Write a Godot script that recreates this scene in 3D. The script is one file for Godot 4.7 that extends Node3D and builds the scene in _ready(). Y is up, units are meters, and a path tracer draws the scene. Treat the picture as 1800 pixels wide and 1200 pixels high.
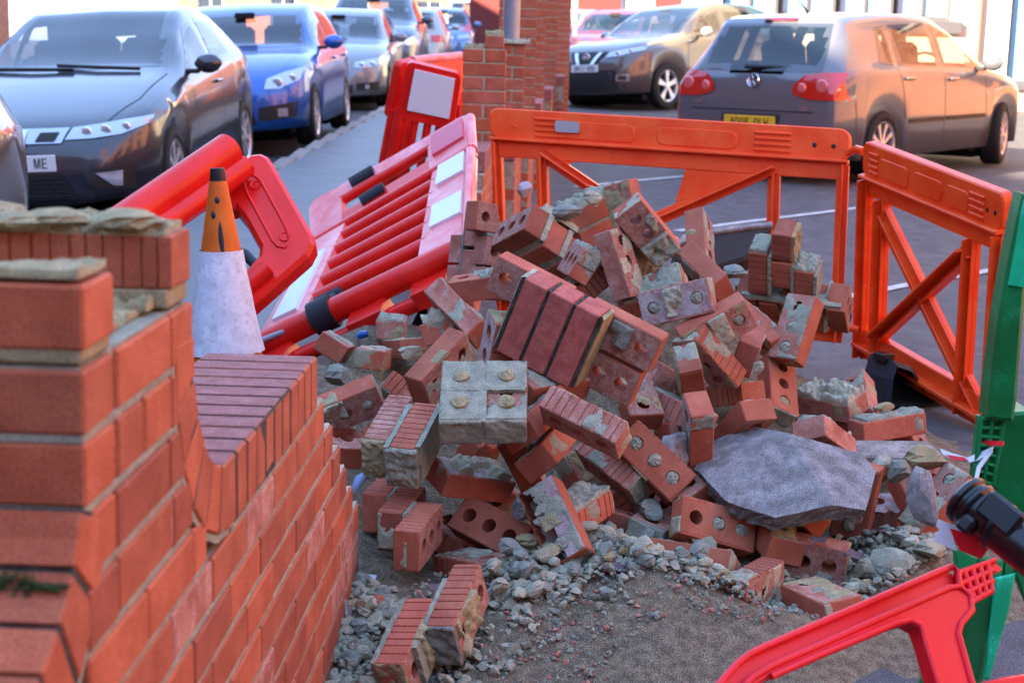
extends Node3D

var M := {}
var counts := {}
var rng := RandomNumberGenerator.new()
var meshes := {}


class MB:
	var st := SurfaceTool.new()
	var sg := -1
	var use_col := false
	var col := Color.WHITE
	var used := 0

	func _init() -> void:
		st.begin(Mesh.PRIMITIVE_TRIANGLES)

	func v(p: Vector3) -> void:
		st.set_smooth_group(sg)
		if use_col:
			st.set_color(col)
		st.add_vertex(p)
		used += 1

	func tri(a: Vector3, b: Vector3, c: Vector3, o: Vector3) -> void:
		if (c - a).cross(b - a).dot(o) >= 0.0:
			v(a); v(b); v(c)
		else:
			v(a); v(c); v(b)

	func quad(a: Vector3, b: Vector3, c: Vector3, d: Vector3, o: Vector3) -> void:
		tri(a, b, c, o)
		tri(a, c, d, o)

	# a box with chamfered edges, s = full size
	func box(t: Transform3D, s: Vector3, bev := 0.0) -> void:
		var h := s * 0.5
		var ax := [Vector3.RIGHT, Vector3.UP, Vector3.BACK]
		var hh := [h.x, h.y, h.z]
		var b := minf(bev, minf(h.x, minf(h.y, h.z)) * 0.9)
		for i in 3:
			var j := (i + 1) % 3
			var k := (i + 2) % 3
			for sgn in [-1.0, 1.0]:
				var n: Vector3 = ax[i] * sgn
				var c: Vector3 = n * hh[i]
				var u: Vector3 = ax[j] * (hh[j] - b)
				var w: Vector3 = ax[k] * (hh[k] - b)
				quad(t * (c - u - w), t * (c + u - w), t * (c + u + w), t * (c - u + w), t.basis * n)
		if b <= 0.0:
			return
		for i in 3:
			var j := (i + 1) % 3
			var k := (i + 2) % 3
			for sj in [-1.0, 1.0]:
				for sk in [-1.0, 1.0]:
					var e: Vector3 = ax[i] * (hh[i] - b)
					var p1: Vector3 = ax[j] * sj * hh[j] + ax[k] * sk * (hh[k] - b)
					var p2: Vector3 = ax[j] * sj * (hh[j] - b) + ax[k] * sk * hh[k]
					quad(t * (p1 - e), t * (p1 + e), t * (p2 + e), t * (p2 - e), t.basis * (ax[j] * sj + ax[k] * sk))
		for sx in [-1.0, 1.0]:
			for sy in [-1.0, 1.0]:
				for sz in [-1.0, 1.0]:
					tri(t * Vector3(sx * h.x, sy * (h.y - b), sz * (h.z - b)), t * Vector3(sx * (h.x - b), sy * h.y, sz * (h.z - b)), t * Vector3(sx * (h.x - b), sy * (h.y - b), sz * h.z), t.basis * Vector3(sx, sy, sz))

	func loft(rings: Array, closed := true, cap0 := true, cap1 := true) -> void:
		var n: int = rings[0].size()
		for i in rings.size() - 1:
			var r0: PackedVector3Array = rings[i]
			var r1: PackedVector3Array = rings[i + 1]
			var c := Vector3.ZERO
			for k in n:
				c += r0[k] + r1[k]
			c /= 2.0 * n
			for k in (n if closed else n - 1):
				var k2 := (k + 1) % n
				var m := (r0[k] + r0[k2] + r1[k] + r1[k2]) / 4.0
				quad(r0[k], r0[k2], r1[k2], r1[k], m - c)
		var keep := sg
		sg = -1
		for e in 2:
			if (e == 0 and not cap0) or (e == 1 and not cap1):
				continue
			var r: PackedVector3Array = rings[0] if e == 0 else rings[-1]
			var q: PackedVector3Array = rings[1] if e == 0 else rings[-2]
			var c := Vector3.ZERO
			var c2 := Vector3.ZERO
			for k in n:
				c += r[k] / n
				c2 += q[k] / n
			for k in n:
				tri(c, r[k], r[(k + 1) % n], c - c2)
		sg = keep

	func tube(path: PackedVector3Array, rad, sides := 8, smooth := true) -> void:
		var rings := []
		var up := Vector3(0.13, 0.97, 0.21)
		for i in path.size():
			var d := (path[mini(i + 1, path.size() - 1)] - path[maxi(i - 1, 0)]).normalized()
			var a := d.cross(up)
			if a.length() < 0.1:
				a = d.cross(Vector3.RIGHT)
			a = a.normalized()
			var b := a.cross(d).normalized()
			var r: float = rad[i] if rad is Array else rad
			var ring := PackedVector3Array()
			for k in sides:
				var t := TAU * k / sides
				ring.append(path[i] + (a * cos(t) + b * sin(t)) * r)
			rings.append(ring)
		sg = 0 if smooth else -1
		loft(rings)
		sg = -1

	# profile: (radius, along) turned about the y axis of t
	func lathe(t: Transform3D, profile: PackedVector2Array, seg := 16, smooth := true) -> void:
		var c := Vector2.ZERO
		for p in profile:
			c += p / profile.size()
		for i in profile.size() - 1:
			var p0 := profile[i]
			var p1 := profile[i + 1]
			var e := (p1 - p0).normalized()
			var o2 := Vector2(e.y, -e.x)
			sg = i + 1 if smooth else -1
			for k in seg:
				var a0 := TAU * k / seg
				var a1 := TAU * (k + 1) / seg
				var f := func(p: Vector2, a: float) -> Vector3: return t * Vector3(p.x * cos(a), p.y, p.x * sin(a))
				var am := (a0 + a1) / 2.0
				quad(f.call(p0, a0), f.call(p0, a1), f.call(p1, a1), f.call(p1, a0), t.basis * Vector3(o2.x * cos(am), o2.y, o2.x * sin(am)))
		sg = -1

	# polygon (x, y) between the depths w0 and w1 of map(x, y, w)
	func prism(poly: PackedVector2Array, map: Callable, w0: float, w1: float, bev := 0.0, back := true) -> void:
		var n := poly.size()
		var inner := poly
		if bev > 0.0:
			var off := Geometry2D.offset_polygon(poly, -bev, Geometry2D.JOIN_MITER)
			inner = PackedVector2Array()
			var area := 0.0
			for i in n:
				area += poly[i].cross(poly[(i + 1) % n])
			for i in n:
				var e0 := (poly[i] - poly[(i + n - 1) % n]).normalized()
				var e1 := (poly[(i + 1) % n] - poly[i]).normalized()
				var n0 := Vector2(-e0.y, e0.x) * signf(area)
				var n1 := Vector2(-e1.y, e1.x) * signf(area)
				inner.append(poly[i] + (n0 + n1).normalized() * bev / maxf(0.4, (n0 + n1).normalized().dot(n0)))
		var idx := Geometry2D.triangulate_polygon(inner)
		var s := signf(w1 - w0)
		var wb := w1 - s * bev
		var cen := Vector2.ZERO
		for p in poly:
			cen += p / n
		var o: Vector3 = map.call(cen.x, cen.y, w1) - map.call(cen.x, cen.y, w0)
		for i in range(0, idx.size(), 3):
			tri(map.call(inner[idx[i]].x, inner[idx[i]].y, w1), map.call(inner[idx[i + 1]].x, inner[idx[i + 1]].y, w1), map.call(inner[idx[i + 2]].x, inner[idx[i + 2]].y, w1), o)
		if back:
			var idb := Geometry2D.triangulate_polygon(poly)
			for i in range(0, idb.size(), 3):
				tri(map.call(poly[idb[i]].x, poly[idb[i]].y, w0), map.call(poly[idb[i + 1]].x, poly[idb[i + 1]].y, w0), map.call(poly[idb[i + 2]].x, poly[idb[i + 2]].y, w0), -o)
		var ar := 0.0
		for i in n:
			ar += poly[i].cross(poly[(i + 1) % n])
		for i in n:
			var a := poly[i]
			var b := poly[(i + 1) % n]
			var e := (b - a).normalized() * signf(ar)
			var nn := Vector2(e.y, -e.x)
			var m := (a + b) / 2.0
			var out: Vector3 = map.call(m.x + nn.x * 0.01, m.y + nn.y * 0.01, w0) - map.call(m.x, m.y, w0)
			quad(map.call(a.x, a.y, w0), map.call(b.x, b.y, w0), map.call(b.x, b.y, wb), map.call(a.x, a.y, wb), out)
			if bev > 0.0:
				var ia := inner[i]
				var ib := inner[(i + 1) % n]
				quad(map.call(a.x, a.y, wb), map.call(b.x, b.y, wb), map.call(ib.x, ib.y, w1), map.call(ia.x, ia.y, w1), out.normalized() + o.normalized())

	func done(mat: Material = null, onto: ArrayMesh = null) -> ArrayMesh:
		st.generate_normals()
		var m := st.commit(onto) if onto else st.commit()
		if mat:
			m.surface_set_material(m.get_surface_count() - 1, mat)
		return m


func numbered(called: String) -> String:
	var k: int = counts.get(called, 0)
	counts[called] = k + 1
	return called if k == 0 else "%s_%03d" % [called, k]


func tag(o: Node, label := "", category := "", group := "", kind := "") -> Node:
	if label: o.set_meta("label", label)
	if category: o.set_meta("category", category)
	if group: o.set_meta("group", group)
	if kind: o.set_meta("kind", kind)
	return o


func thing(called: String, label: String, category: String, t := Transform3D.IDENTITY, group := "", kind := "") -> Node3D:
	var o := Node3D.new()
	o.name = numbered(called)
	add_child(o, true)
	o.transform = t
	tag(o, label, category, group, kind)
	return o


func pn(parent: Node, called: String) -> String:
	var k := 0
	if parent.has_meta("n_" + called):
		k = parent.get_meta("n_" + called)
	parent.set_meta("n_" + called, k + 1)
	return called if k == 0 else "%s_%03d" % [called, k]


func put(called: String, mesh, parent: Node = null, t := Transform3D.IDENTITY, mat: Material = null) -> MeshInstance3D:
	var o := MeshInstance3D.new()
	if mesh is MB:
		o.mesh = mesh.done(mat)
	else:
		o.mesh = mesh
		if mat:
			o.material_override = mat
	o.transform = t
	if parent:
		o.name = pn(parent, called)
		parent.add_child(o, true)
	else:
		o.name = numbered(called)
		add_child(o, true)
	return o


func struct(called: String, mesh, mat: Material = null, t := Transform3D.IDENTITY) -> MeshInstance3D:
	var o := put(called, mesh, null, t, mat)
	o.set_meta("kind", "structure")
	return o


func T3(x: float, y: float, z: float) -> Transform3D:
	return Transform3D(Basis.IDENTITY, Vector3(x, y, z))


func XF(x: float, y: float, z: float, qx: float, qy: float, qz: float, qw: float) -> Transform3D:
	return Transform3D(Basis(Quaternion(qx, qy, qz, qw).normalized()), Vector3(x, y, z))


func gy(z: float) -> float:   # height of the sloping ground
	var d := -z - 3.3
	if d < 40.0:
		return 0.0325 * d
	return 1.3 + 8.0 * (1.0 - exp(-(d - 40.0) * 0.0325 / 8.0)) * 0.35


# ---------- textures and materials ----------
func noise_bytes(n: int, seed_: int, freq: float, kind := FastNoiseLite.TYPE_SIMPLEX_SMOOTH, oct := 4) -> PackedByteArray:
	var f := FastNoiseLite.new()
	f.seed = seed_
	f.noise_type = kind
	f.frequency = freq
	f.fractal_octaves = oct
	f.fractal_type = FastNoiseLite.FRACTAL_FBM if oct > 1 else FastNoiseLite.FRACTAL_NONE
	if kind == FastNoiseLite.TYPE_CELLULAR:
		f.cellular_return_type = FastNoiseLite.RETURN_DISTANCE
	var im := f.get_seamless_image(n, n, false, false, 0.12, true)
	im.convert(Image.FORMAT_L8)
	return im.get_data()


# c0..c1 over a coarse noise, a share of c2 blotches, dark pits and pale specks
func speckle(n: int, seed_: int, c0: Color, c1: Color, c2: Color, f_lo: float, blot: float, pits: float, specks: float, gain := 1.0) -> Array:
	var a := noise_bytes(n, seed_, f_lo)
	var b := noise_bytes(n, seed_ + 1, f_lo * 2.7)
	var c := noise_bytes(n, seed_ + 2, 0.16, FastNoiseLite.TYPE_SIMPLEX, 2)
	var d := noise_bytes(n, seed_ + 3, 0.33, FastNoiseLite.TYPE_SIMPLEX, 1)
	var out := PackedByteArray()
	out.resize(n * n * 3)
	var hb := PackedByteArray()
	hb.resize(n * n)
	for i in n * n:
		var t := clampf((a[i] / 255.0 - 0.5) * 1.6 + 0.5, 0.0, 1.0)
		var k := c0.lerp(c1, t)
		var bl := clampf((b[i] / 255.0 + (d[i] / 255.0 - 0.5) * 0.35 - (1.0 - blot)) * 3.2, 0.0, 1.0)
		k = k.lerp(c2, bl * 0.62)
		var fine := (c[i] / 255.0 - 0.5) * 0.22 * gain + (d[i] / 255.0 - 0.5) * 0.2 * gain
		var h := 0.55 + fine * 0.9 + (a[i] / 255.0 - 0.5) * 0.5
		if d[i] / 255.0 + c[i] / 255.0 * 0.5 < pits:
			k = k.lerp(Color(0.12, 0.09, 0.08), 0.55)
			h -= 0.3
		elif d[i] / 255.0 > 1.0 - specks:
			k = k.lerp(Color(0.85, 0.8, 0.77), 0.5)
			h += 0.08
		h += bl * 0.12
		out[i * 3] = int(clampf(k.r * (1.0 + fine), 0, 1) * 255.0)
		out[i * 3 + 1] = int(clampf(k.g * (1.0 + fine), 0, 1) * 255.0)
		out[i * 3 + 2] = int(clampf(k.b * (1.0 + fine), 0, 1) * 255.0)
		hb[i] = int(clampf(h, 0, 1) * 255.0)
	var im := Image.create_from_data(n, n, false, Image.FORMAT_RGB8, out)
	var hi := Image.create_from_data(n, n, false, Image.FORMAT_L8, hb)
	return [ImageTexture.create_from_image(im), ImageTexture.create_from_image(hi)]


func grain(tx: Array, scale: float, rough: float, relief: float, tint := Color.WHITE, spec := 0.4) -> StandardMaterial3D:
	var m := StandardMaterial3D.new()
	m.albedo_texture = tx[0]
	m.albedo_color = tint
	m.uv1_triplanar = true
	m.uv1_world_triplanar = true
	m.uv1_triplanar_sharpness = 6.0
	m.uv1_scale = Vector3.ONE * scale
	m.roughness = rough
	m.metallic_specular = spec
	if relief > 0.0:
		m.heightmap_enabled = true
		m.heightmap_texture = tx[1]
		m.heightmap_scale = relief
	return m


func flat(c: Color, rough := 0.5, metal := 0.0, spec := 0.5) -> StandardMaterial3D:
	var m := StandardMaterial3D.new()
	m.albedo_color = c
	m.roughness = rough
	m.metallic = metal
	m.metallic_specular = spec
	return m


func make_materials() -> void:
	var tb := speckle(512, 11, Color(0.61, 0.325, 0.235), Color(0.69, 0.395, 0.30), Color(0.72, 0.49, 0.41), 0.006, 0.26, 0.36, 0.03, 0.4)
	M.brick = grain(tb, 2.3, 0.82, 0.06)
	M.brick_pinkish = grain(tb, 2.3, 0.82, 0.08, Color(1.08, 1.03, 1.04))
	M.brick_brown = grain(tb, 2.3, 0.85, 0.1, Color(0.90, 0.90, 0.93))
	M.brick_deep = grain(tb, 2.3, 0.85, 0.06, Color(0.88, 0.80, 0.80))
	M.brick_wall = grain(tb, 2.3, 0.8, 0.12, Color(1.0, 0.95, 0.88))
	M.brick_wall_b = grain(tb, 2.3, 0.8, 0.12, Color(1.08, 1.0, 0.9))
	M.brick_wall_c = grain(tb, 2.3, 0.8, 0.12, Color(0.92, 0.86, 0.82))
	var tw := speckle(512, 21, Color(0.61, 0.345, 0.275), Color(0.73, 0.50, 0.43), Color(0.81, 0.69, 0.65), 0.008, 0.42, 0.40, 0.09, 0.7)
	M.brick_dusty = grain(tw, 2.6, 0.9, 0.08)
	var tbed := speckle(512, 31, Color(0.60, 0.345, 0.275), Color(0.70, 0.49, 0.42), Color(0.72, 0.66, 0.62), 0.011, 0.47, 0.52, 0.16, 1.2)
	M.bed = grain(tbed, 3.4, 0.95, 0.16)
	var twh := speckle(512, 36, Color(0.62, 0.44, 0.42), Color(0.73, 0.65, 0.64), Color(0.76, 0.74, 0.73), 0.010, 0.5, 0.54, 0.16, 1.2)
	M.bed_white = grain(twh, 3.4, 0.95, 0.16)
	M.bed_clean = grain(tb, 3.0, 0.9, 0.12)
	var tm := speckle(512, 41, Color(0.53, 0.53, 0.45), Color(0.64, 0.635, 0.545), Color(0.70, 0.695, 0.63), 0.012, 0.3, 0.42, 0.1, 1.1)
	M.mortar = grain(tm, 3.0, 0.95, 0.22)
	M.mortar_pale = grain(tm, 3.0, 0.95, 0.2, Color(1.12, 1.1, 1.08))
	M.mortar_grey = grain(tm, 3.0, 0.95, 0.2, Color(0.85, 0.88, 0.93))
	M.mortar_tan = grain(tm, 3.0, 0.95, 0.2, Color(1.04, 0.96, 0.84))
	var tk := speckle(256, 47, Color(0.17, 0.165, 0.15), Color(0.30, 0.29, 0.26), Color(0.22, 0.25, 0.15), 0.02, 0.35, 0.45, 0.05, 1.2)
	M.mortar_dark = grain(tk, 4.0, 0.95, 0.2)
	var tcb := speckle(512, 48, Color(0.55, 0.33, 0.31), Color(0.63, 0.41, 0.39), Color(0.42, 0.31, 0.30), 0.012, 0.34, 0.45, 0.06, 0.8)
	M.coping = grain(tcb, 3.0, 0.8, 0.08)
	M.weathered = grain(tcb, 3.4, 0.85, 0.1, Color(1.16, 0.98, 0.92))
	var ts := speckle(512, 51, Color(0.40, 0.39, 0.385), Color(0.58, 0.565, 0.56), Color(0.29, 0.285, 0.28), 0.010, 0.36, 0.5, 0.16, 1.6)
	M.stone = grain(ts, 2.4, 0.92, 0.25)
	M.stone_edge = grain(ts, 4.0, 0.95, 0.5, Color(0.95, 0.93, 0.9))
	M.concrete = grain(ts, 4.5, 0.95, 0.5, Color(1.32, 1.3, 1.3))
	var ta := speckle(1024, 61, Color(0.27, 0.272, 0.285), Color(0.345, 0.345, 0.36), Color(0.225, 0.226, 0.235), 0.0045, 0.3, 0.5, 0.08, 1.5)
	M.asphalt = grain(ta, 0.9, 0.85, 0.3)
	M.road = grain(ta, 0.8, 0.8, 0.25, Color(0.85, 0.86, 0.9))
	var tp := speckle(1024, 66, Color(0.17, 0.175, 0.19), Color(0.27, 0.275, 0.30), Color(0.33, 0.335, 0.36), 0.004, 0.3, 0.5, 0.04, 1.3)
	M.pavement = grain(tp, 0.55, 0.42, 0.15)
	M.kerb = grain(ts, 2.0, 0.85, 0.12, Color(1.05, 1.03, 1.0))
	var td := speckle(512, 71, Color(0.36, 0.315, 0.245), Color(0.53, 0.475, 0.375), Color(0.62, 0.57, 0.46), 0.02, 0.36, 0.5, 0.14, 1.6)
	M.dirt = grain(td, 2.2, 1.0, 0.6)
	M.soil = grain(td, 2.2, 1.0, 0.6, Color(0.55, 0.52, 0.48))
	var tl := speckle(256, 81, Color(0.78, 0.78, 0.77), Color(0.66, 0.66, 0.65), Color(0.4, 0.4, 0.41), 0.02, 0.3, 0.5, 0.05, 1.0)
	M.line = grain(tl, 1.5, 0.8, 0.05)
	M.moss = flat(Color(0.22, 0.27, 0.12), 1.0)
	M.twig = flat(Color(0.62, 0.52, 0.34), 1.0)
	var tr := speckle(256, 91, Color(0.84, 0.10, 0.075), Color(0.90, 0.14, 0.10), Color(0.88, 0.24, 0.20), 0.012, 0.2, 0.0, 0.0, 0.12)
	M.red = grain(tr, 2.0, 0.3, 0.0)
	var tf := speckle(256, 92, Color(0.90, 0.38, 0.38), Color(0.92, 0.55, 0.55), Color(0.92, 0.70, 0.70), 0.012, 0.36, 0.0, 0.0, 0.12)
	M.red_faded = grain(tf, 2.0, 0.35, 0.0)
	var tpk := speckle(256, 93, Color(0.87, 0.065, 0.13), Color(0.91, 0.09, 0.17), Color(0.93, 0.16, 0.24), 0.012, 0.14, 0.0, 0.0, 0.12)
	M.red_pink = grain(tpk, 2.0, 0.38, 0.0)
	var to := speckle(256, 94, Color(0.92, 0.27, 0.08), Color(0.95, 0.36, 0.15), Color(0.93, 0.52, 0.38), 0.012, 0.2, 0.0, 0.0, 0.12)
	M.orange = grain(to, 2.0, 0.36, 0.0)
	var tco := speckle(256, 95, Color(0.80, 0.36, 0.07), Color(0.86, 0.43, 0.11), Color(0.55, 0.30, 0.12), 0.012, 0.28, 0.0, 0.0, 0.12)
	M.cone_orange = grain(tco, 3.0, 0.55, 0.0)
	var tcw := speckle(256, 96, Color(0.76, 0.76, 0.80), Color(0.85, 0.85, 0.89), Color(0.58, 0.57, 0.60), 0.02, 0.34, 0.1, 0.0, 0.35)
	M.cone_white = grain(tcw, 3.0, 0.5, 0.03)
	M.white = flat(Color(0.86, 0.86, 0.88), 0.5)
	M.black = flat(Color(0.035, 0.035, 0.045), 0.45)
	M.black_shiny = flat(Color(0.03, 0.035, 0.055), 0.3)
	M.dark_rubber = flat(Color(0.11, 0.125, 0.16), 0.7)
	var tg := speckle(256, 97, Color(0.0, 0.40, 0.19), Color(0.02, 0.50, 0.27), Color(0.12, 0.60, 0.40), 0.01, 0.3, 0.0, 0.0, 0.12)
	M.green = grain(tg, 2.0, 0.4, 0.0)
	M.green.backlight_enabled = true
	M.green.backlight = Color(0.05, 0.3, 0.15)
	M.green_pale = grain(tg, 2.0, 0.35, 0.0, Color(2.2, 1.5, 1.9))
	M.grey_metal = flat(Color(0.55, 0.56, 0.60), 0.4, 0.4)
	M.leaf = flat(Color(0.36, 0.29, 0.30), 0.8)
	M.leaf_pale = flat(Color(0.60, 0.57, 0.60), 0.8)


func _ready() -> void:
	rng.seed = 7
	var cam := Camera3D.new()
	cam.name = "camera"
	add_child(cam)
	cam.transform = Transform3D(Basis(Vector3(0.999633, 0.026667, -0.004806), Vector3(-0.027097, 0.983785, -0.177292), Vector3(-0.000000, 0.177357, 0.984147)), Vector3(0, 1.305, 0))
	cam.fov = 24.8915
	cam.near = 0.05
	cam.far = 600.0
	var at := CameraAttributesPhysical.new()
	at.frustum_focal_length = 54.0
	at.frustum_focus_distance = 3.9
	at.exposure_aperture = 6.3
	cam.attributes = at
	cam.transform = Transform3D(Basis(Vector3(0.999633, 0.026667, -0.004806), Vector3(-0.027097, 0.983785, -0.177292), Vector3(-0.000000, 0.177357, 0.984147)), Vector3(0, 1.305, 0))
	cam.fov = 24.8915
	cam.current = true
	var we := WorldEnvironment.new()
	we.name = "environment"
	var env := Environment.new()
	env.background_mode = Environment.BG_SKY
	var sky := Sky.new()
	var sm := ProceduralSkyMaterial.new()
	sm.sky_top_color = Color(0.50, 0.62, 0.82)
	sm.sky_horizon_color = Color(0.86, 0.90, 0.95)
	sm.sky_energy_multiplier = 0.75
	sm.ground_energy_multiplier = 0.5
	sm.sky_curve = 0.12
	sm.ground_bottom_color = Color(0.25, 0.22, 0.2)
	sm.ground_horizon_color = Color(0.55, 0.53, 0.5)
	sm.sun_angle_max = 8.0
	sky.sky_material = sm
	env.sky = sky
	env.tonemap_mode = Environment.TONE_MAPPER_LINEAR
	env.tonemap_exposure = 9.6
	env.sdfgi_enabled = true
	env.ssao_enabled = true
	env.ssil_enabled = true
	we.environment = env
	add_child(we)
	var sun := DirectionalLight3D.new()
	sun.name = "sun"
	sun.light_color = Color(1.0, 0.93, 0.82)
	sun.light_energy = 1.6
	sun.light_angular_distance = 0.5
	sun.shadow_enabled = true
	add_child(sun)
	sun.look_at_from_position(Vector3.ZERO, Vector3(0.71, -0.375, -0.60))
	make_materials()
	build_ground()
	build_buildings()
	build_near_wall()
	build_far_wall()
	build_cars()
	build_barriers()
	build_pile()
	build_rubble()
	build_details()


func street_x(off: float, z: float) -> float:   # lines that run along the street
	return off - 0.0277 * z


func strip(o0: float, o1: float, dy: float, z0: float, z1: float, step := 1.0) -> MB:
	var mb := MB.new()
	var n := int(ceil(absf(z1 - z0) / step))
	for i in n:
		var a := lerpf(z0, z1, float(i) / n)
		var b := lerpf(z0, z1, float(i + 1) / n)
		mb.quad(Vector3(street_x(o0, a), gy(a) + dy, a), Vector3(street_x(o1, a), gy(a) + dy, a), Vector3(street_x(o1, b), gy(b) + dy, b), Vector3(street_x(o0, b), gy(b) + dy, b), Vector3.UP)
	return mb


func ground_line(called: String, pts: Array, w: float, label: String) -> void:
	var mb := MB.new()
	for i in pts.size() - 1:
		var a: Vector3 = pts[i]
		var b: Vector3 = pts[i + 1]
		var n := int(ceil(a.distance_to(b) / 0.6))
		var s := (b - a).cross(Vector3.UP).normalized() * w * 0.5
		for k in n:
			var p := a.lerp(b, float(k) / n)
			var q := a.lerp(b, float(k + 1) / n)
			p.y = gy(p.z) + 0.006
			q.y = gy(q.z) + 0.006
			mb.quad(p - s, p + s, q + s, q - s, Vector3.UP)
	struct(called, mb, M.line)


func build_ground() -> void:
	var g := MB.new()
	var zs := [14.0, 6.0, 0.0, -1.0, -2.0, -3.0, -4.0, -5.0, -6.0, -8.0, -10.0, -12.0, -15.0, -18.0, -22.0, -26.0, -30.0, -36.0, -43.3, -50.0, -60.0, -80.0, -110.0, -160.0, -250.0, -400.0]
	for i in zs.size() - 1:
		var za: float = zs[i]
		var zb: float = zs[i + 1]
		var xa := street_x(-2.32, za)
		var xb := street_x(-2.32, zb)
		g.quad(Vector3(xa, gy(za), za), Vector3(250, gy(za), za), Vector3(250, gy(zb), zb), Vector3(xb, gy(zb), zb), Vector3.UP)
		g.quad(Vector3(-250, gy(za) - 0.12, za), Vector3(xa, gy(za) - 0.12, za), Vector3(xb, gy(zb) - 0.12, zb), Vector3(-250, gy(zb) - 0.12, zb), Vector3.UP)
	struct("ground", g, M.asphalt)
	struct("road", strip(-8.6, -2.385, -0.085, 4.0, -90.0, 1.5), M.road)
	struct("pavement", strip(-2.26, -0.60, 0.115, 3.0, -60.0, 1.0), M.pavement)
	# far pavement in front of the houses
	struct("far_pavement", strip(-10.4, -8.6, 0.115, 4.0, -60.0, 1.5), M.pavement)
	var k := Node3D.new()
	k.name = "kerb"
	add_child(k)
	k.set_meta("kind", "structure")
	var z := 2.0
	while z > -60.0:
		var mb := MB.new()
		var z1 := z - 0.905
		var mid := (z + z1) / 2.0
		var t := Transform3D(Basis(Vector3.UP, 0.0277) * Basis(Vector3.RIGHT, 0.0325), Vector3(street_x(-2.32, mid), gy(mid) + 0.0, mid))
		mb.box(t, Vector3(0.125, 0.25, 0.895), 0.012)
		put("kerb_stone", mb, k, Transform3D.IDENTITY, M.kerb)
		z = z1
	ground_line("bay_marking", [Vector3(0.491, 0.308, -12.777), Vector3(1.043, 0.328, -13.394), Vector3(1.665, 0.349, -14.028)], 0.09, "")
	ground_line("bay_marking", [Vector3(1.079, 0.227, -10.274), Vector3(1.568, 0.244, -10.795), Vector3(2.252, 0.265, -11.467), Vector3(3.226, 0.298, -12.457)], 0.085, "")
	ground_line("bay_marking", [Vector3(1.556, 0.146, -7.780), Vector3(2.170, 0.166, -8.393), Vector3(3.005, 0.191, -9.168)], 0.08, "")
	ground_line("bay_marking", [Vector3(0.577, 0.461, -17.483), Vector3(1.268, 0.487, -18.278)], 0.09, "")
	# bare earth along the foot of the broken wall
	var e := MB.new()
	e.sg = 0
	var nx := 36
	var nz := 44
	var f := func(i: int, j: int) -> Vector3:
		var x := lerpf(-0.62, 2.35, float(i) / nx)
		var zz := lerpf(-2.75, -7.6, float(j) / nz)
		var m := heap(x, zz)
		return Vector3(x, gy(zz) + m, zz)
	for i in nx:
		for j in nz:
			e.quad(f.call(i, j), f.call(i + 1, j), f.call(i + 1, j + 1), f.call(i, j + 1), Vector3.UP)
	var ee := put("rubble_dirt", e, null, Transform3D.IDENTITY, M.dirt)
	tag(ee, "sandy mortar dust and dirt spread under the fallen bricks", "dirt", "", "stuff")


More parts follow.
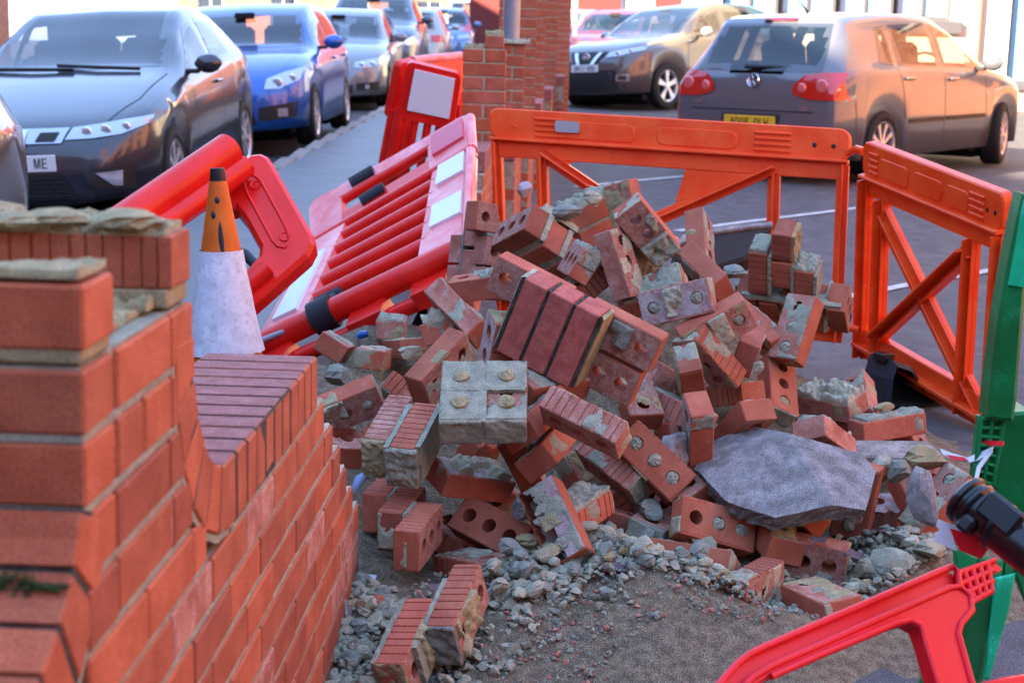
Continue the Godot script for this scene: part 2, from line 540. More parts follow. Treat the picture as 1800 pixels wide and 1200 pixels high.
# height of the heap's dusty core over the ground: it stays under the bricks that lie on it
var rests: Array[Vector3] = [Vector3(-0.57, 0.23, -5.09), Vector3(-0.43, 0.23, -5.02), Vector3(-0.40, 0.27, -5.39), Vector3(-0.23, 0.41, -4.61), Vector3(-0.21, 0.34, -4.18), Vector3(-0.13, 0.44, -4.46), Vector3(-0.13, 0.56, -4.51), Vector3(-0.08, 0.39, -5.56), Vector3(-0.03, 0.51, -5.53), Vector3(0.21, 0.41, -3.90), Vector3(-0.12, 0.38, -3.70), Vector3(-0.50, 0.21, -4.24), Vector3(-0.26, 0.12, -4.64), Vector3(-0.41, 0.21, -3.97), Vector3(-0.33, 0.15, -4.23), Vector3(-0.25, 0.26, -3.76), Vector3(-0.05, 0.14, -3.93), Vector3(-0.24, 0.10, -3.63), Vector3(-0.00, 0.03, -3.79), Vector3(-0.13, 0.00, -3.73), Vector3(-0.20, 0.00, -3.15), Vector3(-0.21, 0.06, -2.93), Vector3(0.22, 0.35, -3.65), Vector3(0.33, 0.29, -4.19), Vector3(0.41, 0.13, -4.00), Vector3(0.32, 0.11, -4.04), Vector3(0.08, 0.25, -3.78), Vector3(0.20, 0.07, -4.30), Vector3(0.13, 0.08, -3.60), Vector3(0.12, 0.12, -3.73), Vector3(0.43, 0.01, -4.03), Vector3(0.57, 0.03, -3.85), Vector3(0.72, 0.04, -3.84), Vector3(0.42, 0.02, -3.73), Vector3(0.62, 0.00, -3.66), Vector3(0.72, 0.00, -3.59), Vector3(1.16, 0.11, -4.75), Vector3(1.11, 0.14, -4.66), Vector3(0.92, 0.12, -4.40), Vector3(0.96, 0.18, -4.80), Vector3(1.10, 0.12, -4.82), Vector3(0.83, 0.19, -4.64), Vector3(0.68, 0.17, -4.34), Vector3(0.62, 0.23, -4.65), Vector3(0.50, 0.29, -4.24), Vector3(0.50, 0.18, -4.08), Vector3(0.59, 0.33, -4.47), Vector3(0.56, 0.42, -4.43), Vector3(0.85, 0.36, -4.73), Vector3(0.80, 0.35, -4.77), Vector3(0.71, 0.37, -4.52), Vector3(0.42, 0.64, -4.75), Vector3(0.45, 0.50, -4.51), Vector3(0.61, 0.56, -5.06), Vector3(0.64, 0.50, -4.94), Vector3(0.39, 0.48, -4.71), Vector3(0.31, 0.55, -4.68), Vector3(0.24, 0.59, -5.28), Vector3(0.36, 0.65, -5.10), Vector3(0.09, 0.52, -5.08), Vector3(0.20, 0.58, -4.83), Vector3(1.03, 0.30, -5.19), Vector3(0.97, 0.00, -4.11), Vector3(1.16, 0.02, -4.06), Vector3(0.81, 0.00, -3.79), Vector3(1.15, 0.07, -4.19), Vector3(1.23, 0.04, -4.65), Vector3(0.07, 0.33, -3.81), Vector3(0.48, 0.11, -3.99), Vector3(1.04, 0.01, -4.21), Vector3(0.46, 0.26, -4.23), Vector3(0.75, 0.03, -3.97), Vector3(0.10, 0.41, -3.95), Vector3(-0.09, 0.15, -4.06), Vector3(-0.37, 0.22, -5.19), Vector3(0.41, 0.53, -4.85), Vector3(0.32, 0.02, -3.98), Vector3(0.41, 0.03, -4.14), Vector3(1.27, 0.05, -4.76), Vector3(0.33, 0.01, -4.10), Vector3(0.28, 0.53, -4.77), Vector3(0.44, 0.29, -4.32), Vector3(-0.01, 0.00, -4.00), Vector3(-0.14, 0.00, -3.94), Vector3(-0.04, 0.40, -4.02), Vector3(0.46, 0.17, -4.18), Vector3(0.03, 0.16, -3.89)]


func heap(x: float, z: float) -> float:
	var h := 0.62 * exp(-pow((x - 0.42) / 0.66, 2.0) - pow((z + 4.75) / 0.95, 2.0))
	h = maxf(h, 0.42 * exp(-pow((x + 0.42) / 0.40, 2.0) - pow((z + 5.0) / 1.1, 2.0)))
	for r in rests:
		var d := Vector2(x - r.x, z - r.z).length()
		h = minf(h, r.y - 0.02 + 0.85 * maxf(0.0, d - 0.07))
	h = maxf(h, 0.0)
	h += 0.055 * exp(-pow((x - 0.16) / 0.52, 4.0) - pow((z + 3.55) / 0.38, 4.0))
	h += 0.03 * exp(-pow((x - 0.92) / 0.5, 4.0) - pow((z + 3.98) / 0.36, 4.0))
	h += 0.010 * sin(x * 31.0 + z * 17.0) * sin(z * 43.0 - x * 12.0)
	return h - 0.03


# a wall sheet with window openings: cols/rows of rectangles [x0, y0, x1, y1] in the wall's own plane
func facade(root: Node3D, w: float, h: float, wins: Array, wall_m: Material, frame_m: Material, pane_m: Material, sill_m: Material, blind_m: Array = []) -> void:
	var mb := MB.new()
	var xs := [0.0, w]
	var ys := [0.0, h]
	for r in wins:
		for q in [r[0], r[2]]:
			if not xs.has(q): xs.append(q)
		for q in [r[1], r[3]]:
			if not ys.has(q): ys.append(q)
	xs.sort()
	ys.sort()
	for i in xs.size() - 1:
		for j in ys.size() - 1:
			var cx: float = (xs[i] + xs[i + 1]) / 2.0
			var cy: float = (ys[j] + ys[j + 1]) / 2.0
			var hole := false
			for r in wins:
				if cx > r[0] and cx < r[2] and cy > r[1] and cy < r[3]:
					hole = true
			if not hole:
				mb.quad(Vector3(xs[i], ys[j], 0), Vector3(xs[i + 1], ys[j], 0), Vector3(xs[i + 1], ys[j + 1], 0), Vector3(xs[i], ys[j + 1], 0), Vector3.BACK)
	for r in wins:
		var d := -0.16
		mb.quad(Vector3(r[0], r[1], 0), Vector3(r[2], r[1], 0), Vector3(r[2], r[1], d), Vector3(r[0], r[1], d), Vector3.UP)
		mb.quad(Vector3(r[0], r[3], 0), Vector3(r[2], r[3], 0), Vector3(r[2], r[3], d), Vector3(r[0], r[3], d), Vector3.DOWN)
		mb.quad(Vector3(r[0], r[1], 0), Vector3(r[0], r[3], 0), Vector3(r[0], r[3], d), Vector3(r[0], r[1], d), Vector3.RIGHT)
		mb.quad(Vector3(r[2], r[1], 0), Vector3(r[2], r[3], 0), Vector3(r[2], r[3], d), Vector3(r[2], r[1], d), Vector3.LEFT)
	mb.box(T3(w / 2.0, h / 2.0, -3.2), Vector3(w - 0.3, h - 0.1, 5.6))
	put("wall", mb, root, Transform3D.IDENTITY, wall_m)
	var bi := 0
	for r in wins:
		var fr := MB.new()
		var cx: float = (r[0] + r[2]) / 2.0
		var cy: float = (r[1] + r[3]) / 2.0
		var ww: float = r[2] - r[0]
		var hh: float = r[3] - r[1]
		var t := 0.07
		for s in [-1.0, 1.0]:
			fr.box(T3(cx + s * (ww - t) / 2.0, cy, -0.13), Vector3(t, hh, 0.07), 0.01)
			fr.box(T3(cx, cy + s * (hh - t) / 2.0, -0.13), Vector3(ww - 2.0 * t, t, 0.068), 0.01)
		if ww > 0.8:
			fr.box(T3(cx, cy, -0.13), Vector3(0.06, hh - 2.0 * t, 0.066), 0.01)
		var win := put("window", fr, root, Transform3D.IDENTITY, frame_m)
		var pm := MB.new()
		pm.box(T3(cx, cy, -0.15), Vector3(ww - t, hh - t, 0.012))
		put("pane", pm, win, Transform3D.IDENTITY, pane_m)
		var sl := MB.new()
		sl.box(T3(cx, r[1] - 0.05, 0.03), Vector3(ww + 0.16, 0.1, 0.12), 0.012)
		put("sill", sl, root, Transform3D.IDENTITY, sill_m)
		if blind_m.size() > 0:
			var bl := MB.new()
			bl.box(T3(cx, cy + 0.05, -0.2), Vector3(ww * 0.9, hh * 0.8, 0.02))
			put("blind", bl, win, Transform3D.IDENTITY, blind_m[bi % blind_m.size()])
			bi += 1


func brick_band() -> StandardMaterial3D:
	# far brickwork whose single bricks cannot be told apart: courses of brick and mortar
	var n := 256
	var im := Image.create(n, n, false, Image.FORMAT_RGB8)
	im.fill(Color(0.66, 0.58, 0.47))
	var r := RandomNumberGenerator.new()
	r.seed = 5
	for j in 8:
		for i in 5:
			var x := (i * 64 + (32 if j % 2 else 0)) - 32
			var q := r.randf()
			im.fill_rect(Rect2i(x, j * 32, 60, 28), Color(0.60 + q * 0.1, 0.33 + q * 0.09, 0.22 + q * 0.07))
	var m := StandardMaterial3D.new()
	m.albedo_texture = ImageTexture.create_from_image(im)
	m.uv1_triplanar = true
	m.uv1_world_triplanar = true
	m.uv1_scale = Vector3.ONE * (1.0 / 0.6)
	m.roughness = 0.9
	return m


func build_buildings() -> void:
	M.far_brick = brick_band()
	M.cream = flat(Color(0.82, 0.76, 0.66), 0.85)
	M.frame_white = flat(Color(0.85, 0.85, 0.85), 0.5)
	M.frame_grey = flat(Color(0.28, 0.27, 0.29), 0.5)
	M.glass_dark = flat(Color(0.10, 0.13, 0.17), 0.06, 0.0, 0.8)
	M.glass_blue = flat(Color(0.42, 0.66, 0.78), 0.12, 0.0, 0.8)
	M.slate = flat(Color(0.22, 0.21, 0.22), 0.8)
	M.stone_sill = flat(Color(0.66, 0.63, 0.57), 0.8)
	# the terrace across the street, which keeps the low sun off the street and the car park
	var tr := thing("terraced_houses", "red brick terrace across the street with white framed windows", "house", Transform3D(Basis(Vector3.UP, PI / 2.0 + 0.0277), Vector3(-10.4, 0.0, 10.0)))
	var wins := []
	for i in 11:
		for j in 2:
			wins.append([1.0 + i * 4.2, 1.0 + j * 2.9, 2.3 + i * 4.2, 2.6 + j * 2.9])
	facade(tr, 46.0, 6.4, wins, M.far_brick, M.frame_white, M.glass_dark, M.stone_sill)
	var rf := MB.new()
	rf.quad(Vector3(-0.2, 6.3, 0.3), Vector3(46.2, 6.3, 0.3), Vector3(46.2, 10.3, -3.4), Vector3(-0.2, 10.3, -3.4), Vector3(0, 1, 1))
	rf.quad(Vector3(-0.2, 6.3, -7.1), Vector3(46.2, 6.3, -7.1), Vector3(46.2, 10.3, -3.4), Vector3(-0.2, 10.3, -3.4), Vector3(0, 1, -1))
	rf.tri(Vector3(-0.2, 6.3, 0.3), Vector3(-0.2, 6.3, -7.1), Vector3(-0.2, 10.3, -3.4), Vector3.LEFT)
	rf.tri(Vector3(46.2, 6.3, 0.3), Vector3(46.2, 6.3, -7.1), Vector3(46.2, 10.3, -3.4), Vector3.RIGHT)
	put("roof", rf, tr, Transform3D.IDENTITY, M.slate)
	var nr := thing("near_houses", "brick houses on the near side of the street corner, facing the heap", "house", Transform3D(Basis(Vector3.UP, PI), Vector3(9.0, -0.3, 7.5)))
	var wn := []
	for i in 4:
		for j in 2:
			wn.append([1.2 + i * 4.4, 1.0 + j * 2.9, 2.6 + i * 4.4, 2.6 + j * 2.9])
	facade(nr, 18.5, 6.4, wn, M.far_brick, M.frame_white, M.glass_dark, M.stone_sill)
	# the sunlit brick building along the right of the car park
	var wr := []
	for i in 5:
		wr.append([1.6 + i * 5.2, 1.5, 3.6 + i * 5.2, 3.2])
		wr.append([1.6 + i * 5.2, 4.4, 3.6 + i * 5.2, 5.9])
	var rb := thing("workshop_building", "long sunlit brick building on the right side of the car park", "building", Transform3D(Basis(Vector3.UP, -PI / 2.0), Vector3(8.6, -0.1, -21.0)))
	facade(rb, 27.0, 7.0, wr, M.far_brick, M.frame_white, M.glass_dark, M.stone_sill)
	# the pale building behind the hatchback
	var pb := thing("pale_building", "pale sunlit building behind the hatchback with dark framed windows", "building", Transform3D(Basis(Vector3.UP, 0.0), Vector3(3.1, 0.62, -26.0)))
	var blinds := [flat(Color(0.25, 0.42, 0.5)), flat(Color(0.78, 0.5, 0.36)), flat(Color(0.8, 0.78, 0.74)), flat(Color(0.4, 0.56, 0.62))]
	var wp := [[4.95, 0.55, 5.65, 2.9], [0.2, 1.55, 1.15, 2.6], [1.15, 1.55, 2.1, 2.6], [2.1, 1.55, 3.05, 2.6], [3.05, 1.55, 4.0, 2.6], [7.2, 0.55, 7.9, 2.9]]
	facade(pb, 11.0, 6.5, wp, M.cream, M.frame_grey, M.glass_blue, M.frame_grey, blinds)
	var pan := MB.new()
	pan.box(T3(2.1, 1.44, 0.06), Vector3(4.1, 0.2, 0.1), 0.01)
	put("window_apron", pan, pb, Transform3D.IDENTITY, M.frame_grey)
	var dp := MB.new()
	dp.tube(PackedVector3Array([Vector3(4.42, 0.0, 0.08), Vector3(4.42, 6.4, 0.08)]), 0.04, 8)
	put("drainpipe", dp, pb, Transform3D.IDENTITY, flat(Color(0.62, 0.4, 0.3), 0.6))
	# dark red building at the end of the car park
	var db := thing("garage_building", "dark red building with a pale roller door beyond the parked cars", "building", Transform3D(Basis(Vector3.UP, 0.0), Vector3(-1.5, 0.9, -46.0)))
	facade(db, 9.0, 6.0, [[1.2, 0.3, 2.8, 2.6], [4.4, 1.0, 5.4, 2.4], [6.6, 1.0, 7.6, 2.4]], flat(Color(0.42, 0.14, 0.13), 0.8), M.frame_white, flat(Color(0.7, 0.7, 0.68), 0.5), M.stone_sill)
	var fh := thing("far_houses", "sunlit brick houses at the far end of the street", "house", Transform3D(Basis(Vector3.UP, 0.0), Vector3(-17.0, 1.8, -78.0)))
	var wf := []
	for i in 5:
		for j in 2:
			wf.append([1.0 + i * 3.6, 0.9 + j * 2.8, 2.3 + i * 3.6, 2.4 + j * 2.8])
	facade(fh, 19.0, 6.0, wf, M.far_brick, M.frame_white, M.glass_dark, M.stone_sill)
	var wpst := thing("white_post", "tall white painted post beside the end of the brick wall", "post", T3(1.02, 0.87, -30.0))
	var pm := MB.new()
	pm.box(T3(0, 1.6, 0), Vector3(0.10, 3.2, 0.10), 0.012)
	put("shaft", pm, wpst, Transform3D.IDENTITY, M.white)
	var cm := MB.new()
	cm.box(T3(0, 0.03, 0), Vector3(0.2, 0.06, 0.2), 0.01)
	put("base_plate", cm, wpst, Transform3D.IDENTITY, M.white)


# a brick: x along its length, y along the holes, z across; the dragged (ribbed) face is at +z.
# cut < L/2 breaks the +x end off there
func brick_mesh(seed_: int, L := 0.215, H := 0.065, W := 0.1025, ribs := true, holes := true, cut := 9.0, side_m: Material = null, bed_m: Material = null) -> ArrayMesh:
	var r := RandomNumberGenerator.new()
	r.seed = seed_
	var hx := L / 2.0
	var hy := H / 2.0
	var hz := W / 2.0
	var c := 0.003
	var broken := cut < hx
	var ex := minf(cut, hx)
	var lo := PackedVector2Array()   # z <= 0, from -x end to +x end
	lo.append(Vector2(-hx, 0.0))
	lo.append(Vector2(-hx, -hz + c))
	lo.append(Vector2(-hx + c, -hz))
	if broken:
		lo.append(Vector2(ex + r.randf_range(-0.012, 0.012), -hz))
		lo.append(Vector2(ex + r.randf_range(-0.016, 0.016), -hz * 0.62))
		lo.append(Vector2(ex + r.randf_range(-0.016, 0.016), -hz * 0.3))
		lo.append(Vector2(ex + r.randf_range(-0.008, 0.008), 0.0))
	else:
		lo.append(Vector2(hx - c, -hz))
		lo.append(Vector2(hx, -hz + c))
		lo.append(Vector2(hx, 0.0))
	var hi := PackedVector2Array()   # z >= 0, from +x end back to -x end
	hi.append(lo[-1])
	if broken:
		hi.append(Vector2(ex + r.randf_range(-0.016, 0.016), hz * 0.35))
		hi.append(Vector2(ex + r.randf_range(-0.016, 0.016), hz * 0.7))
		hi.append(Vector2(ex + r.randf_range(-0.010, 0.010), hz - 0.004))
	else:
		hi.append(Vector2(hx, hz - c))
	if ribs:
		var pitch := 0.0232
		var x := hx - 0.016
		while x > -hx + 0.012:
			if x < ex - 0.012:
				var w := r.randf_range(0.0016, 0.0026)
				var d := r.randf_range(0.0028, 0.0042)
				hi.append(Vector2(x + w, hz))
				hi.append(Vector2(x + w * 0.4, hz - d))
				hi.append(Vector2(x - w * 0.4, hz - d))
				hi.append(Vector2(x - w, hz))
			x -= pitch * r.randf_range(0.8, 1.2)
	elif not broken:
		hi.append(Vector2(hx - c, hz))
	hi.append(Vector2(-hx + c, hz))
	hi.append(Vector2(-hx, hz - c))
	hi.append(lo[0])
	var ring := PackedVector2Array()
	for p in lo:
		ring.append(p)
	for i in range(1, hi.size() - 1):
		ring.append(hi[i])
	var n := ring.size()
	var inset := PackedFloat32Array()
	var tops := []
	for e in 2:
		var t := PackedVector2Array()
		for p in ring:
			var q := p
			if broken and p.x > ex - 0.02:
				q.x += r.randf_range(-0.014, 0.014)
			var k := c * r.randf_range(0.35, 1.3)
			if r.randf() < 0.13:
				k = r.randf_range(0.004, 0.010)
			q.x -= signf(q.x) * k
			q.y -= signf(q.y) * k if absf(q.y) > 0.001 else 0.0
			t.append(q)
		tops.append(t)
	var mb := MB.new()
	var out := func(p: Vector2) -> Vector3: return Vector3(p.x, 0, p.y)
	for i in n:
		var j := (i + 1) % n
		var a := ring[i]
		var b := ring[j]
		var o := Vector3(b.y - a.y, 0, a.x - b.x)
		# outline runs -x,-z -> +x -> +z: outward is to the right of travel seen from +y
		mb.quad(Vector3(a.x, -hy + c, a.y), Vector3(b.x, -hy + c, b.y), Vector3(b.x, hy - c, b.y), Vector3(a.x, hy - c, a.y), o)
		for e in 2:
			var sy := 1.0 if e == 1 else -1.0
			var ta: Vector2 = tops[e][i]
			var tb: Vector2 = tops[e][j]
			mb.quad(Vector3(a.x, sy * (hy - c), a.y), Vector3(b.x, sy * (hy - c), b.y), Vector3(tb.x, sy * hy, tb.y), Vector3(ta.x, sy * hy, ta.y), o.normalized() + Vector3(0, sy, 0))
	var m := mb.done(side_m)
	var bed := MB.new()
	var hr := 0.0192
	var xs := [-0.066, 0.0, 0.066]
	var seg := 12
	for e in 2:
		var sy := 1.0 if e == 1 else -1.0
		var t: PackedVector2Array = tops[e]
		var nl := lo.size()
		for half in 2:
			var poly := PackedVector2Array()
			var s := -1.0 if half == 0 else 1.0
			var xr := 0.0
			if half == 0:
				for i in nl:
					poly.append(t[i])
			else:
				for i in range(nl - 1, n):
					poly.append(t[i])
				poly.append(t[0])
			if holes:
				# back along z = 0, dipping round the holes
				var hs := xs.duplicate()
				if half == 0:
					hs.reverse()
				for hx0 in hs:
					if hx0 + hr + 0.008 > t[nl - 1].x or hx0 - hr - 0.004 < -hx:
						continue
					for k in seg / 2 + 1:
						var ang := PI * k / (seg / 2.0)
						var px: float = hx0 + (hr * cos(ang) if half == 0 else -hr * cos(ang))
						poly.append(Vector2(px, s * hr * sin(ang)))
			var idx := Geometry2D.triangulate_polygon(poly)
			for i in range(0, idx.size(), 3):
				var a := poly[idx[i]]
				var b := poly[idx[i + 1]]
				var d := poly[idx[i + 2]]
				bed.tri(Vector3(a.x, sy * hy, a.y), Vector3(b.x, sy * hy, b.y), Vector3(d.x, sy * hy, d.y), Vector3(0, sy, 0))
	bed.done(bed_m if bed_m else side_m, m)
	if holes:
		var hb := MB.new()
		for hx0 in xs:
			if hx0 + hr + 0.008 > minf(tops[0][lo.size() - 1].x, tops[1][lo.size() - 1].x) or hx0 - hr - 0.004 < -hx:
				continue
			for k in seg:
				var a0 := TAU * k / seg
				var a1 := TAU * (k + 1) / seg
				hb.quad(Vector3(hx0 + hr * cos(a0), -hy, hr * sin(a0)), Vector3(hx0 + hr * cos(a1), -hy, hr * sin(a1)), Vector3(hx0 + hr * cos(a1), hy, hr * sin(a1)), Vector3(hx0 + hr * cos(a0), hy, hr * sin(a0)), -Vector3(cos((a0 + a1) / 2.0), 0, sin((a0 + a1) / 2.0)))
		if hb.used > 0:
			hb.done(M.brick, m)
	return m


# a lumpy layer of mortar lying on the plane y = 0 over [x0, x1] x [z0, z1]
func mortar_patch(seed_: int, x0: float, x1: float, z0: float, z1: float, thick: float, cover := 0.6, rough := 1.0, full := false) -> MB:
	var mb := MB.new()
	var f := FastNoiseLite.new()
	f.seed = seed_
	f.frequency = 9.0
	f.fractal_octaves = 4
	var g := FastNoiseLite.new()
	g.seed = seed_ + 9
	g.frequency = 45.0
	g.fractal_octaves = 3
	var st := 0.0055
	var nx := maxi(3, int((x1 - x0) / st))
	var nz := maxi(3, int((z1 - z0) / st))
	var hs := PackedFloat32Array()
	for j in nz + 1:
		for i in nx + 1:
			var x := lerpf(x0, x1, float(i) / nx)
			var z := lerpf(z0, z1, float(j) / nz)
			var edge := minf(minf(x - x0, x1 - x), minf(z - z0, z1 - z))
			var h := (cover - 0.5) * 2.0 + f.get_noise_2d(x, z) * 1.5 * (1.0 if not full else 0.2)
			h = clampf(h * 2.2, -1.0, 1.0)
			if full:
				h = 1.0
			var hh := thick * h + g.get_noise_2d(x, z) * thick * 0.5 * rough + f.get_noise_2d(x + 3.0, z) * thick * 0.45 * rough
			if full:
				hh = maxf(hh, thick * 0.35)
			hs.append(hh)
	var p := func(i: int, j: int) -> Vector3:
		return Vector3(lerpf(x0, x1, float(i) / nx), maxf(hs[j * (nx + 1) + i], -0.0015), lerpf(z0, z1, float(j) / nz))
	mb.sg = 0
	for j in nz:
		for i in nx:
			var a := hs[j * (nx + 1) + i]
			var b := hs[j * (nx + 1) + i + 1]
			var c := hs[(j + 1) * (nx + 1) + i]
			var d := hs[(j + 1) * (nx + 1) + i + 1]
			if a <= 0 and b <= 0 and c <= 0 and d <= 0:
				continue
			mb.quad(p.call(i, j), p.call(i + 1, j), p.call(i + 1, j + 1), p.call(i, j + 1), Vector3.UP)
			for e in [[i, j, i + 1, j, 0, -1], [i, j + 1, i + 1, j + 1, 0, 1], [i, j, i, j + 1, -1, 0], [i + 1, j, i + 1, j + 1, 1, 0]]:
				var at_rim: bool = (e[5] == -1 and j == 0) or (e[5] == 1 and j == nz - 1) or (e[4] == -1 and i == 0) or (e[4] == 1 and i == nx - 1)
				if at_rim:
					var q0: Vector3 = p.call(e[0], e[1])
					var q1: Vector3 = p.call(e[2], e[3])
					mb.quad(q0, q1, Vector3(q1.x, -0.0015, q1.z), Vector3(q0.x, -0.0015, q0.z), Vector3(e[4], 0, e[5]))
	return mb


func plug(seed_: int, x: float, top: float) -> MB:
	var r := RandomNumberGenerator.new()
	r.seed = seed_
	var mb := MB.new()
	var seg := 11
	var rad := [0.0186, 0.012, 0.005]
	var pts := []
	for k in 3:
		var ring := PackedVector3Array()
		for i in seg:
			var a := TAU * i / seg
			var q: float = rad[k] * r.randf_range(0.86, 1.02)
			ring.append(Vector3(x + q * cos(a), top + (0.003 * k + r.randf_range(-0.0025, 0.0025)) , q * sin(a)))
		pts.append(ring)
	for k in 2:
		for i in seg:
			var j := (i + 1) % seg
			mb.quad(pts[k][i], pts[k][j], pts[k + 1][j], pts[k + 1][i], Vector3.UP)
	for i in seg:
		mb.tri(pts[2][i], pts[2][(i + 1) % seg], Vector3(x, top + 0.005, 0), Vector3.UP)
		var a: Vector3 = pts[0][i]
		var b: Vector3 = pts[0][(i + 1) % seg]
		mb.quad(a, b, b - Vector3(0, 0.012, 0), a - Vector3(0, 0.012, 0), a - Vector3(x, top, 0))
	return mb


func wall_brick_mesh(key: String, s: Vector3, m: Material) -> ArrayMesh:
	if meshes.has(key):
		return meshes[key]
	var mb := MB.new()
	mb.box(Transform3D.IDENTITY, s, 0.0035)
	var a := mb.done(m)
	meshes[key] = a
	return a


func wall_part(root: Node3D, u0: float, u1: float, v0: float, v1: float, w0: float, w1: float, m: Material, called := "brick") -> void:
	var s := Vector3(u1 - u0, v1 - v0, w1 - w0)
	var key := "wb%.3f_%.3f_%.3f_%d" % [s.x, s.y, s.z, m.get_instance_id()]
	var j := Vector3(rng.randf_range(-0.0012, 0.0012), rng.randf_range(-0.001, 0.001), rng.randf_range(-0.0015, 0.0015))
	var t := Transform3D(Basis.from_euler(Vector3(rng.randf_range(-0.006, 0.006), rng.randf_range(-0.006, 0.006), rng.randf_range(-0.006, 0.006))), Vector3(u0 + u1, v0 + v1, w0 + w1) * 0.5 + j)
	put(called, wall_brick_mesh(key, s, m), root, t)


func build_near_wall() -> void:
	var yaw := 0.0277
	var b := Basis(Vector3(sin(yaw), 0, -cos(yaw)), Vector3.UP, Vector3(cos(yaw), 0, sin(yaw)))
	var root := thing("garden_wall", "broken red brick wall with swept brick on edge coping and stub of a pier", "wall", Transform3D(b, Vector3(-0.3652, 1.305 - 0.5698, -3.3869)), "", "thing")
	var VJ := func(j: int) -> float: return -0.1075 - 0.075 * j
	var core := MB.new()
	var hb := 0.1125
	# plain courses
	for j in range(-2, 9):
		var v1: float = VJ.call(j) - 0.005
		var v0: float = v1 - 0.065
		var end := -0.3375 + 0.1125 * (j - 0) if j >= 0 else 0.0
		if j == -1: end = -1.385
		if j == -2: end = -1.475
		if j > 5: end = 0.225
		var start := -1.91 if j < 1 else -2.35
		if j == -1 or j == -2: start = -1.91
		var n0 := 1 if absi(j) % 2 == 0 else 0
		# perpends at u = -n * hb with n of the course's parity
		var u := -2.4750 - (0.0 if n0 == 1 else hb)
		while u < end - 0.02:
			var a := maxf(u, start) + 0.002
			var e := minf(u + 2.0 * hb, end + 0.002) - 0.002
			if e - a > 0.02:
				var pm: Material = M.brick_wall
				var q := rng.randf()
				if q < 0.10: pm = M.brick_dusty
				elif q < 0.36: pm = M.brick_wall_b
				elif q < 0.56: pm = M.brick_wall_c
				wall_part(root, a, e, v0, v1, -0.1025, 0.0, pm)
				if j < 6:
					wall_part(root, a, e, v0, v1, -0.215, -0.1125, M.brick_deep)
			u += 2.0 * hb
		core.box(T3((start + end) / 2.0 + 0.002, (v0 + v1) / 2.0 - 0.005, -0.1075), Vector3(end - start - 0.022, 0.0752, 0.199))
		var bedj := MB.new()
		bedj.box(T3((start + end) / 2.0 + 0.002, v0 - 0.005, -0.1075), Vector3(end - start - 0.008, 0.0106, 0.2105), 0.002)
		put("bed_joint", bedj, root, Transform3D.IDENTITY, M.mortar)
		if j >= 0 and j <= 5:
			# mortar left on the steps of the broken end
			var mp := mortar_patch(100 + j, end - 0.112, end - 0.004, -0.2, -0.006, 0.006, 0.62)
			put("mortar", mp, root, T3(0, v1, 0), M.mortar_pale)
	# brick on edge coping, level part
	var cu := -0.489 + 0.036
	var k := 0
	while cu > -1.21:
		wall_part(root, cu - 0.067, cu, -0.1025, 0.0, -0.217, 0.002, M.brick_wall, "coping_brick")
		var cap := MB.new()
		cap.box(T3(cu - 0.0335, 0.0004, -0.1075), Vector3(0.061, 0.003, 0.211), 0.001)
		put("coping_face", cap, root, Transform3D.IDENTITY, M.coping)
		cu -= 0.075
		k += 1
	var cj := MB.new()
	cj.box(T3(-0.84, -0.0520, -0.1075), Vector3(0.74, 0.1025, 0.2165), 0.002)
	put("coping_joint", cj, root, Transform3D.IDENTITY, M.mortar_dark)
	var bj := MB.new()
	bj.box(T3(-0.80, -0.1075, -0.1075), Vector3(0.86, 0.014, 0.2135), 0.003)
	put("bed_joint", bj, root, Transform3D.IDENTITY, M.mortar)
	# swept coping: down to the level part, and its twin on the camera's side of the pier
	for side in 2:
		var c := Vector2(-1.25, 0.205) if side == 0 else Vector2(-2.115, 0.205)
		var from := 0.0 if side == 0 else 22.0
		var each := 16.2 if side == 0 else 17.2
		var sg := -1.0 if side == 0 else 1.0
		var back := MB.new()
		for i in (6 if side == 0 else 4):
			var p0 := deg_to_rad(from - 4.0 * (1 - side) + i * each)
			var p1 := deg_to_rad(from - 4.0 * (1 - side) + (i + 1) * each)
			if i == 5:
				p1 = deg_to_rad(91.0)
			var f := func(rad: float, p: float) -> Vector2: return c + Vector2(sg * cos(p), -sin(p)) * rad
			var gi := 0.004 / 0.205
			var go := 0.005 / 0.3
			var poly := PackedVector2Array([f.call(0.204, p0 + gi), f.call(0.2055, (p0 + p1) / 2.0), f.call(0.204, p1 - gi), f.call(0.3, p1 - go), f.call(0.3, p0 + go)])
			var mb := MB.new()
			mb.prism(poly, func(x: float, y: float, w: float) -> Vector3: return Vector3(x, y, w), -0.217, 0.0015, 0.003)
			put("swept_brick", mb, root, Transform3D.IDENTITY, M.brick_wall if i % 2 else M.brick_wall_b)
			back.prism(PackedVector2Array([f.call(0.21, p0), f.call(0.21, p1), f.call(0.298, p1), f.call(0.298, p0)]), func(x: float, y: float, w: float) -> Vector3: return Vector3(x, y, w), -0.2145, -0.0006)
			var rimm := MB.new()
			rimm.prism(PackedVector2Array([f.call(0.302, p0), f.call(0.302, p1), f.call(0.313, p1), f.call(0.313, p0)]), func(x: float, y: float, w: float) -> Vector3: return Vector3(x, y, w), -0.19, -0.0012)
			put("mortar", rimm, root, Transform3D.IDENTITY, M.mortar)
		put("swept_joint", back, root, Transform3D.IDENTITY, M.mortar_dark)
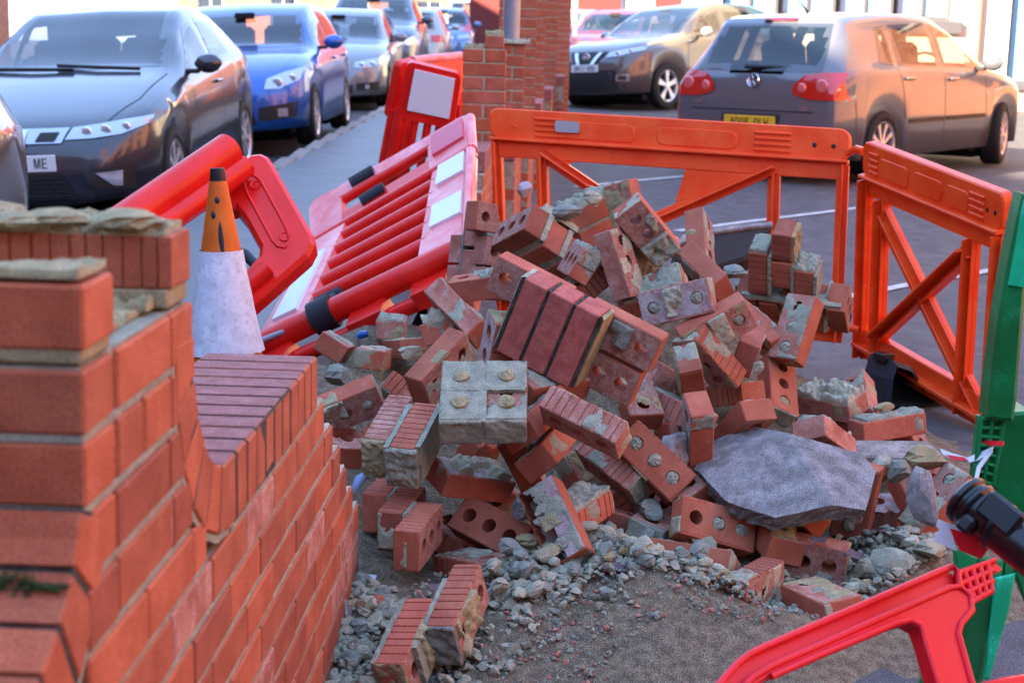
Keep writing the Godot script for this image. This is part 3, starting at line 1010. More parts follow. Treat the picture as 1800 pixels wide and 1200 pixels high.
	# the wall under the near sweep
	# pier, 440 mm square
	for j in range(-6, 6):
		var v1: float = VJ.call(j) - 0.005
		var v0: float = v1 - 0.065
		var cuts := []
		if j == -6: cuts = [[-1.91, -1.8075]]
		elif j % 2 != 0: cuts = [[-1.91, -1.8075], [-1.7875, -1.5725], [-1.5625, -1.46]] if j == -5 else [[-1.91, -1.8075], [-1.7975, -1.5825], [-1.5725, -1.47]]
		else: cuts = [[-1.91, -1.8075], [-1.7875, -1.693], [-1.683, -1.5725], [-1.5625, -1.47]]
		if j > -2:
			continue
		var lift := 0.010 if j == -6 else 0.0
		for c in cuts:
			var m: Material = [M.brick_wall, M.brick_wall_b, M.brick_wall_c, M.brick_wall_b][rng.randi() % 4]
			if c[0] < -1.9:
				wall_part(root, c[0], c[1], v0 + lift, v1 + lift, -0.215, 0.002, m)
				wall_part(root, c[0], c[1], v0 + lift, v1 + lift, -0.44, -0.225, m)
			else:
				wall_part(root, c[0] - 0.002, c[1] + 0.002, v0, v1, -0.1025, 0.0, m)
				wall_part(root, c[0], c[1], v0, v1, -0.44, -0.1125, M.brick_deep)
		if j > -6:
			core.box(T3(-1.69, (v0 + v1) / 2.0 - 0.003, -0.22), Vector3(0.43, 0.0748, 0.428))
			var pj := MB.new()
			pj.box(T3(-1.69, v0 - 0.005, -0.22), Vector3(0.4365, 0.0106, 0.4365), 0.002)
			put("bed_joint", pj, root, Transform3D.IDENTITY, M.mortar)
	for q in [[-1.858, 0.2755, -0.22, 0.098, 0.017, 0.436], [-1.515, 0.280, -0.22, 0.096, 0.024, 0.432], [-1.69, 0.270, -0.3, 0.2, 0.006, 0.27]]:
		var fb := MB.new()
		fb.box(T3(q[0], q[1], q[2]), Vector3(q[3], q[4], q[5]), 0.003)
		put("bed_joint", fb, root, Transform3D.IDENTITY, M.mortar_tan)
	# the ribbed brick laid across the back of the pier, and its neighbour
	for q in [[-0.2175, 0.0], [-0.44, -0.2275]]:
		var bm := brick_mesh(301 + int(q[0] * 100.0), 0.2175 if q[1] == 0.0 else 0.2125, 0.065, 0.0975, true, true, 9.0, M.brick_wall, M.bed)
		var t := Transform3D(Basis(Vector3(0, 0, 1), Vector3.UP, Vector3(-1, 0, 0)), Vector3(-1.5145, 0.3245, (q[0] + q[1]) / 2.0))
		put("brick", bm, root, t)
	for q in [[-1.562, -1.475, -0.11, -0.008, 0.010, 0.357, 5], [-1.562, -1.48, -0.215, -0.085, 0.014, 0.357, 6], [-1.562, -1.475, -0.43, -0.23, 0.012, 0.357, 7], [-1.905, -1.812, -0.2, -0.004, 0.007, 0.353, 8], [-1.79, -1.575, -0.10, -0.03, 0.008, 0.268, 9], [-1.60, -1.565, -0.215, -0.02, 0.012, 0.272, 12]]:
		var mp := mortar_patch(40 + q[6], q[0], q[1], q[2], q[3], q[4], 0.78, 1.3)
		put("mortar", mp, root, T3(0, q[5], 0), M.mortar_tan)
	# loose cakes of mortar on top of the pier
	for q in [[-1.53, 0.372, -0.06, 0.06], [-1.535, 0.371, -0.14, 0.055], [-1.55, 0.370, -0.185, 0.045], [-1.51, 0.373, -0.24, 0.06], [-1.54, 0.371, -0.30, 0.05]]:
		var ck := chunk_mesh(int(q[3] * 1000.0) + int(q[2] * -700.0), Vector3(0.05, 0.013, q[3] * 0.9), 3)
		put("mortar_cake", ck, root, Transform3D(Basis(Vector3.UP, q[2] * 9.0), Vector3(q[0], q[1], q[2])), M.mortar_tan)
	put("mortar_core", core, root, Transform3D.IDENTITY, M.mortar)
	# moss in the lowest front joint
	var mo := MB.new()
	var r := RandomNumberGenerator.new()
	r.seed = 3
	for i in 700:
		var z := -r.randf() * 0.13
		var spread := 0.006 + 0.004 * sin(z * 90.0) + (0.004 if z < -0.035 and z > -0.085 else 0.0)
		var p := Vector3(-1.972 + r.randf_range(-0.004, 0.006), 0.063 + r.randf_range(-1.0, 1.0) * spread, z)
		mo.box(Transform3D(Basis.from_euler(Vector3(r.randf() * 3, r.randf() * 3, r.randf() * 3)), p), Vector3(1, 2.2, 1) * r.randf_range(0.0008, 0.0024))
	var mm := put("moss", mo, root, Transform3D.IDENTITY, M.moss)
	mm.set_meta("kind", "stuff")


# lumpy faceted lump: a sphere bent by noise and shaved by random planes
func chunk_mesh(seed_: int, half: Vector3, cuts := 6) -> ArrayMesh:
	var r := RandomNumberGenerator.new()
	r.seed = seed_ * 7 + 3
	var f := FastNoiseLite.new()
	f.seed = seed_
	f.frequency = 0.9
	var rows := 6
	var cols := 9
	var pts := []
	var planes := []
	for i in cuts:
		planes.append([Vector3(r.randf_range(-1, 1), r.randf_range(-1, 1), r.randf_range(-1, 1)).normalized(), r.randf_range(0.45, 0.8)])
	var bend := func(p: Vector3) -> Vector3:
		p *= 1.0 + 0.28 * f.get_noise_3dv(p * 1.6) + 0.12 * f.get_noise_3dv(p * 5.0)
		for q in planes:
			var d: float = p.dot(q[0]) - q[1]
			if d > 0.0:
				p -= q[0] * d * 0.93
		return p * half
	for j in rows + 1:
		var row := PackedVector3Array()
		var th := PI * j / rows
		for i in cols:
			var a := TAU * i / cols + 0.3 * (j % 2)
			row.append(bend.call(Vector3(sin(th) * cos(a), cos(th), sin(th) * sin(a))))
		pts.append(row)
	var mb := MB.new()
	for j in rows:
		for i in cols:
			var k := (i + 1) % cols
			var a: Vector3 = pts[j][i]
			var b: Vector3 = pts[j][k]
			var c: Vector3 = pts[j + 1][k]
			var d: Vector3 = pts[j + 1][i]
			if j > 0:
				mb.tri(a, b, c, a + b + c)
			if j < rows - 1:
				mb.tri(a, c, d, a + c + d)
	return mb.done()


func build_far_wall() -> void:
	var specs := [
		# z, x of right face, width, height, kind
		[-8.7, -0.075, 0.235, 1.32, "broken"],
		[-10.3, 0.035, 0.16, 1.25, "post"],
		[-12.4, 0.13, 0.30, 3.2, "tall"],
		[-14.6, 0.236, 0.24, 3.2, "tall"],
		[-17.2, 0.40, 0.26, 3.2, "tall"],
		[-21.0, 0.66, 0.50, 3.4, "tall"],
	]
	var names := ["snapped brick pier with a stepped top next to the leaning red barrier", "short brick pier with a grey steel post rising from its top", "tall brick pier just behind the steel post", "fourth brick pier along the car park wall from the breach", "fifth brick pier along the car park wall from the breach", "wide sunlit brick pier at the far end of the wall"]
	for i in specs.size():
		var s: Array = specs[i]
		var g := gy(s[0])
		var root := thing("brick_pier", names[i], "pier", T3(s[1] - s[2] / 2.0, g, s[0]), "brick piers of the car park wall", "thing")
		var core := MB.new()
		var n := int(s[3] / 0.075)
		var w: float = s[2]
		for j in n:
			var y := j * 0.075 + 0.005
			var x0 := -w / 2.0
			var x1 := w / 2.0
			if s[4] == "broken":
				if j == n - 1: x0 = w / 2.0 - 0.115
				if j == n - 1: x1 = w / 2.0 - 0.012
			var d0 := -w / 2.0
			var d1 := w / 2.0
			var m: Material = M.brick_wall if rng.randf() < 0.6 else M.brick
			var split := 0.0
			if j % 2 == 0:
				wall_part(root, x0, x1, y, y + 0.065, 0.0075, d1, m)
				wall_part(root, x0, x1, y, y + 0.065, d0, -0.0075, m)
			else:
				wall_part(root, x0, minf(x1, -0.006), y, y + 0.065, d0, d1, m) if x0 < -0.02 else null
				wall_part(root, maxf(x0, 0.006), x1, y, y + 0.065, d0, d1, m)
			core.box(T3((x0 + x1) / 2.0, y + 0.0325, 0), Vector3(x1 - x0 - 0.012, 0.0758, w - 0.012))
		put("mortar_core", core, root, Transform3D.IDENTITY, M.mortar_pale)
		if s[4] == "broken":
			for q in [[-0.11, 0.0, n * 0.075 - 0.075], [0.0, 0.1, n * 0.075]]:
				var mp := mortar_patch(77 + int(q[2] * 10.0), q[0], q[1], -0.1, 0.1, 0.02, 0.75, 1.4)
				put("mortar", mp, root, T3(0, q[2], 0), M.mortar_tan)
		if s[4] == "post":
			var mp := mortar_patch(78, -0.11, 0.11, -0.11, 0.11, 0.02, 0.8, 1.4)
			put("mortar", mp, root, T3(0, n * 0.075, 0), M.mortar_pale)
			var po := thing("steel_post", "grey steel post standing on the short brick pier", "post", T3(s[1] - s[2] / 2.0 - 0.015, g + n * 0.075 + 0.004, s[0]))
			var pm := MB.new()
			pm.lathe(Transform3D.IDENTITY, PackedVector2Array([Vector2(0.055, 0.0), Vector2(0.055, 2.2), Vector2(0.0, 2.21)]), 18)
			put("tube", pm, po, Transform3D.IDENTITY, M.grey_metal)
			var fl := MB.new()
			fl.lathe(Transform3D.IDENTITY, PackedVector2Array([Vector2(0.0, 0.0), Vector2(0.075, 0.0), Vector2(0.075, 0.012), Vector2(0.056, 0.016)]), 18)
			put("flange", fl, po, Transform3D.IDENTITY, M.grey_metal)
	# low panels of wall between the piers
	var panels := [[-6.9, -8.58, -0.175, 0.74], [-8.82, -10.2, -0.01, 0.62], [-10.39, -12.25, 0.08, 0.58], [-12.55, -14.48, 0.18, 0.6], [-14.72, -17.07, 0.31, 0.6], [-17.33, -20.75, 0.50, 0.62]]
	var pnames := ["low brick wall stub that the tilted red barrier leans on", "low brick panel between the snapped pier and the post pier", "low brick panel behind the steel post", "low brick panel beyond the first tall pier", "low brick panel beyond the fourth pier", "farthest low brick panel of the wall"]
	for i in panels.size():
		var p: Array = panels[i]
		var g := gy((p[0] + p[1]) / 2.0)
		var L: float = absf(p[1] - p[0])
		var bx := Basis(Vector3(sin(0.0277), 0, -cos(0.0277)), Vector3.UP, Vector3(cos(0.0277), 0, sin(0.0277)))
		var root := thing("low_wall", pnames[i], "wall", Transform3D(bx, Vector3(p[2], g - 0.05, p[0])), "low brick panels of the car park wall", "thing")
		var n := int(p[3] / 0.075)
		var core := MB.new()
		for j in n:
			var u := 0.0 if j % 2 == 0 else -0.1125
			if i == 0 and j > 3:
				u = 0.1125 * (j - 3)
			var first := u
			while u < L - 0.03:
				wall_part(root, maxf(u, 0.0) + 0.005, minf(u + 0.225, L) - 0.005, j * 0.075 + 0.005, j * 0.075 + 0.07, -0.215, 0.0, M.brick_wall if rng.randf() < 0.7 else M.brick)
				u += 0.225
			core.box(T3((maxf(first, 0.0) + L) / 2.0, j * 0.075 + 0.0375, -0.1075), Vector3(L - maxf(first, 0.0) - 0.01, 0.0752, 0.204))
		var u2 := 0.1125 * maxf(n - 3, 0) if i == 0 else 0.0
		while u2 < L - 0.07:
			wall_part(root, u2, u2 + 0.066, n * 0.075 + 0.005, n * 0.075 + 0.1075, -0.217, 0.002, M.coping, "coping_brick")
			u2 += 0.075
		put("mortar_core", core, root, Transform3D.IDENTITY, M.mortar)


func bed_mat(k: String) -> Material:
	return {"bed": M.bed, "white": M.bed_white, "clean": M.bed_clean, "dusty": M.brick_dusty}[k]


func side_mat(k: String) -> Material:
	return {"c": [M.brick, M.brick_pinkish, M.brick_brown, M.brick, M.brick_pinkish][side_count()], "d": M.brick_dusty, "g": M.mortar_grey, "w": M.weathered}[k]


func side_count() -> int:
	var k: int = counts.get("side", 0)
	counts["side"] = k + 1
	return [0, 1, 2, 1, 0, 3, 2, 4, 0, 1][k % 10]


func some_mortar(seed_: int) -> Material:
	return [M.mortar, M.mortar_pale, M.mortar_tan, M.mortar][seed_ % 4]


# p: [face, a0, a1, b0, b1, thickness, cover] measured from the brick's nearest corner
func face_patch(o: Node3D, p: Array, sx: float, sw: float, hx: float, seed_: int) -> void:
	var hy := 0.0325
	var hz := 0.05125
	var m := some_mortar(seed_)
	if p[0] == "B":
		var xa: float = -sx * hx + sx * p[1]
		var xb: float = -sx * hx + sx * p[2]
		var za: float = -sw * hz + sw * p[3]
		var zb: float = -sw * hz + sw * p[4]
		put("mortar", mortar_patch(seed_, minf(xa, xb) + 0.003, maxf(xa, xb) - 0.003, minf(za, zb) + 0.003, maxf(za, zb) - 0.003, p[5], p[6], 1.2), o, T3(0, hy, 0), m)
	elif p[0] == "S":
		var xa: float = -sx * hx + sx * p[1]
		var xb: float = -sx * hx + sx * p[2]
		var za: float = sw * (hy - p[3])
		var zb: float = sw * (hy - p[4])
		put("mortar", mortar_patch(seed_, minf(xa, xb) + 0.002, maxf(xa, xb) - 0.002, minf(za, zb) + 0.002, maxf(za, zb) - 0.002, p[5], p[6], 1.2), o, Transform3D(Basis(Vector3.RIGHT, Vector3(0, 0, -sw), Vector3(0, sw, 0)), Vector3(0, 0, -sw * hz)), m)
	else:
		var xa: float = -sw * hz + sw * p[1]
		var xb: float = -sw * hz + sw * p[2]
		var za: float = -sx * (hy - p[3])
		var zb: float = -sx * (hy - p[4])
		put("mortar", mortar_patch(seed_, minf(xa, xb) + 0.002, maxf(xa, xb) - 0.002, minf(za, zb) + 0.002, maxf(za, zb) - 0.002, p[5], p[6], 1.2), o, Transform3D(Basis(Vector3.BACK, Vector3(-sx, 0, 0), Vector3(0, -sx, 0)), Vector3(-sx * hx, 0, 0)), m)


func pile_brick(label: String, t: Transform3D, seed_: int, side: String, bed: String, plugs: String, patches: Array, sx: int, sw: int, L: float, group := "loose bricks of the fallen heap") -> void:
	var o := MeshInstance3D.new()
	var t2 := t
	var m: ArrayMesh
	if L < 0.2:
		# broken: the whole end lies at the near corner
		var full := 0.215
		m = brick_mesh(seed_, full, 0.065, 0.1025, true, true, -full / 2.0 + L, side_mat(side), bed_mat(bed))
		if sx < 0:
			t2.basis = t.basis * Basis(Vector3.BACK, PI)
		t2.origin = t2.origin + t2.basis.x * (full - L) / 2.0
	else:
		m = brick_mesh(seed_, L, 0.065, 0.1025, true, true, 9.0, side_mat(side), bed_mat(bed))
	o.mesh = m
	o.name = numbered("brick")
	add_child(o, true)
	o.transform = t2
	tag(o, label, "brick", group)
	for c in plugs:
		# hole 1 is nearest the near corner
		var x := -sx * 0.066 * (2 - int(c))
		put("mortar_plug", plug(seed_ + int(c), x, 0.0325 + [-0.004, -0.001, 0.002][(seed_ + int(c)) % 3]), o, Transform3D.IDENTITY, some_mortar(seed_))
	var rr := RandomNumberGenerator.new()
	rr.seed = seed_ + 77
	if L > 0.2 and side != "g":
		# thin smears and crusts left where the mortar sheared off
		if rr.randf() < 0.6:
			var a := rr.randf_range(0.0, 0.12)
			patches.append(["S", a, minf(a + rr.randf_range(0.05, 0.12), 0.214), 0.0, 0.065, rr.randf_range(0.0015, 0.0035), rr.randf_range(0.36, 0.5)])
		if rr.randf() < 0.55:
			patches.append(["E", 0.0, 0.102, 0.0, 0.065, rr.randf_range(0.0015, 0.004), rr.randf_range(0.38, 0.58)])
		if patches.size() < 3 and bed != "clean":
			patches.append(["B", 0.0, 0.214, 0.0, 0.102, rr.randf_range(0.002, 0.005), rr.randf_range(0.38, 0.52)])
	var k := 0
	for p in patches:
		k += 1
		face_patch(o, p, sx, sw, 0.1075, seed_ * 3 + k)


# a brick of a fragment: c = centre, axes of its length, its height (holes) and its width (ribbed side at +width)
func frag_brick(root: Node3D, c: Vector3, al: Vector3, ah: Vector3, seed_: int, side: String, bed: String, L := 0.215, plugs := "", cut := 9.0) -> Node3D:
	var m := brick_mesh(seed_, L, 0.065, 0.1025, true, true, cut, side_mat(side), bed_mat(bed))
	var o := put("brick", m, root, Transform3D(Basis(al, ah, al.cross(ah)), c))
	for p in plugs:
		put("mortar_plug", plug(seed_ + int(p), -0.066 * (2 - int(p)), 0.0315), o, Transform3D.IDENTITY, M.mortar)
	return o


func joint(root: Node3D, seed_: int, c: Vector3, s: Vector3, m: Material, called := "mortar") -> void:
	# a slab of mortar with an uneven, weathered rim
	var r := RandomNumberGenerator.new()
	r.seed = seed_
	var mb := MB.new()
	var nx := 12
	var per := []
	var dims := [s.x, s.y, s.z]
	var thin := 0
	for i in 3:
		if dims[i] < dims[thin]: thin = i
	var u := (thin + 1) % 3
	var w := (thin + 2) % 3
	var pts := []
	for e in 2:
		var ring := PackedVector3Array()
		for k in 4 * nx:
			var side := k / nx
			var f := float(k % nx) / nx
			var a := 0.0
			var b := 0.0
			if side == 0: a = f - 0.5; b = -0.5
			elif side == 1: a = 0.5; b = f - 0.5
			elif side == 2: a = 0.5 - f; b = 0.5
			else: a = -0.5; b = 0.5 - f
			var q := [0.0, 0.0, 0.0]
			var j := r.randf_range(-0.003, 0.0015)
			q[u] = a * (dims[u] + j * 2.0)
			q[w] = b * (dims[w] + j * 2.0)
			q[thin] = (e - 0.5) * dims[thin]
			ring.append(c + Vector3(q[0], q[1], q[2]))
		pts.append(ring)
	mb.loft(pts)
	put(called, mb, root, Transform3D.IDENTITY, m)


func fragment(called: String, label: String, t: Transform3D) -> Node3D:
	return thing(called, label, "masonry", t, "mortared fragments of the fallen wall")


func fragment_coping(t: Transform3D, sx: int) -> void:
	# x runs along the coping bricks (215 mm), y along the wall, z into the wall
	var s := float(sx)
	var o := fragment("coping_fragment", "four course slab of fallen coping, three weathered bricks with mossy black joints", t)
	for i in 3:
		var y := 0.0325 + i * 0.075
		frag_brick(o, Vector3(s * 0.1075, y, 0.05125), Vector3(s, 0, 0), Vector3(0, s, 0), 811 + i, "w", "bed")
		if i < 2:
			joint(o, 60 + i, Vector3(s * 0.1075, y + 0.0375, 0.054), Vector3(0.212, 0.0095, 0.100), M.mortar_dark, "joint")
	joint(o, 64, Vector3(s * 0.105, -0.008, 0.056), Vector3(0.205, 0.013, 0.094), M.mortar_pale, "joint")
	joint(o, 65, Vector3(s * 0.105, -0.005, 0.006), Vector3(0.208, 0.0085, 0.013), M.mortar_dark, "joint")
	joint(o, 66, Vector3(s * 0.105, 0.2225, 0.055), Vector3(0.200, 0.012, 0.096), M.mortar_tan, "joint")
	joint(o, 68, Vector3(s * 0.105, 0.220, 0.004), Vector3(0.206, 0.0085, 0.009), M.mortar_dark, "joint")
	joint(o, 67, Vector3(s * 0.1075, 0.11, 0.1075), Vector3(0.20, 0.225, 0.009), M.mortar)
	var k := 0
	for q in [[0.071, -0.012, "3"], [0.071, 0.262, "12"], [0.184, 0.10, ""], [0.184, 0.25, ""]]:
		k += 1
		var b := frag_brick(o, Vector3(s * q[0], q[1], 0.145), Vector3(0, 1, 0), Vector3(0, 0, -1), 830 + k, "c", "bed", 0.215, q[2])
	put("mortar", mortar_patch(71, -0.03, 0.03, -0.03, 0.03, 0.012, 0.8), o, Transform3D(Basis(Vector3(1, 0, 0), Vector3(0, 0, -1), Vector3(0, 1, 0)), Vector3(s * 0.06, 0.262, 0.1125)), M.mortar_grey)
	put("moss", mortar_patch(72, -0.09, 0.09, -0.004, 0.004, 0.004, 0.5), o, Transform3D(Basis(Vector3(1, 0, 0), Vector3(0, 0, -1), Vector3(0, 1, 0)), Vector3(s * 0.11, 0.145, 0.0065)), M.moss)


func fragment_grey_block(t: Transform3D, sx: int) -> void:
	# x into the heap, y down, z to the right
	var s := float(sx)
	var o := fragment("grey_mortar_block", "square block of two bricks skinned with smooth grey mortar and a cross joint", t)
	for i in 2:
		frag_brick(o, Vector3(s * 0.1075, 0.042, 0.052 + i * 0.111), Vector3(s, 0, 0), Vector3(0, 1, 0), 850 + i, "c", "bed")
		for h in 2:
			# pats of mortar on the top face, one over each hole
			put("mortar_plug", plug(880 + i * 3 + h, 0.0, 0.004), o, Transform3D(Basis(Vector3(1.15, 0, 0), Vector3(0, -1, 0), Vector3(0, 0, -1.25)), Vector3(s * (0.06 + h * 0.095), -0.001, 0.05 + i * 0.113)), M.mortar_tan)
	for i in 2:
		for h in 2:
			put("mortar", mortar_patch(890 + i * 2 + h, -0.051, 0.051, -0.0515, 0.0515, 0.0095, 0.97 if not (i == 1 and h == 0) else 0.62, 0.4), o, Transform3D(Basis(Vector3(1, 0, 0), Vector3(0, -1, 0), Vector3(0, 0, -1)), Vector3(s * (0.053 + h * 0.107), 0.0095, 0.053 + i * 0.109)), M.mortar)
	for i in 2:
		put("mortar", mortar_patch(870 + i, -0.051, 0.051, -0.036, 0.036, 0.009, 0.96, 0.6), o, Transform3D(Basis(Vector3(0, 0, 1), Vector3(-s, 0, 0), Vector3(0, -s, 0)), Vector3(s * 0.001, 0.038, 0.053 + i * 0.109)), M.mortar)
	joint(o, 90, Vector3(s * 0.1, 0.037, 0.1075), Vector3(0.214, 0.076, 0.016), M.mortar)
	joint(o, 91, Vector3(s * 0.107, 0.0035, 0.1075), Vector3(0.009, 0.011, 0.205), M.mortar)


func fragment_mortared_pair(t: Transform3D, sx: int) -> void:
	# x along the bricks, y to the left through the bed joint, z down
	var s := float(sx)
	var o := fragment("mortared_pair", "ribbed brick between thick mortar skins, a second brick stuck to its left", t)
	frag_brick(o, Vector3(s * 0.1075, 0.0325, 0.05125), Vector3(s, 0, 0), Vector3(0, -s, 0), 861, "c", "bed")
	frag_brick(o, Vector3(s * 0.135, 0.110, 0.05125), Vector3(s, 0, 0), Vector3(0, -s, 0), 862, "d", "bed")
	for q in [[-0.007, 0.1075, 0.21, 0.105, 1], [0.0725, 0.1, 0.215, 0.1, 1]]:
		joint(o, int(q[1] * 900.0), Vector3(s * q[1], q[0], 0.05), Vector3(q[2], 0.014, q[3]), M.mortar)
	put("mortar", mortar_patch(863, -0.04, 0.04, -0.055, 0.05, 0.016, 0.95, 1.3), o, Transform3D(Basis(Vector3(0, 1, 0), Vector3(-s, 0, 0), Vector3(0, 0, s)), Vector3(0.001 * s, 0.033, 0.055)), M.mortar)
	put("mortar", mortar_patch(864, -0.032, 0.034, -0.055, 0.05, 0.018, 0.95, 1.3), o, Transform3D(Basis(Vector3(0, 1, 0), Vector3(-s, 0, 0), Vector3(0, 0, s)), Vector3(0.029 * s, 0.110, 0.055)), M.mortar_tan)


func fragment_ribbed_three(t: Transform3D, sx: int) -> void:
	var s := float(sx)
	var o := fragment("ribbed_wall_fragment", "three ribbed bricks still bonded in steps beside the broken wall end", t)
	for i in 3:
		frag_brick(o, Vector3(s * (0.1075 + 0.115 * i), 0.0325 + 0.076 * i, 0.05125), Vector3(s, 0, 0), Vector3(0, s, 0) * -1.0, 871 + i, "c", "bed")
		if i < 2:
			joint(o, 95 + i, Vector3(s * (0.165 + 0.115 * i), 0.0705 + 0.076 * i, 0.051), Vector3(0.10, 0.011, 0.1), M.mortar)
	put("mortar", mortar_patch(876, -0.03, 0.03, -0.045, 0.045, 0.005, 0.6, 1.0), o, Transform3D(Basis(Vector3(0, 1, 0), Vector3(-s, 0, 0), Vector3(0, 0, s)), Vector3(s * 0.115, 0.108, 0.05)), M.mortar_pale)
	put("mortar", mortar_patch(877, 0.0, 0.03, -0.045, 0.02, 0.004, 0.62, 1.0), o, Transform3D(Basis(Vector3(0, 1, 0), Vector3(-s, 0, 0), Vector3(0, 0, s)), Vector3(0.0, 0.032, 0.05)), M.mortar_pale)


func fragment_front_pair(t: Transform3D, sx: int) -> void:
	var s := float(sx)
	var o := fragment("front_pair", "two ribbed bricks bonded side by side at the front of the heap", t)
	frag_brick(o, Vector3(s * 0.1075, 0.0325, 0.05125), Vector3(s, 0, 0), Vector3(0, -s, 0), 881, "c", "bed")
	frag_brick(o, Vector3(s * (0.1075 - 0.12), 0.1085, 0.05125), Vector3(s, 0, 0), Vector3(0, -s, 0), 882, "c", "bed")
	joint(o, 98, Vector3(s * 0.05, 0.0705, 0.052), Vector3(0.235, 0.0125, 0.1), M.mortar)
	joint(o, 99, Vector3(s * -0.01, 0.147, 0.052), Vector3(0.215, 0.013, 0.1), M.mortar)
	put("mortar", mortar_patch(883, -0.032, 0.035, -0.05, 0.05, 0.010, 0.92, 1.2), o, Transform3D(Basis(Vector3(0, 1, 0), Vector3(-s, 0, 0), Vector3(0, 0, s)), Vector3(0.0005 * s, 0.033, 0.052)), M.mortar_grey)
	put("mortar", mortar_patch(884, -0.1, 0.02, -0.05, 0.04, 0.012, 0.75, 1.3), o, Transform3D(Basis(Vector3(-1, 0, 0), Vector3(0, -1, 0), Vector3(0, 0, 1)), Vector3(s * 0.11, 0.0005, 0.055)), M.mortar_tan)
	put("mortar", mortar_patch(885, -0.032, 0.035, -0.05, 0.05, 0.006, 0.6, 1.2), o, Transform3D(Basis(Vector3(0, 1, 0), Vector3(-s, 0, 0), Vector3(0, 0, s)), Vector3(s * -0.12, 0.1085, 0.052)), M.mortar_tan)
	put("mortar", mortar_patch(886, -0.09, -0.02, -0.04, 0.05, 0.016, 0.85, 1.3), o, Transform3D(Basis(Vector3(1, 0, 0), Vector3(0, -1, 0), Vector3(0, 0, -1)), Vector3(s * -0.06, 0.078, 0.05)), M.mortar_tan)


func fragment_top_pair(t: Transform3D, sx: int) -> void:
	var s := float(sx)
	var o := fragment("top_fragment", "two smooth bricks bonded together across the top of the heap", t)
	for i in 2:
		frag_brick(o, Vector3(s * (0.09 + 0.02 * i), 0.0325 - 0.075 * i, 0.05125), Vector3(s, 0, 0), Vector3(0, s, 0), 891 + i, "c", "bed")
	joint(o, 101, Vector3(s * 0.1, -0.005, 0.052), Vector3(0.195, 0.0105, 0.1), M.mortar)
	put("mortar", mortar_patch(893, -0.1, 0.1, -0.05, 0.05, 0.022, 0.75, 1.3), o, Transform3D(Basis(Vector3(1, 0, 0), Vector3(0, 1, 0), Vector3(0, 0, 1)), Vector3(s * 0.1, 0.065, 0.05)), M.mortar)


func fragment_top_left(t: Transform3D, sx: int) -> void:
	var s := float(sx)
	var o := fragment("top_left_fragment", "three brick ends in thick pale joints at the heap's upper left", t)
	for i in 3:
		frag_brick(o, Vector3(s * 0.1075, 0.0325 + 0.083 * i, 0.05125 + 0.012 * i), Vector3(s, 0, 0), Vector3(0, s, 0), 901 + i, "c", "bed")
		joint(o, 105 + i, Vector3(s * 0.103, 0.074 + 0.083 * i, 0.05 + 0.012 * i), Vector3(0.215, 0.018, 0.104), M.mortar_pale)
	put("mortar", mortar_patch(905, -0.07, 0.07, -0.05, 0.05, 0.02, 0.8, 1.3), o, Transform3D(Basis(Vector3(0, 1, 0), Vector3(0, 0, -1), Vector3(-1, 0, 0)), Vector3(s * 0.05, 0.11, 0.0)), M.mortar_pale)


func fragment_tilted_stack(t: Transform3D, sx: int) -> void:
	# a piece of the wall on its side: bed faces to the right, smooth faces to the camera's left
	var s := float(sx)
	var o := fragment("tilted_stack", "piece of brickwork on its side under the leaning barrier's corner", t)
	frag_brick(o, Vector3(s * 0.05, 0.0325, 0.05125), Vector3(s, 0, 0), Vector3(0, s, 0), 911, "c", "bed", 0.215, "", -0.005)
	for q in [[0.0, 0.02, 0.165], [0.0, 0.08, 0.10], [0.0, 0.08, 0.215], [0.0, 0.155, 0.16], [0.0, 0.155, 0.27], [0.0, 0.02, 0.275]]:
		frag_brick(o, Vector3(s * 0.1075, q[1] + 0.0125, q[2]), Vector3(s, 0, 0), Vector3(0, s, 0), 912 + int(q[1] * 100.0 + q[2] * 10.0), "d", "bed")
	joint(o, 111, Vector3(s * 0.1, 0.055, 0.19), Vector3(0.2, 0.01, 0.23), M.mortar_grey)
	joint(o, 112, Vector3(s * 0.1, 0.13, 0.2), Vector3(0.2, 0.01, 0.23), M.mortar_grey)
	joint(o, 113, Vector3(s * 0.1, 0.03, 0.108), Vector3(0.2, 0.06, 0.01), M.mortar_grey)


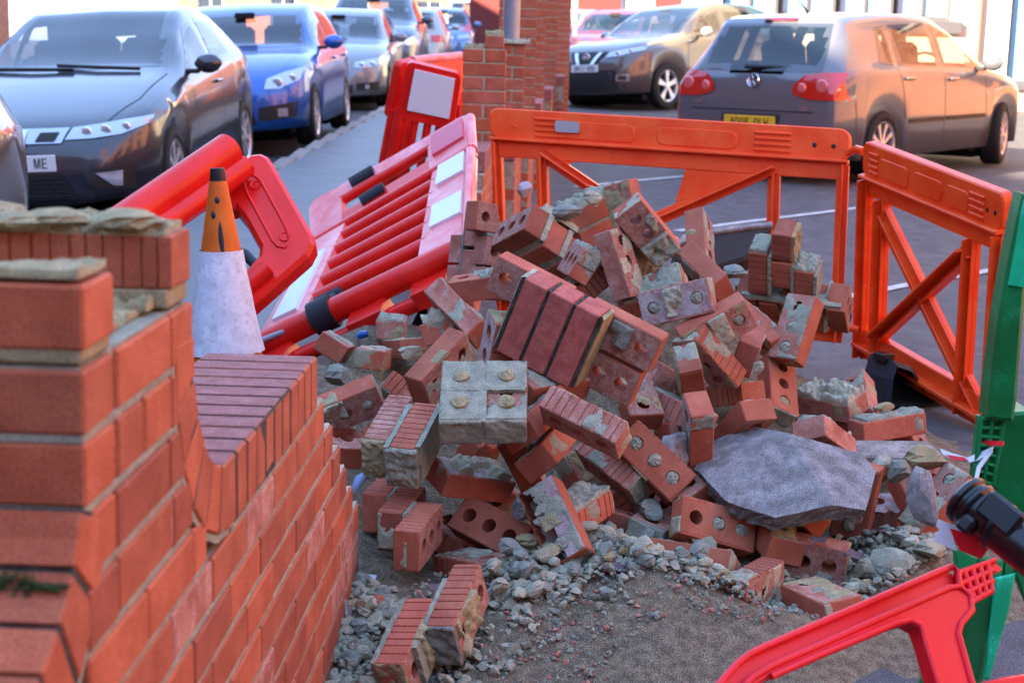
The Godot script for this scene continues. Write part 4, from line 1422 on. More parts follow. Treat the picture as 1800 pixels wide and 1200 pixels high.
func fragment_ribbed_wall(t: Transform3D, sx: int) -> void:
	# x downwards along the bricks, y along the row of bricks, z up the smooth end
	var s := float(sx)
	var o := fragment("ribbed_end_fragment", "ribbed chunk of wall tipped up on the right with a lone brick standing on top", t)
	var k := 0
	var h := Vector3(0, s, 0)
	for q in [[0.05, 0.0, 0.0, 0.10], [0.16, 0.0, 0.0, 0.10], [0.165, 0.078, 0.0, 0.165], [0.20, -0.078, 0.0, 0.13]]:
		k += 1
		frag_brick(o, Vector3(s * q[0], 0.0325 + q[1], 0.05125 + q[2]), Vector3(s, 0, 0), h * -1.0 if k != 9 else h, 930 + k, "c", "bed", q[3])
	for q in [[0.17, 0.0705, 0.16], [0.19, -0.0065, 0.14], [0.2, -0.083, 0.11]]:
		joint(o, 120 + int(q[0] * 100.0), Vector3(s * q[0], q[1], 0.05), Vector3(q[2], 0.012, 0.104), M.mortar)
	put("mortar", mortar_patch(941, -0.03, 0.03, -0.045, 0.045, 0.014, 0.9, 1.3), o, Transform3D(Basis(Vector3(0, 1, 0), Vector3(-s, 0, 0), Vector3(0, 0, s)), Vector3(s * 0.083, 0.11, 0.05)), M.mortar)
	put("mortar", mortar_patch(942, -0.035, 0.035, -0.045, 0.045, 0.014, 0.9, 1.3), o, Transform3D(Basis(Vector3(0, 1, 0), Vector3(-s, 0, 0), Vector3(0, 0, s)), Vector3(s * 0.135, -0.046, 0.05)), M.mortar)
	put("mortar", mortar_patch(943, -0.05, 0.05, -0.045, 0.045, 0.012, 0.95, 1.3), o, Transform3D(Basis(Vector3(1, 0, 0), Vector3(0, -1, 0), Vector3(0, 0, -1)), Vector3(s * 0.055, -0.0005, 0.05)), M.mortar_tan)
	# the lower row, cracked over and leaning towards the street
	var tilt := Basis(Vector3(0, 1, 0), -0.55 * s)
	for i in 5:
		var c := Vector3(s * 0.275, 0.155 + 0.0 - 0.077 * i, 0.0) + tilt * Vector3(s * (0.095 + 0.02 * (i % 2)), 0, 0.05125)
		frag_brick(o, c, tilt * Vector3(s, 0, 0), Vector3(0, -s, 0), 950 + i, "c", "bed", 0.19)
		joint(o, 130 + i, c + Vector3(0, 0.0385, 0), Vector3(0.15, 0.0115, 0.1), M.mortar)
	joint(o, 140, Vector3(s * 0.267, 0.0, 0.055), Vector3(0.016, 0.34, 0.1), M.mortar)


func build_pile() -> void:
	pile_brick("brick lying end out at the left edge of the heap by the wall stub", XF(-0.588, 0.362, -5.038, -0.2360, -0.6980, -0.1297, 0.6635), 1007, "c", "bed", "", [], -1, 1, 0.215)
	pile_brick("brick end on with a black mossy edge beside the blue scrap", XF(-0.453, 0.341, -4.974, -0.0794, -0.7117, 0.0180, 0.6978), 1014, "c", "bed", "", [["S", 0, 0.215, 0, 0.065, 0.004, 0.3]], -1, 1, 0.215)
	pile_brick("grey dusty brick standing end on behind the blue scrap", XF(-0.423, 0.383, -5.338, -0.0272, -0.6957, 0.0094, 0.7177), 1021, "d", "bed", "", [["B", 0, 0.21, 0.005, 0.1, 0.008, 0.6]], -1, 1, 0.215)
	pile_brick("brick end capped by a knob of pale mortar left of the heap's middle", XF(-0.211, 0.515, -4.557, 0.0805, -0.7055, 0.1688, 0.6836), 1028, "c", "white", "", [["B", 0, 0.1, 0.01, 0.09, 0.026, 0.72]], -1, 1, 0.215)
	pile_brick("long clean pink brick sloping down left above the grey mortar block", XF(-0.199, 0.469, -4.208, 0.7319, 0.4593, -0.1478, 0.4811), 1035, "c", "bed", "", [], -1, 1, 0.215)
	pile_brick("diamond shaped dusty brick end left of the four coping bricks", XF(-0.160, 0.578, -4.475, 0.3452, 0.8722, -0.2257, 0.2631), 1042, "d", "bed", "", [], 1, 1, 0.215)
	pile_brick("orange brick lying level under the leaning red barrier's corner", XF(-0.079, 0.657, -4.524, -0.1023, 0.9890, 0.0457, 0.0967), 1049, "c", "clean", "", [["B", 0.07, 0.2, 0, 0.09, 0.02, 0.55]], -1, 1, 0.215)
	pile_brick("smooth brick showing one mortar filled hole beside the wall end", XF(-0.468, 0.337, -4.251, 0.8286, 0.2013, 0.0580, 0.5192), 1056, "c", "bed", "1", [["B", 0.1, 0.21, 0, 0.06, 0.012, 0.62]], -1, 1, 0.215)
	pile_brick("ribbed brick slipping down behind the one hole brick by the wall", XF(-0.293, 0.266, -4.646, -0.0933, 0.2734, 0.9111, 0.2939), 1063, "c", "bed", "", [], -1, -1, 0.215)
	pile_brick("broken brick with an empty hole next to the stepped wall end", XF(-0.437, 0.288, -3.980, 0.1028, 0.9518, 0.1553, -0.2435), 1070, "c", "bed", "", [], 1, 1, 0.080)
	pile_brick("ribbed brick wedged between the wall end and the mortared ribbed pair", XF(-0.313, 0.295, -4.244, -0.0484, 0.4911, 0.7811, -0.3826), 1077, "c", "bed", "", [], -1, -1, 0.215)
	pile_brick("brick with a white crusted bed and mortar slabs below the grey mortar block", XF(-0.099, 0.228, -3.919, 0.1563, 0.9422, 0.0988, -0.2794), 1084, "c", "white", "", [["B", 0.03, 0.2, 0.005, 0.1, 0.016, 0.58], ["E", 0, 0.06, 0, 0.05, 0.004, 0.5]], -1, 1, 0.215)
	pile_brick("clean orange brick with three open round holes left of the white holed one", XF(-0.035, 0.122, -3.818, -0.0346, 0.8480, 0.4157, 0.3270), 1091, "c", "clean", "", [], 1, 1, 0.215)
	pile_brick("brick tucked behind the two front ribbed bricks with an orange end", XF(-0.080, 0.061, -3.702, -0.0196, -0.4450, 0.0938, 0.8904), 1098, "c", "bed", "", [["B", 0.06, 0.17, 0.02, 0.08, 0.006, 0.55]], -1, -1, 0.215)
	pile_brick("ribbed brick slanting down right beneath the four coping bricks", XF(0.183, 0.450, -3.663, -0.2990, -0.1591, -0.2216, 0.9144), 1105, "d", "bed", "", [], -1, -1, 0.215)
	pile_brick("brick standing on end with one plugged and one open hole", XF(0.349, 0.404, -4.225, 0.2316, 0.7549, 0.1924, 0.5827), 1112, "c", "bed", "2", [], 1, 1, 0.215)
	pile_brick("orange brick with three mortar plugged holes beside the stone cap", XF(0.386, 0.265, -4.006, 0.1972, 0.7898, 0.4887, 0.3138), 1119, "c", "clean", "123", [], 1, 1, 0.215)
	pile_brick("dusty ribbed brick with a mortar smeared end lying parallel to the plugged orange one", XF(0.284, 0.225, -4.067, -0.3142, 0.2993, 0.8526, 0.2912), 1126, "d", "bed", "", [["E", 0, 0.1, 0, 0.065, 0.006, 0.72]], 1, -1, 0.215)
	pile_brick("brick with one orange and one dust greyed face right of the mortar block", XF(0.104, 0.344, -3.826, 0.2729, -0.7814, 0.2475, 0.5036), 1133, "c", "dusty", "", [["S", 0, 0.2, 0, 0.06, 0.002, 0.3]], -1, 1, 0.215)
	pile_brick("small brick end with a dark mortar line above the white holed brick", XF(0.234, 0.187, -4.329, 0.1141, 0.7529, 0.5028, -0.4089), 1140, "c", "bed", "", [], -1, 1, 0.215)
	pile_brick("white crusted brick standing up with three stuffed holes", XF(0.120, 0.205, -3.618, 0.4947, -0.5505, -0.0800, 0.6677), 1147, "c", "white", "123", [["B", 0.085, 0.13, 0.02, 0.08, 0.004, 0.6]], -1, 1, 0.215)
	pile_brick("ribbed broken brick with a mortar bed right of the white holed brick", XF(0.166, 0.190, -3.750, 0.0078, 0.4444, 0.1038, 0.8898), 1154, "c", "bed", "", [["B", 0, 0.19, 0, 0.1, 0.012, 0.85]], -1, -1, 0.215)
	pile_brick("block faced in grey mortar in the hollow below the plugged orange brick", XF(0.395, 0.091, -3.984, 0.0781, 0.5652, -0.1096, 0.8139), 1161, "g", "bed", "", [["E", 0, 0.1025, 0, 0.065, 0.004, 0.95]], 1, 1, 0.215)
	pile_brick("orange brick with one open hole and two partly filled in front of the stone cap", XF(0.532, 0.142, -3.844, 0.1865, 0.8645, 0.4659, -0.0294), 1168, "c", "clean", "23", [["E", 0, 0.05, 0, 0.05, 0.005, 0.6]], -1, 1, 0.215)
	pile_brick("red brick with a mortar slab on its top at the stone cap's front", XF(0.693, 0.110, -3.882, 0.1210, 0.7663, -0.0656, 0.6275), 1175, "c", "white", "", [["B", 0.02, 0.2, 0, 0.1, 0.018, 0.62]], 1, 1, 0.215)
	pile_brick("flat pink brick half sunk in the mortar rubble below the two filled holes", XF(0.465, 0.090, -3.702, 0.0635, 0.9316, -0.2953, 0.2021), 1182, "c", "bed", "", [], 1, 1, 0.215)
	pile_brick("brick end with a white top and rough side rising from the rubble", XF(0.605, 0.058, -3.607, 0.3215, 0.6399, 0.6133, -0.3333), 1189, "c", "bed", "", [["S", 0, 0.09, 0, 0.06, 0.006, 0.6]], -1, -1, 0.215)
	pile_brick("red brick in the rubble with two pale mortar dots on its top", XF(0.760, 0.051, -3.544, -0.0862, 0.8103, 0.0270, 0.5790), 1196, "c", "dusty", "12", [], 1, 1, 0.215)
	pile_brick("dark red ribbed brick lying level right behind the stone cap", XF(1.103, 0.203, -4.749, 0.0015, -0.2361, -0.0379, 0.9710), 1203, "c", "bed", "", [], -1, -1, 0.215)
	pile_brick("smooth brick ending by the black barrier foot", XF(1.163, 0.234, -4.650, -0.0657, 0.9872, -0.0376, -0.1406), 1210, "c", "bed", "", [["B", 0, 0.2, 0, 0.1, 0.01, 0.7]], 1, 1, 0.215)
	pile_brick("pink brick with a white smear and a mortar lump behind the stone cap", XF(0.914, 0.252, -4.362, 0.1328, 0.8470, -0.2771, -0.4338), 1217, "d", "bed", "", [["B", 0, 0.2, 0, 0.1, 0.012, 0.6]], -1, 1, 0.215)
	pile_brick("purplish brick capped with mortar between the ribbed level brick and the black foot", XF(1.009, 0.278, -4.774, -0.0811, 0.9057, 0.1644, 0.3823), 1224, "d", "white", "", [["B", 0, 0.2, 0, 0.1, 0.022, 0.68]], 1, 1, 0.215)
	pile_brick("purple grey brick propped upright against the black barrier foot", XF(1.117, 0.265, -4.855, 0.3604, -0.7280, 0.1230, 0.5700), 1231, "d", "dusty", "", [], 1, 1, 0.215)
	pile_brick("upright orange brick with three oval looking holes in the heap's right", XF(0.822, 0.338, -4.665, 0.3969, 0.6911, 0.0672, 0.6003), 1238, "c", "clean", "1", [["E", 0, 0.1, 0, 0.065, 0.004, 0.8]], 1, 1, 0.215)
	pile_brick("clean red brick lying at the top edge of the stone cap", XF(0.663, 0.300, -4.301, -0.2867, 0.7812, -0.1915, 0.5205), 1245, "c", "bed", "", [], 1, 1, 0.215)
	pile_brick("orange brick end between the upright holed brick and the ribbed orange one", XF(0.666, 0.326, -4.624, -0.0466, -0.4420, 0.1051, 0.8896), 1252, "c", "bed", "", [], -1, 1, 0.215)
	pile_brick("brick with a smooth end over worn ribs standing in the heap's middle", XF(0.503, 0.442, -4.223, 0.2536, -0.2088, 0.7468, 0.5782), 1259, "c", "bed", "", [["B", 0, 0.2, 0, 0.1, 0.006, 0.7]], -1, -1, 0.215)
	pile_brick("white crusted brick below the worn ribbed one, its front brown", XF(0.509, 0.331, -4.077, 0.7203, -0.6490, -0.2131, -0.1206), 1266, "c", "white", "", [["S", 0, 0.05, 0, 0.065, 0.004, 0.5]], 1, 1, 0.215)
	pile_brick("orange ribbed brick tumbling down right with a white scuffed patch", XF(0.579, 0.473, -4.443, 0.2662, 0.2368, 0.8764, 0.3240), 1273, "c", "bed", "", [], -1, -1, 0.215)
	pile_brick("mortar streaked brick bed with two plugs right of the heap's middle", XF(0.593, 0.564, -4.444, 0.7778, 0.2277, 0.1360, 0.5698), 1280, "c", "dusty", "12", [["B", 0.07, 0.13, 0, 0.1, 0.008, 0.8]], -1, 1, 0.215)
	pile_brick("purple dusty brick bed with mortar lumps and an orange side", XF(0.878, 0.514, -4.718, -0.4637, 0.7799, 0.2121, -0.3630), 1287, "c", "dusty", "12", [], -1, 1, 0.215)
	pile_brick("smooth red brick sloping under the ribbed wall fragment", XF(0.780, 0.491, -4.805, 0.3834, 0.7868, -0.3602, 0.3229), 1294, "c", "bed", "", [], 1, 1, 0.215)
	pile_brick("red brick end right of the ribbed orange brick", XF(0.710, 0.480, -4.565, 0.6593, 0.4088, -0.4576, 0.4345), 1301, "c", "bed", "", [], 1, 1, 0.215)
	pile_brick("dusty brick with two open holes and a ribbed underside near the top", XF(0.483, 0.626, -4.485, -0.2145, 0.7455, 0.6308, 0.0184), 1308, "d", "white", "13", [["B", 0.08, 0.14, 0.01, 0.1, 0.01, 0.6]], 1, 1, 0.215)
	pile_brick("small orange brick end at the right shoulder of the heap", XF(0.611, 0.739, -5.076, 0.5719, 0.6967, -0.1264, 0.4142), 1315, "c", "bed", "", [], 1, 1, 0.215)
	pile_brick("orange brick end jutting out right of the two holed brick", XF(0.620, 0.654, -4.965, 0.8143, -0.3706, 0.3642, 0.2586), 1322, "c", "bed", "", [], -1, 1, 0.215)
	pile_brick("brick bed caked in grey mortar under the three holed brick at the top", XF(0.430, 0.620, -4.713, 0.2767, -0.0323, 0.2274, 0.9331), 1329, "c", "dusty", "", [["B", 0, 0.2, 0, 0.1, 0.01, 0.8]], -1, 1, 0.215)
	pile_brick("purple brick showing a row of narrow dark holes near the heap's top", XF(0.323, 0.708, -4.699, 0.5377, 0.7969, 0.1719, 0.2153), 1336, "d", "bed", "", [], 1, 1, 0.215)
	pile_brick("brick at the very top of the heap showing half a hole", XF(0.372, 0.823, -5.107, 0.6902, -0.5472, -0.2367, 0.4101), 1343, "c", "bed", "", [], 1, 1, 0.215)
	pile_brick("brick end with a pale mortar face near the heap's top left", XF(0.202, 0.696, -4.773, 0.3682, -0.5604, 0.3409, 0.6589), 1350, "c", "bed", "", [["S", 0, 0.2, 0, 0.065, 0.012, 0.95], ["E", 0, 0.055, 0, 0.065, 0.005, 0.75]], -1, 1, 0.215)
	pile_brick("long orange brick with two mortar discs propping up the stone cap", XF(0.962, 0.143, -4.125, -0.5932, 0.6069, 0.4258, -0.3138), 1357, "c", "clean", "12", [], -1, 1, 0.215)
	pile_brick("dusty pink brick with one mortar disc beneath the striped tape", XF(1.177, 0.153, -4.080, -0.3951, 0.8910, 0.1582, -0.1578), 1364, "c", "bed", "1", [], 1, 1, 0.215)
	pile_brick("rough split brick showing broken hole sides in front of the stone cap", XF(0.768, 0.076, -3.818, 0.1268, 0.7401, -0.6543, 0.0904), 1371, "d", "bed", "", [], 1, 1, 0.215)
	pile_brick("brick with three dark holes and a mortar collar near the heap's top right", XF(0.405, 0.810, -4.747, 0.7273, -0.2114, -0.3734, 0.5356), 1378, "c", "bed", "", [["B", 0.13, 0.215, 0, 0.1025, 0.016, 0.8], ["B", 0.05, 0.15, 0, 0.035, 0.008, 0.55]], 1, 1, 0.215)
	fragment_coping(XF(0.029, 0.767, -3.890, 0.8131, 0.5519, 0.1763, 0.0571), -1)
	fragment_grey_block(XF(-0.173, 0.455, -3.625, 0.6790, -0.1743, 0.6832, -0.2045), -1)
	fragment_mortared_pair(XF(-0.232, 0.370, -3.681, -0.5204, 0.6213, -0.4721, -0.3469), -1)
	fragment_ribbed_three(XF(-0.206, 0.211, -3.507, -0.4585, 0.5620, -0.5372, -0.4306), -1)
	fragment_front_pair(XF(-0.108, 0.125, -3.124, -0.5477, 0.5928, -0.5178, -0.2836), -1)
	fragment_top_pair(XF(0.211, 0.755, -5.180, -0.1881, 0.9471, 0.0131, -0.2597), -1)
	fragment_top_left(XF(0.059, 0.864, -4.956, -0.3346, -0.3180, 0.8086, -0.3649), 1)
	fragment_tilted_stack(XF(-0.087, 0.821, -5.395, 0.1975, -0.5943, 0.7171, 0.3059), -1)
	fragment_ribbed_wall(XF(0.904, 0.770, -5.045, 0.6875, -0.6651, -0.0386, -0.2891), 1)

	pile_brick("half hidden brick just left of the dusty pink brick with one mortar disc beneath", XF(1.149, 0.168, -4.188, 0.4503, 0.2453, -0.0217, 0.8582), 5003, "c", "bed", "", [], 1, 1, 0.147, "half hidden bricks of the heap")
	pile_brick("half hidden brick just below the smooth brick ending by the black barrier foot", XF(1.234, 0.136, -4.651, -0.2791, -0.4140, -0.1452, 0.8542), 5006, "c", "white", "", [], 1, 1, 0.101, "half hidden bricks of the heap")
	pile_brick("half hidden brick just above the brick with one orange and one dust greyed face", XF(0.068, 0.422, -3.809, -0.2455, 0.8177, -0.2142, -0.4746), 5009, "c", "bed", "2", [], 1, 1, 0.215, "half hidden bricks of the heap")
	pile_brick("half hidden brick just above the orange brick with one open hole and two partly filled", XF(0.484, 0.186, -3.991, -0.1775, 0.9268, 0.1004, -0.3154), 5012, "c", "bed", "", [], 1, 1, 0.097, "half hidden bricks of the heap")
	pile_brick("half hidden brick just right of the long orange brick with two mortar discs propping up", XF(1.044, 0.087, -4.206, 0.7317, -0.0697, 0.6698, -0.1053), 5015, "d", "white", "", [], 1, 1, 0.098, "half hidden bricks of the heap")
	pile_brick("half hidden brick just below the brick with a smooth end over worn ribs standing", XF(0.463, 0.362, -4.227, -0.0925, -0.3342, -0.1515, 0.9256), 5018, "d", "white", "2", [], 1, 1, 0.215, "half hidden bricks of the heap")
	pile_brick("half hidden brick just above the red brick with a mortar slab on its top", XF(0.750, 0.138, -3.966, -0.3959, -0.5319, -0.1301, 0.7372), 5021, "c", "dusty", "2", [["B", 0.02, 0.19, 0.0, 0.1, 0.012, 0.52]], 1, 1, 0.215, "half hidden bricks of the heap")
	pile_brick("half hidden brick just above the ribbed brick slanting down right beneath the four coping bricks", XF(0.098, 0.487, -3.954, 0.0854, 0.9079, 0.2254, -0.3430), 5024, "c", "bed", "2", [], 1, 1, 0.215, "half hidden bricks of the heap")
	pile_brick("half hidden brick just above the brick with a white crusted bed and mortar slabs below", XF(-0.090, 0.252, -4.059, -0.1634, -0.3506, 0.4592, 0.7997), 5027, "c", "bed", "", [], 1, 1, 0.136, "half hidden bricks of the heap")
	pile_brick("half hidden brick just below the grey dusty brick standing end on behind the blue scrap", XF(-0.372, 0.336, -5.186, -0.0309, -0.5380, 0.0939, 0.8371), 5030, "c", "bed", "2", [], 1, 1, 0.215, "half hidden bricks of the heap")
	pile_brick("half hidden brick just right of the purple brick showing a row of narrow dark holes", XF(0.410, 0.704, -4.855, 0.5696, -0.2866, -0.5671, 0.5213), 5033, "d", "white", "13", [["B", 0.02, 0.19, 0.0, 0.1, 0.012, 0.68]], 1, 1, 0.215, "half hidden bricks of the heap")
	pile_brick("half hidden brick just left of the block faced in grey mortar in the hollow below", XF(0.317, 0.095, -3.984, 0.1091, 0.9844, -0.0801, 0.1127), 5036, "c", "dusty", "", [], 1, 1, 0.106, "half hidden bricks of the heap")
	pile_brick("half hidden brick just above the block faced in grey mortar in the hollow below", XF(0.415, 0.129, -4.139, -0.4460, -0.4627, 0.7432, -0.1864), 5039, "c", "bed", "", [], 1, 1, 0.215, "half hidden bricks of the heap")
	pile_brick("half hidden brick just right of the smooth brick ending by the black barrier foot", XF(1.266, 0.168, -4.761, 0.4948, 0.8237, 0.1590, 0.2266), 5042, "c", "bed", "", [], 1, 1, 0.133, "half hidden bricks of the heap")
	pile_brick("half hidden brick just below the dusty ribbed brick with a mortar smeared end lying parallel", XF(0.332, 0.104, -4.104, 0.0823, -0.1312, -0.4296, 0.8896), 5045, "c", "bed", "", [], 1, 1, 0.128, "half hidden bricks of the heap")
	pile_brick("half hidden brick just left of the purple brick showing a row of narrow dark holes", XF(0.277, 0.668, -4.773, 0.0247, 0.1191, 0.3291, 0.9364), 5048, "c", "dusty", "2", [], 1, 1, 0.215, "half hidden bricks of the heap")
	pile_brick("half hidden brick just left of the brick with a smooth end over worn ribs standing", XF(0.444, 0.407, -4.317, -0.0798, -0.6471, 0.6960, 0.3009), 5051, "d", "bed", "", [], 1, 1, 0.140, "half hidden bricks of the heap")
	pile_brick("half hidden brick just above the clean orange brick with three open round holes", XF(-0.012, 0.137, -4.002, 0.6812, -0.0212, -0.4810, 0.5515), 5054, "d", "dusty", "2", [], 1, 1, 0.215, "half hidden bricks of the heap")
	pile_brick("half hidden brick just above the brick tucked behind the two front ribbed bricks with an", XF(-0.142, 0.058, -3.938, 0.0121, -0.3513, -0.1543, 0.9234), 5057, "c", "bed", "", [], 1, 1, 0.140, "half hidden bricks of the heap")
	pile_brick("half hidden brick just below the diamond shaped dusty brick end left of the four coping", XF(-0.041, 0.543, -4.016, -0.0266, 0.1772, -0.7409, 0.6473), 5060, "c", "white", "13", [], 1, 1, 0.215, "half hidden bricks of the heap")
	pile_brick("half hidden brick just left of the white crusted brick below the worn ribbed one,", XF(0.463, 0.275, -4.180, 0.2520, -0.3520, -0.5733, 0.6956), 5063, "c", "dusty", "", [], 1, 1, 0.125, "half hidden bricks of the heap")
	pile_brick("half hidden brick just left of the brick with one orange and one dust greyed face", XF(0.032, 0.306, -3.889, 0.7934, -0.5361, -0.2046, -0.2031), 5066, "c", "white", "", [], 1, 1, 0.215, "half hidden bricks of the heap")



func pl(a: Array, s: float) -> float:   # smooth curve through the points (s, value)
	var n := a.size()
	if s <= a[0][0]: return a[0][1]
	if s >= a[n - 1][0]: return a[n - 1][1]
	for i in n - 1:
		if s <= a[i + 1][0]:
			var h: float = a[i + 1][0] - a[i][0]
			var t: float = (s - a[i][0]) / h
			var d0: float = (a[i + 1][1] - a[i][1]) / h
			var m0 := d0
			var m1 := d0
			if i > 0:
				var dp: float = (a[i][1] - a[i - 1][1]) / (a[i][0] - a[i - 1][0])
				m0 = 0.0 if dp * d0 <= 0.0 else 2.0 * dp * d0 / (dp + d0)
			if i < n - 2:
				var dn: float = (a[i + 2][1] - a[i + 1][1]) / (a[i + 2][0] - a[i + 1][0])
				m1 = 0.0 if dn * d0 <= 0.0 else 2.0 * dn * d0 / (dn + d0)
			var t2 := t * t
			var t3 := t2 * t
			return a[i][1] * (2 * t3 - 3 * t2 + 1) + m0 * h * (t3 - 2 * t2 + t) + a[i + 1][1] * (-2 * t3 + 3 * t2) + m1 * h * (t3 - t2)
	return a[n - 1][1]


# half a cross-section at s, from the floor to the roof's middle: 13 points (x, y)
func section(p: Dictionary, s: float) -> PackedVector2Array:
	var top := pl(p.top, s)
	var belt := minf(pl(p.belt, s), top - 0.02)
	var w := pl(p.hw, s)
	var rw := pl(p.rw, s)
	var bottom: float = p.sill
	var low: float = bottom + 0.02
	for a in [0.0, p.wb]:
		var d := absf(s - a)
		if d < p.arch:
			low = maxf(low, p.tyre + sqrt(p.arch * p.arch - d * d))
	if s < -p.tyre - 0.12: low += 0.05
	if s > p.wb + p.tyre + 0.12: low += pl([[p.wb + 0.4, 0.0], [p.wb + 0.9, 0.02]], s)
	low = minf(low, belt - 0.06)
	var g := clampf((top - belt - 0.02) / 0.34, 0.0, 1.0)
	g = g * g * (3.0 - 2.0 * g)
	var mid := lerpf(low, belt, 0.5)
	var bx := w * 0.945
	# bonnet-like and cabin-like upper halves
	var q := PackedVector2Array()
	q.append(Vector2(0.0, bottom))
	q.append(Vector2(w * 0.72, bottom))
	q.append(Vector2(w * 0.975, low))
	q.append(Vector2(w, mid))
	q.append(Vector2(w * 0.992, lerpf(mid, belt, 0.55)))
	q.append(Vector2(w * 0.975, belt - 0.035))
	q.append(Vector2(bx, belt))
	var b := [Vector2(w * 0.92, lerpf(belt, top, 0.30)), Vector2(w * 0.86, lerpf(belt, top, 0.58)), Vector2(w * 0.76, lerpf(belt, top, 0.80)), Vector2(w * 0.60, lerpf(belt, top, 0.92)), Vector2(w * 0.32, lerpf(belt, top, 0.99)), Vector2(0.0, top)]
	var c := [Vector2(lerpf(bx, rw, 0.16), lerpf(belt, top, 0.12)), Vector2(lerpf(bx, rw, 0.62), lerpf(belt, top, 0.60)), Vector2(rw, lerpf(belt, top, 0.90)), Vector2(rw * 0.93, lerpf(belt, top, 0.965)), Vector2(rw * 0.62, top - 0.012), Vector2(0.0, top)]
	for i in 6:
		q.append(b[i].lerp(c[i], g))
	return q


func side_x(p: Dictionary, s: float, y: float) -> float:
	var q := section(p, s)
	var best := 0.0
	for i in range(2, q.size() - 1):
		var a := q[i]
		var b := q[i + 1]
		if (y - a.y) * (y - b.y) <= 0.0 and absf(b.y - a.y) > 1e-5:
			best = maxf(best, lerpf(a.x, b.x, (y - a.y) / (b.y - a.y)))
	return best


func end_s(p: Dictionary, x: float, y: float, front: bool) -> float:
	var s0: float = p.top[-1][0] if front else p.top[0][0]
	var d := -0.01 if front else 0.01
	var s := s0
	for i in 160:
		var q := section(p, s)
		if y <= q[-1].y and side_x(p, s, y) >= absf(x) and y >= p.sill:
			var lo := s - d
			var hi := s
			for j in 9:
				var m := (lo + hi) / 2.0
				var qm := section(p, m)
				if y <= qm[-1].y and side_x(p, m, y) >= absf(x):
					hi = m
				else:
					lo = m
			return hi
		s += d
	return s


# a thin panel laid on the body. kind f / r: (x, y) seen from the front or rear; s: (s, y) on the side x > 0, m: mirrored side
func skin(p: Dictionary, kind: String, lower: Array, upper: Array, off := 0.006, n := 10, m := 4) -> MB:
	var mb := MB.new()
	mb.sg = 0
	var at := func(u: float, v: float) -> Vector3:
		var a := poly_at(lower, u)
		var b := poly_at(upper, u)
		var c: Vector2 = a.lerp(b, v)
		if kind == "f":
			return Vector3(c.x, c.y, -(end_s(p, c.x, c.y, true) + off))
		if kind == "r":
			return Vector3(c.x, c.y, -(end_s(p, c.x, c.y, false) - off))
		if kind == "t":   # (x, s) on top
			return Vector3(c.x, top_y(p, c.y, absf(c.x)) + off, -c.y)
		var x: float = side_x(p, c.x, c.y) + off
		return Vector3(x if kind == "s" else -x, c.y, -c.x)
	var out := Vector3(0, 0, -1) if kind == "f" else Vector3(0, 0, 1) if kind == "r" else Vector3(1, 0, 0) if kind == "s" else Vector3(0, 1, 0) if kind == "t" else Vector3(-1, 0, 0)
	for i in n:
		for j in m:
			mb.quad(at.call(float(i) / n, float(j) / m), at.call(float(i + 1) / n, float(j) / m), at.call(float(i + 1) / n, float(j + 1) / m), at.call(float(i) / n, float(j + 1) / m), out)
	return mb


func top_y(p: Dictionary, s: float, x: float) -> float:
	var q := section(p, s)
	for i in range(q.size() - 1, 6, -1):
		if x <= q[i - 1].x and x >= q[i].x:
			return lerpf(q[i].y, q[i - 1].y, (x - q[i].x) / maxf(q[i - 1].x - q[i].x, 1e-4))
	return q[6].y


func poly_at(a: Array, u: float) -> Vector2:
	var f := u * (a.size() - 1)
	var i := mini(int(f), a.size() - 2)
	return (a[i] as Vector2).lerp(a[i + 1], f - i)


func wheel(root: Node3D, x: float, s: float, r: float, spokes: int, alloy: Material, steer := 0.0) -> void:
	var side := signf(x)
	var t := Transform3D(Basis(Vector3.UP, steer) * Basis(Vector3.BACK, -side * PI / 2.0), Vector3(x, r, -s))
	var w := Node3D.new()
	w.name = pn(root, "wheel")
	root.add_child(w, true)
	w.transform = t
	var ty := MB.new()
	ty.lathe(Transform3D.IDENTITY, PackedVector2Array([Vector2(r * 0.62, -0.2), Vector2(r * 0.95, -0.19), Vector2(r, -0.16), Vector2(r, -0.03), Vector2(r * 0.955, 0.0), Vector2(r * 0.80, 0.012), Vector2(r * 0.68, 0.0), Vector2(r * 0.66, -0.03)]), 28)
	put("tyre", ty, w, Transform3D.IDENTITY, M.tyre)
	var ba := MB.new()
	ba.lathe(Transform3D.IDENTITY, PackedVector2Array([Vector2(0.0, -0.07), Vector2(r * 0.67, -0.07)]), 24)
	put("brake_disc", ba, w, Transform3D.IDENTITY, M.wheel_dark)
	var rim := MB.new()
	rim.lathe(Transform3D.IDENTITY, PackedVector2Array([Vector2(r * 0.62, -0.06), Vector2(r * 0.63, -0.01), Vector2(r * 0.685, 0.004), Vector2(r * 0.70, -0.01)]), 28)
	rim.lathe(Transform3D.IDENTITY, PackedVector2Array([Vector2(0.0, 0.0), Vector2(r * 0.16, -0.004), Vector2(r * 0.17, -0.03)]), 16)
	put("rim", rim, w, Transform3D.IDENTITY, alloy)
	for i in spokes:
		var a := TAU * i / spokes
		var sp := MB.new()
		var b := Basis(Vector3.UP, a)
		var rings := []
		for k in 3:
			var f: float = [0.12, 0.38, 0.65][k]
			var hw: float = r * [0.075, 0.085, 0.14][k] * 5.0 / maxf(spokes, 5)
			var y: float = [-0.008, -0.012, -0.008][k]
			rings.append(PackedVector3Array([b * Vector3(r * f, y, -hw), b * Vector3(r * f, y, hw), b * Vector3(r * f, y - 0.03, hw * 0.9), b * Vector3(r * f, y - 0.03, -hw * 0.9)]))
		sp.loft(rings)
		put("spoke", sp, w, Transform3D.IDENTITY, alloy)


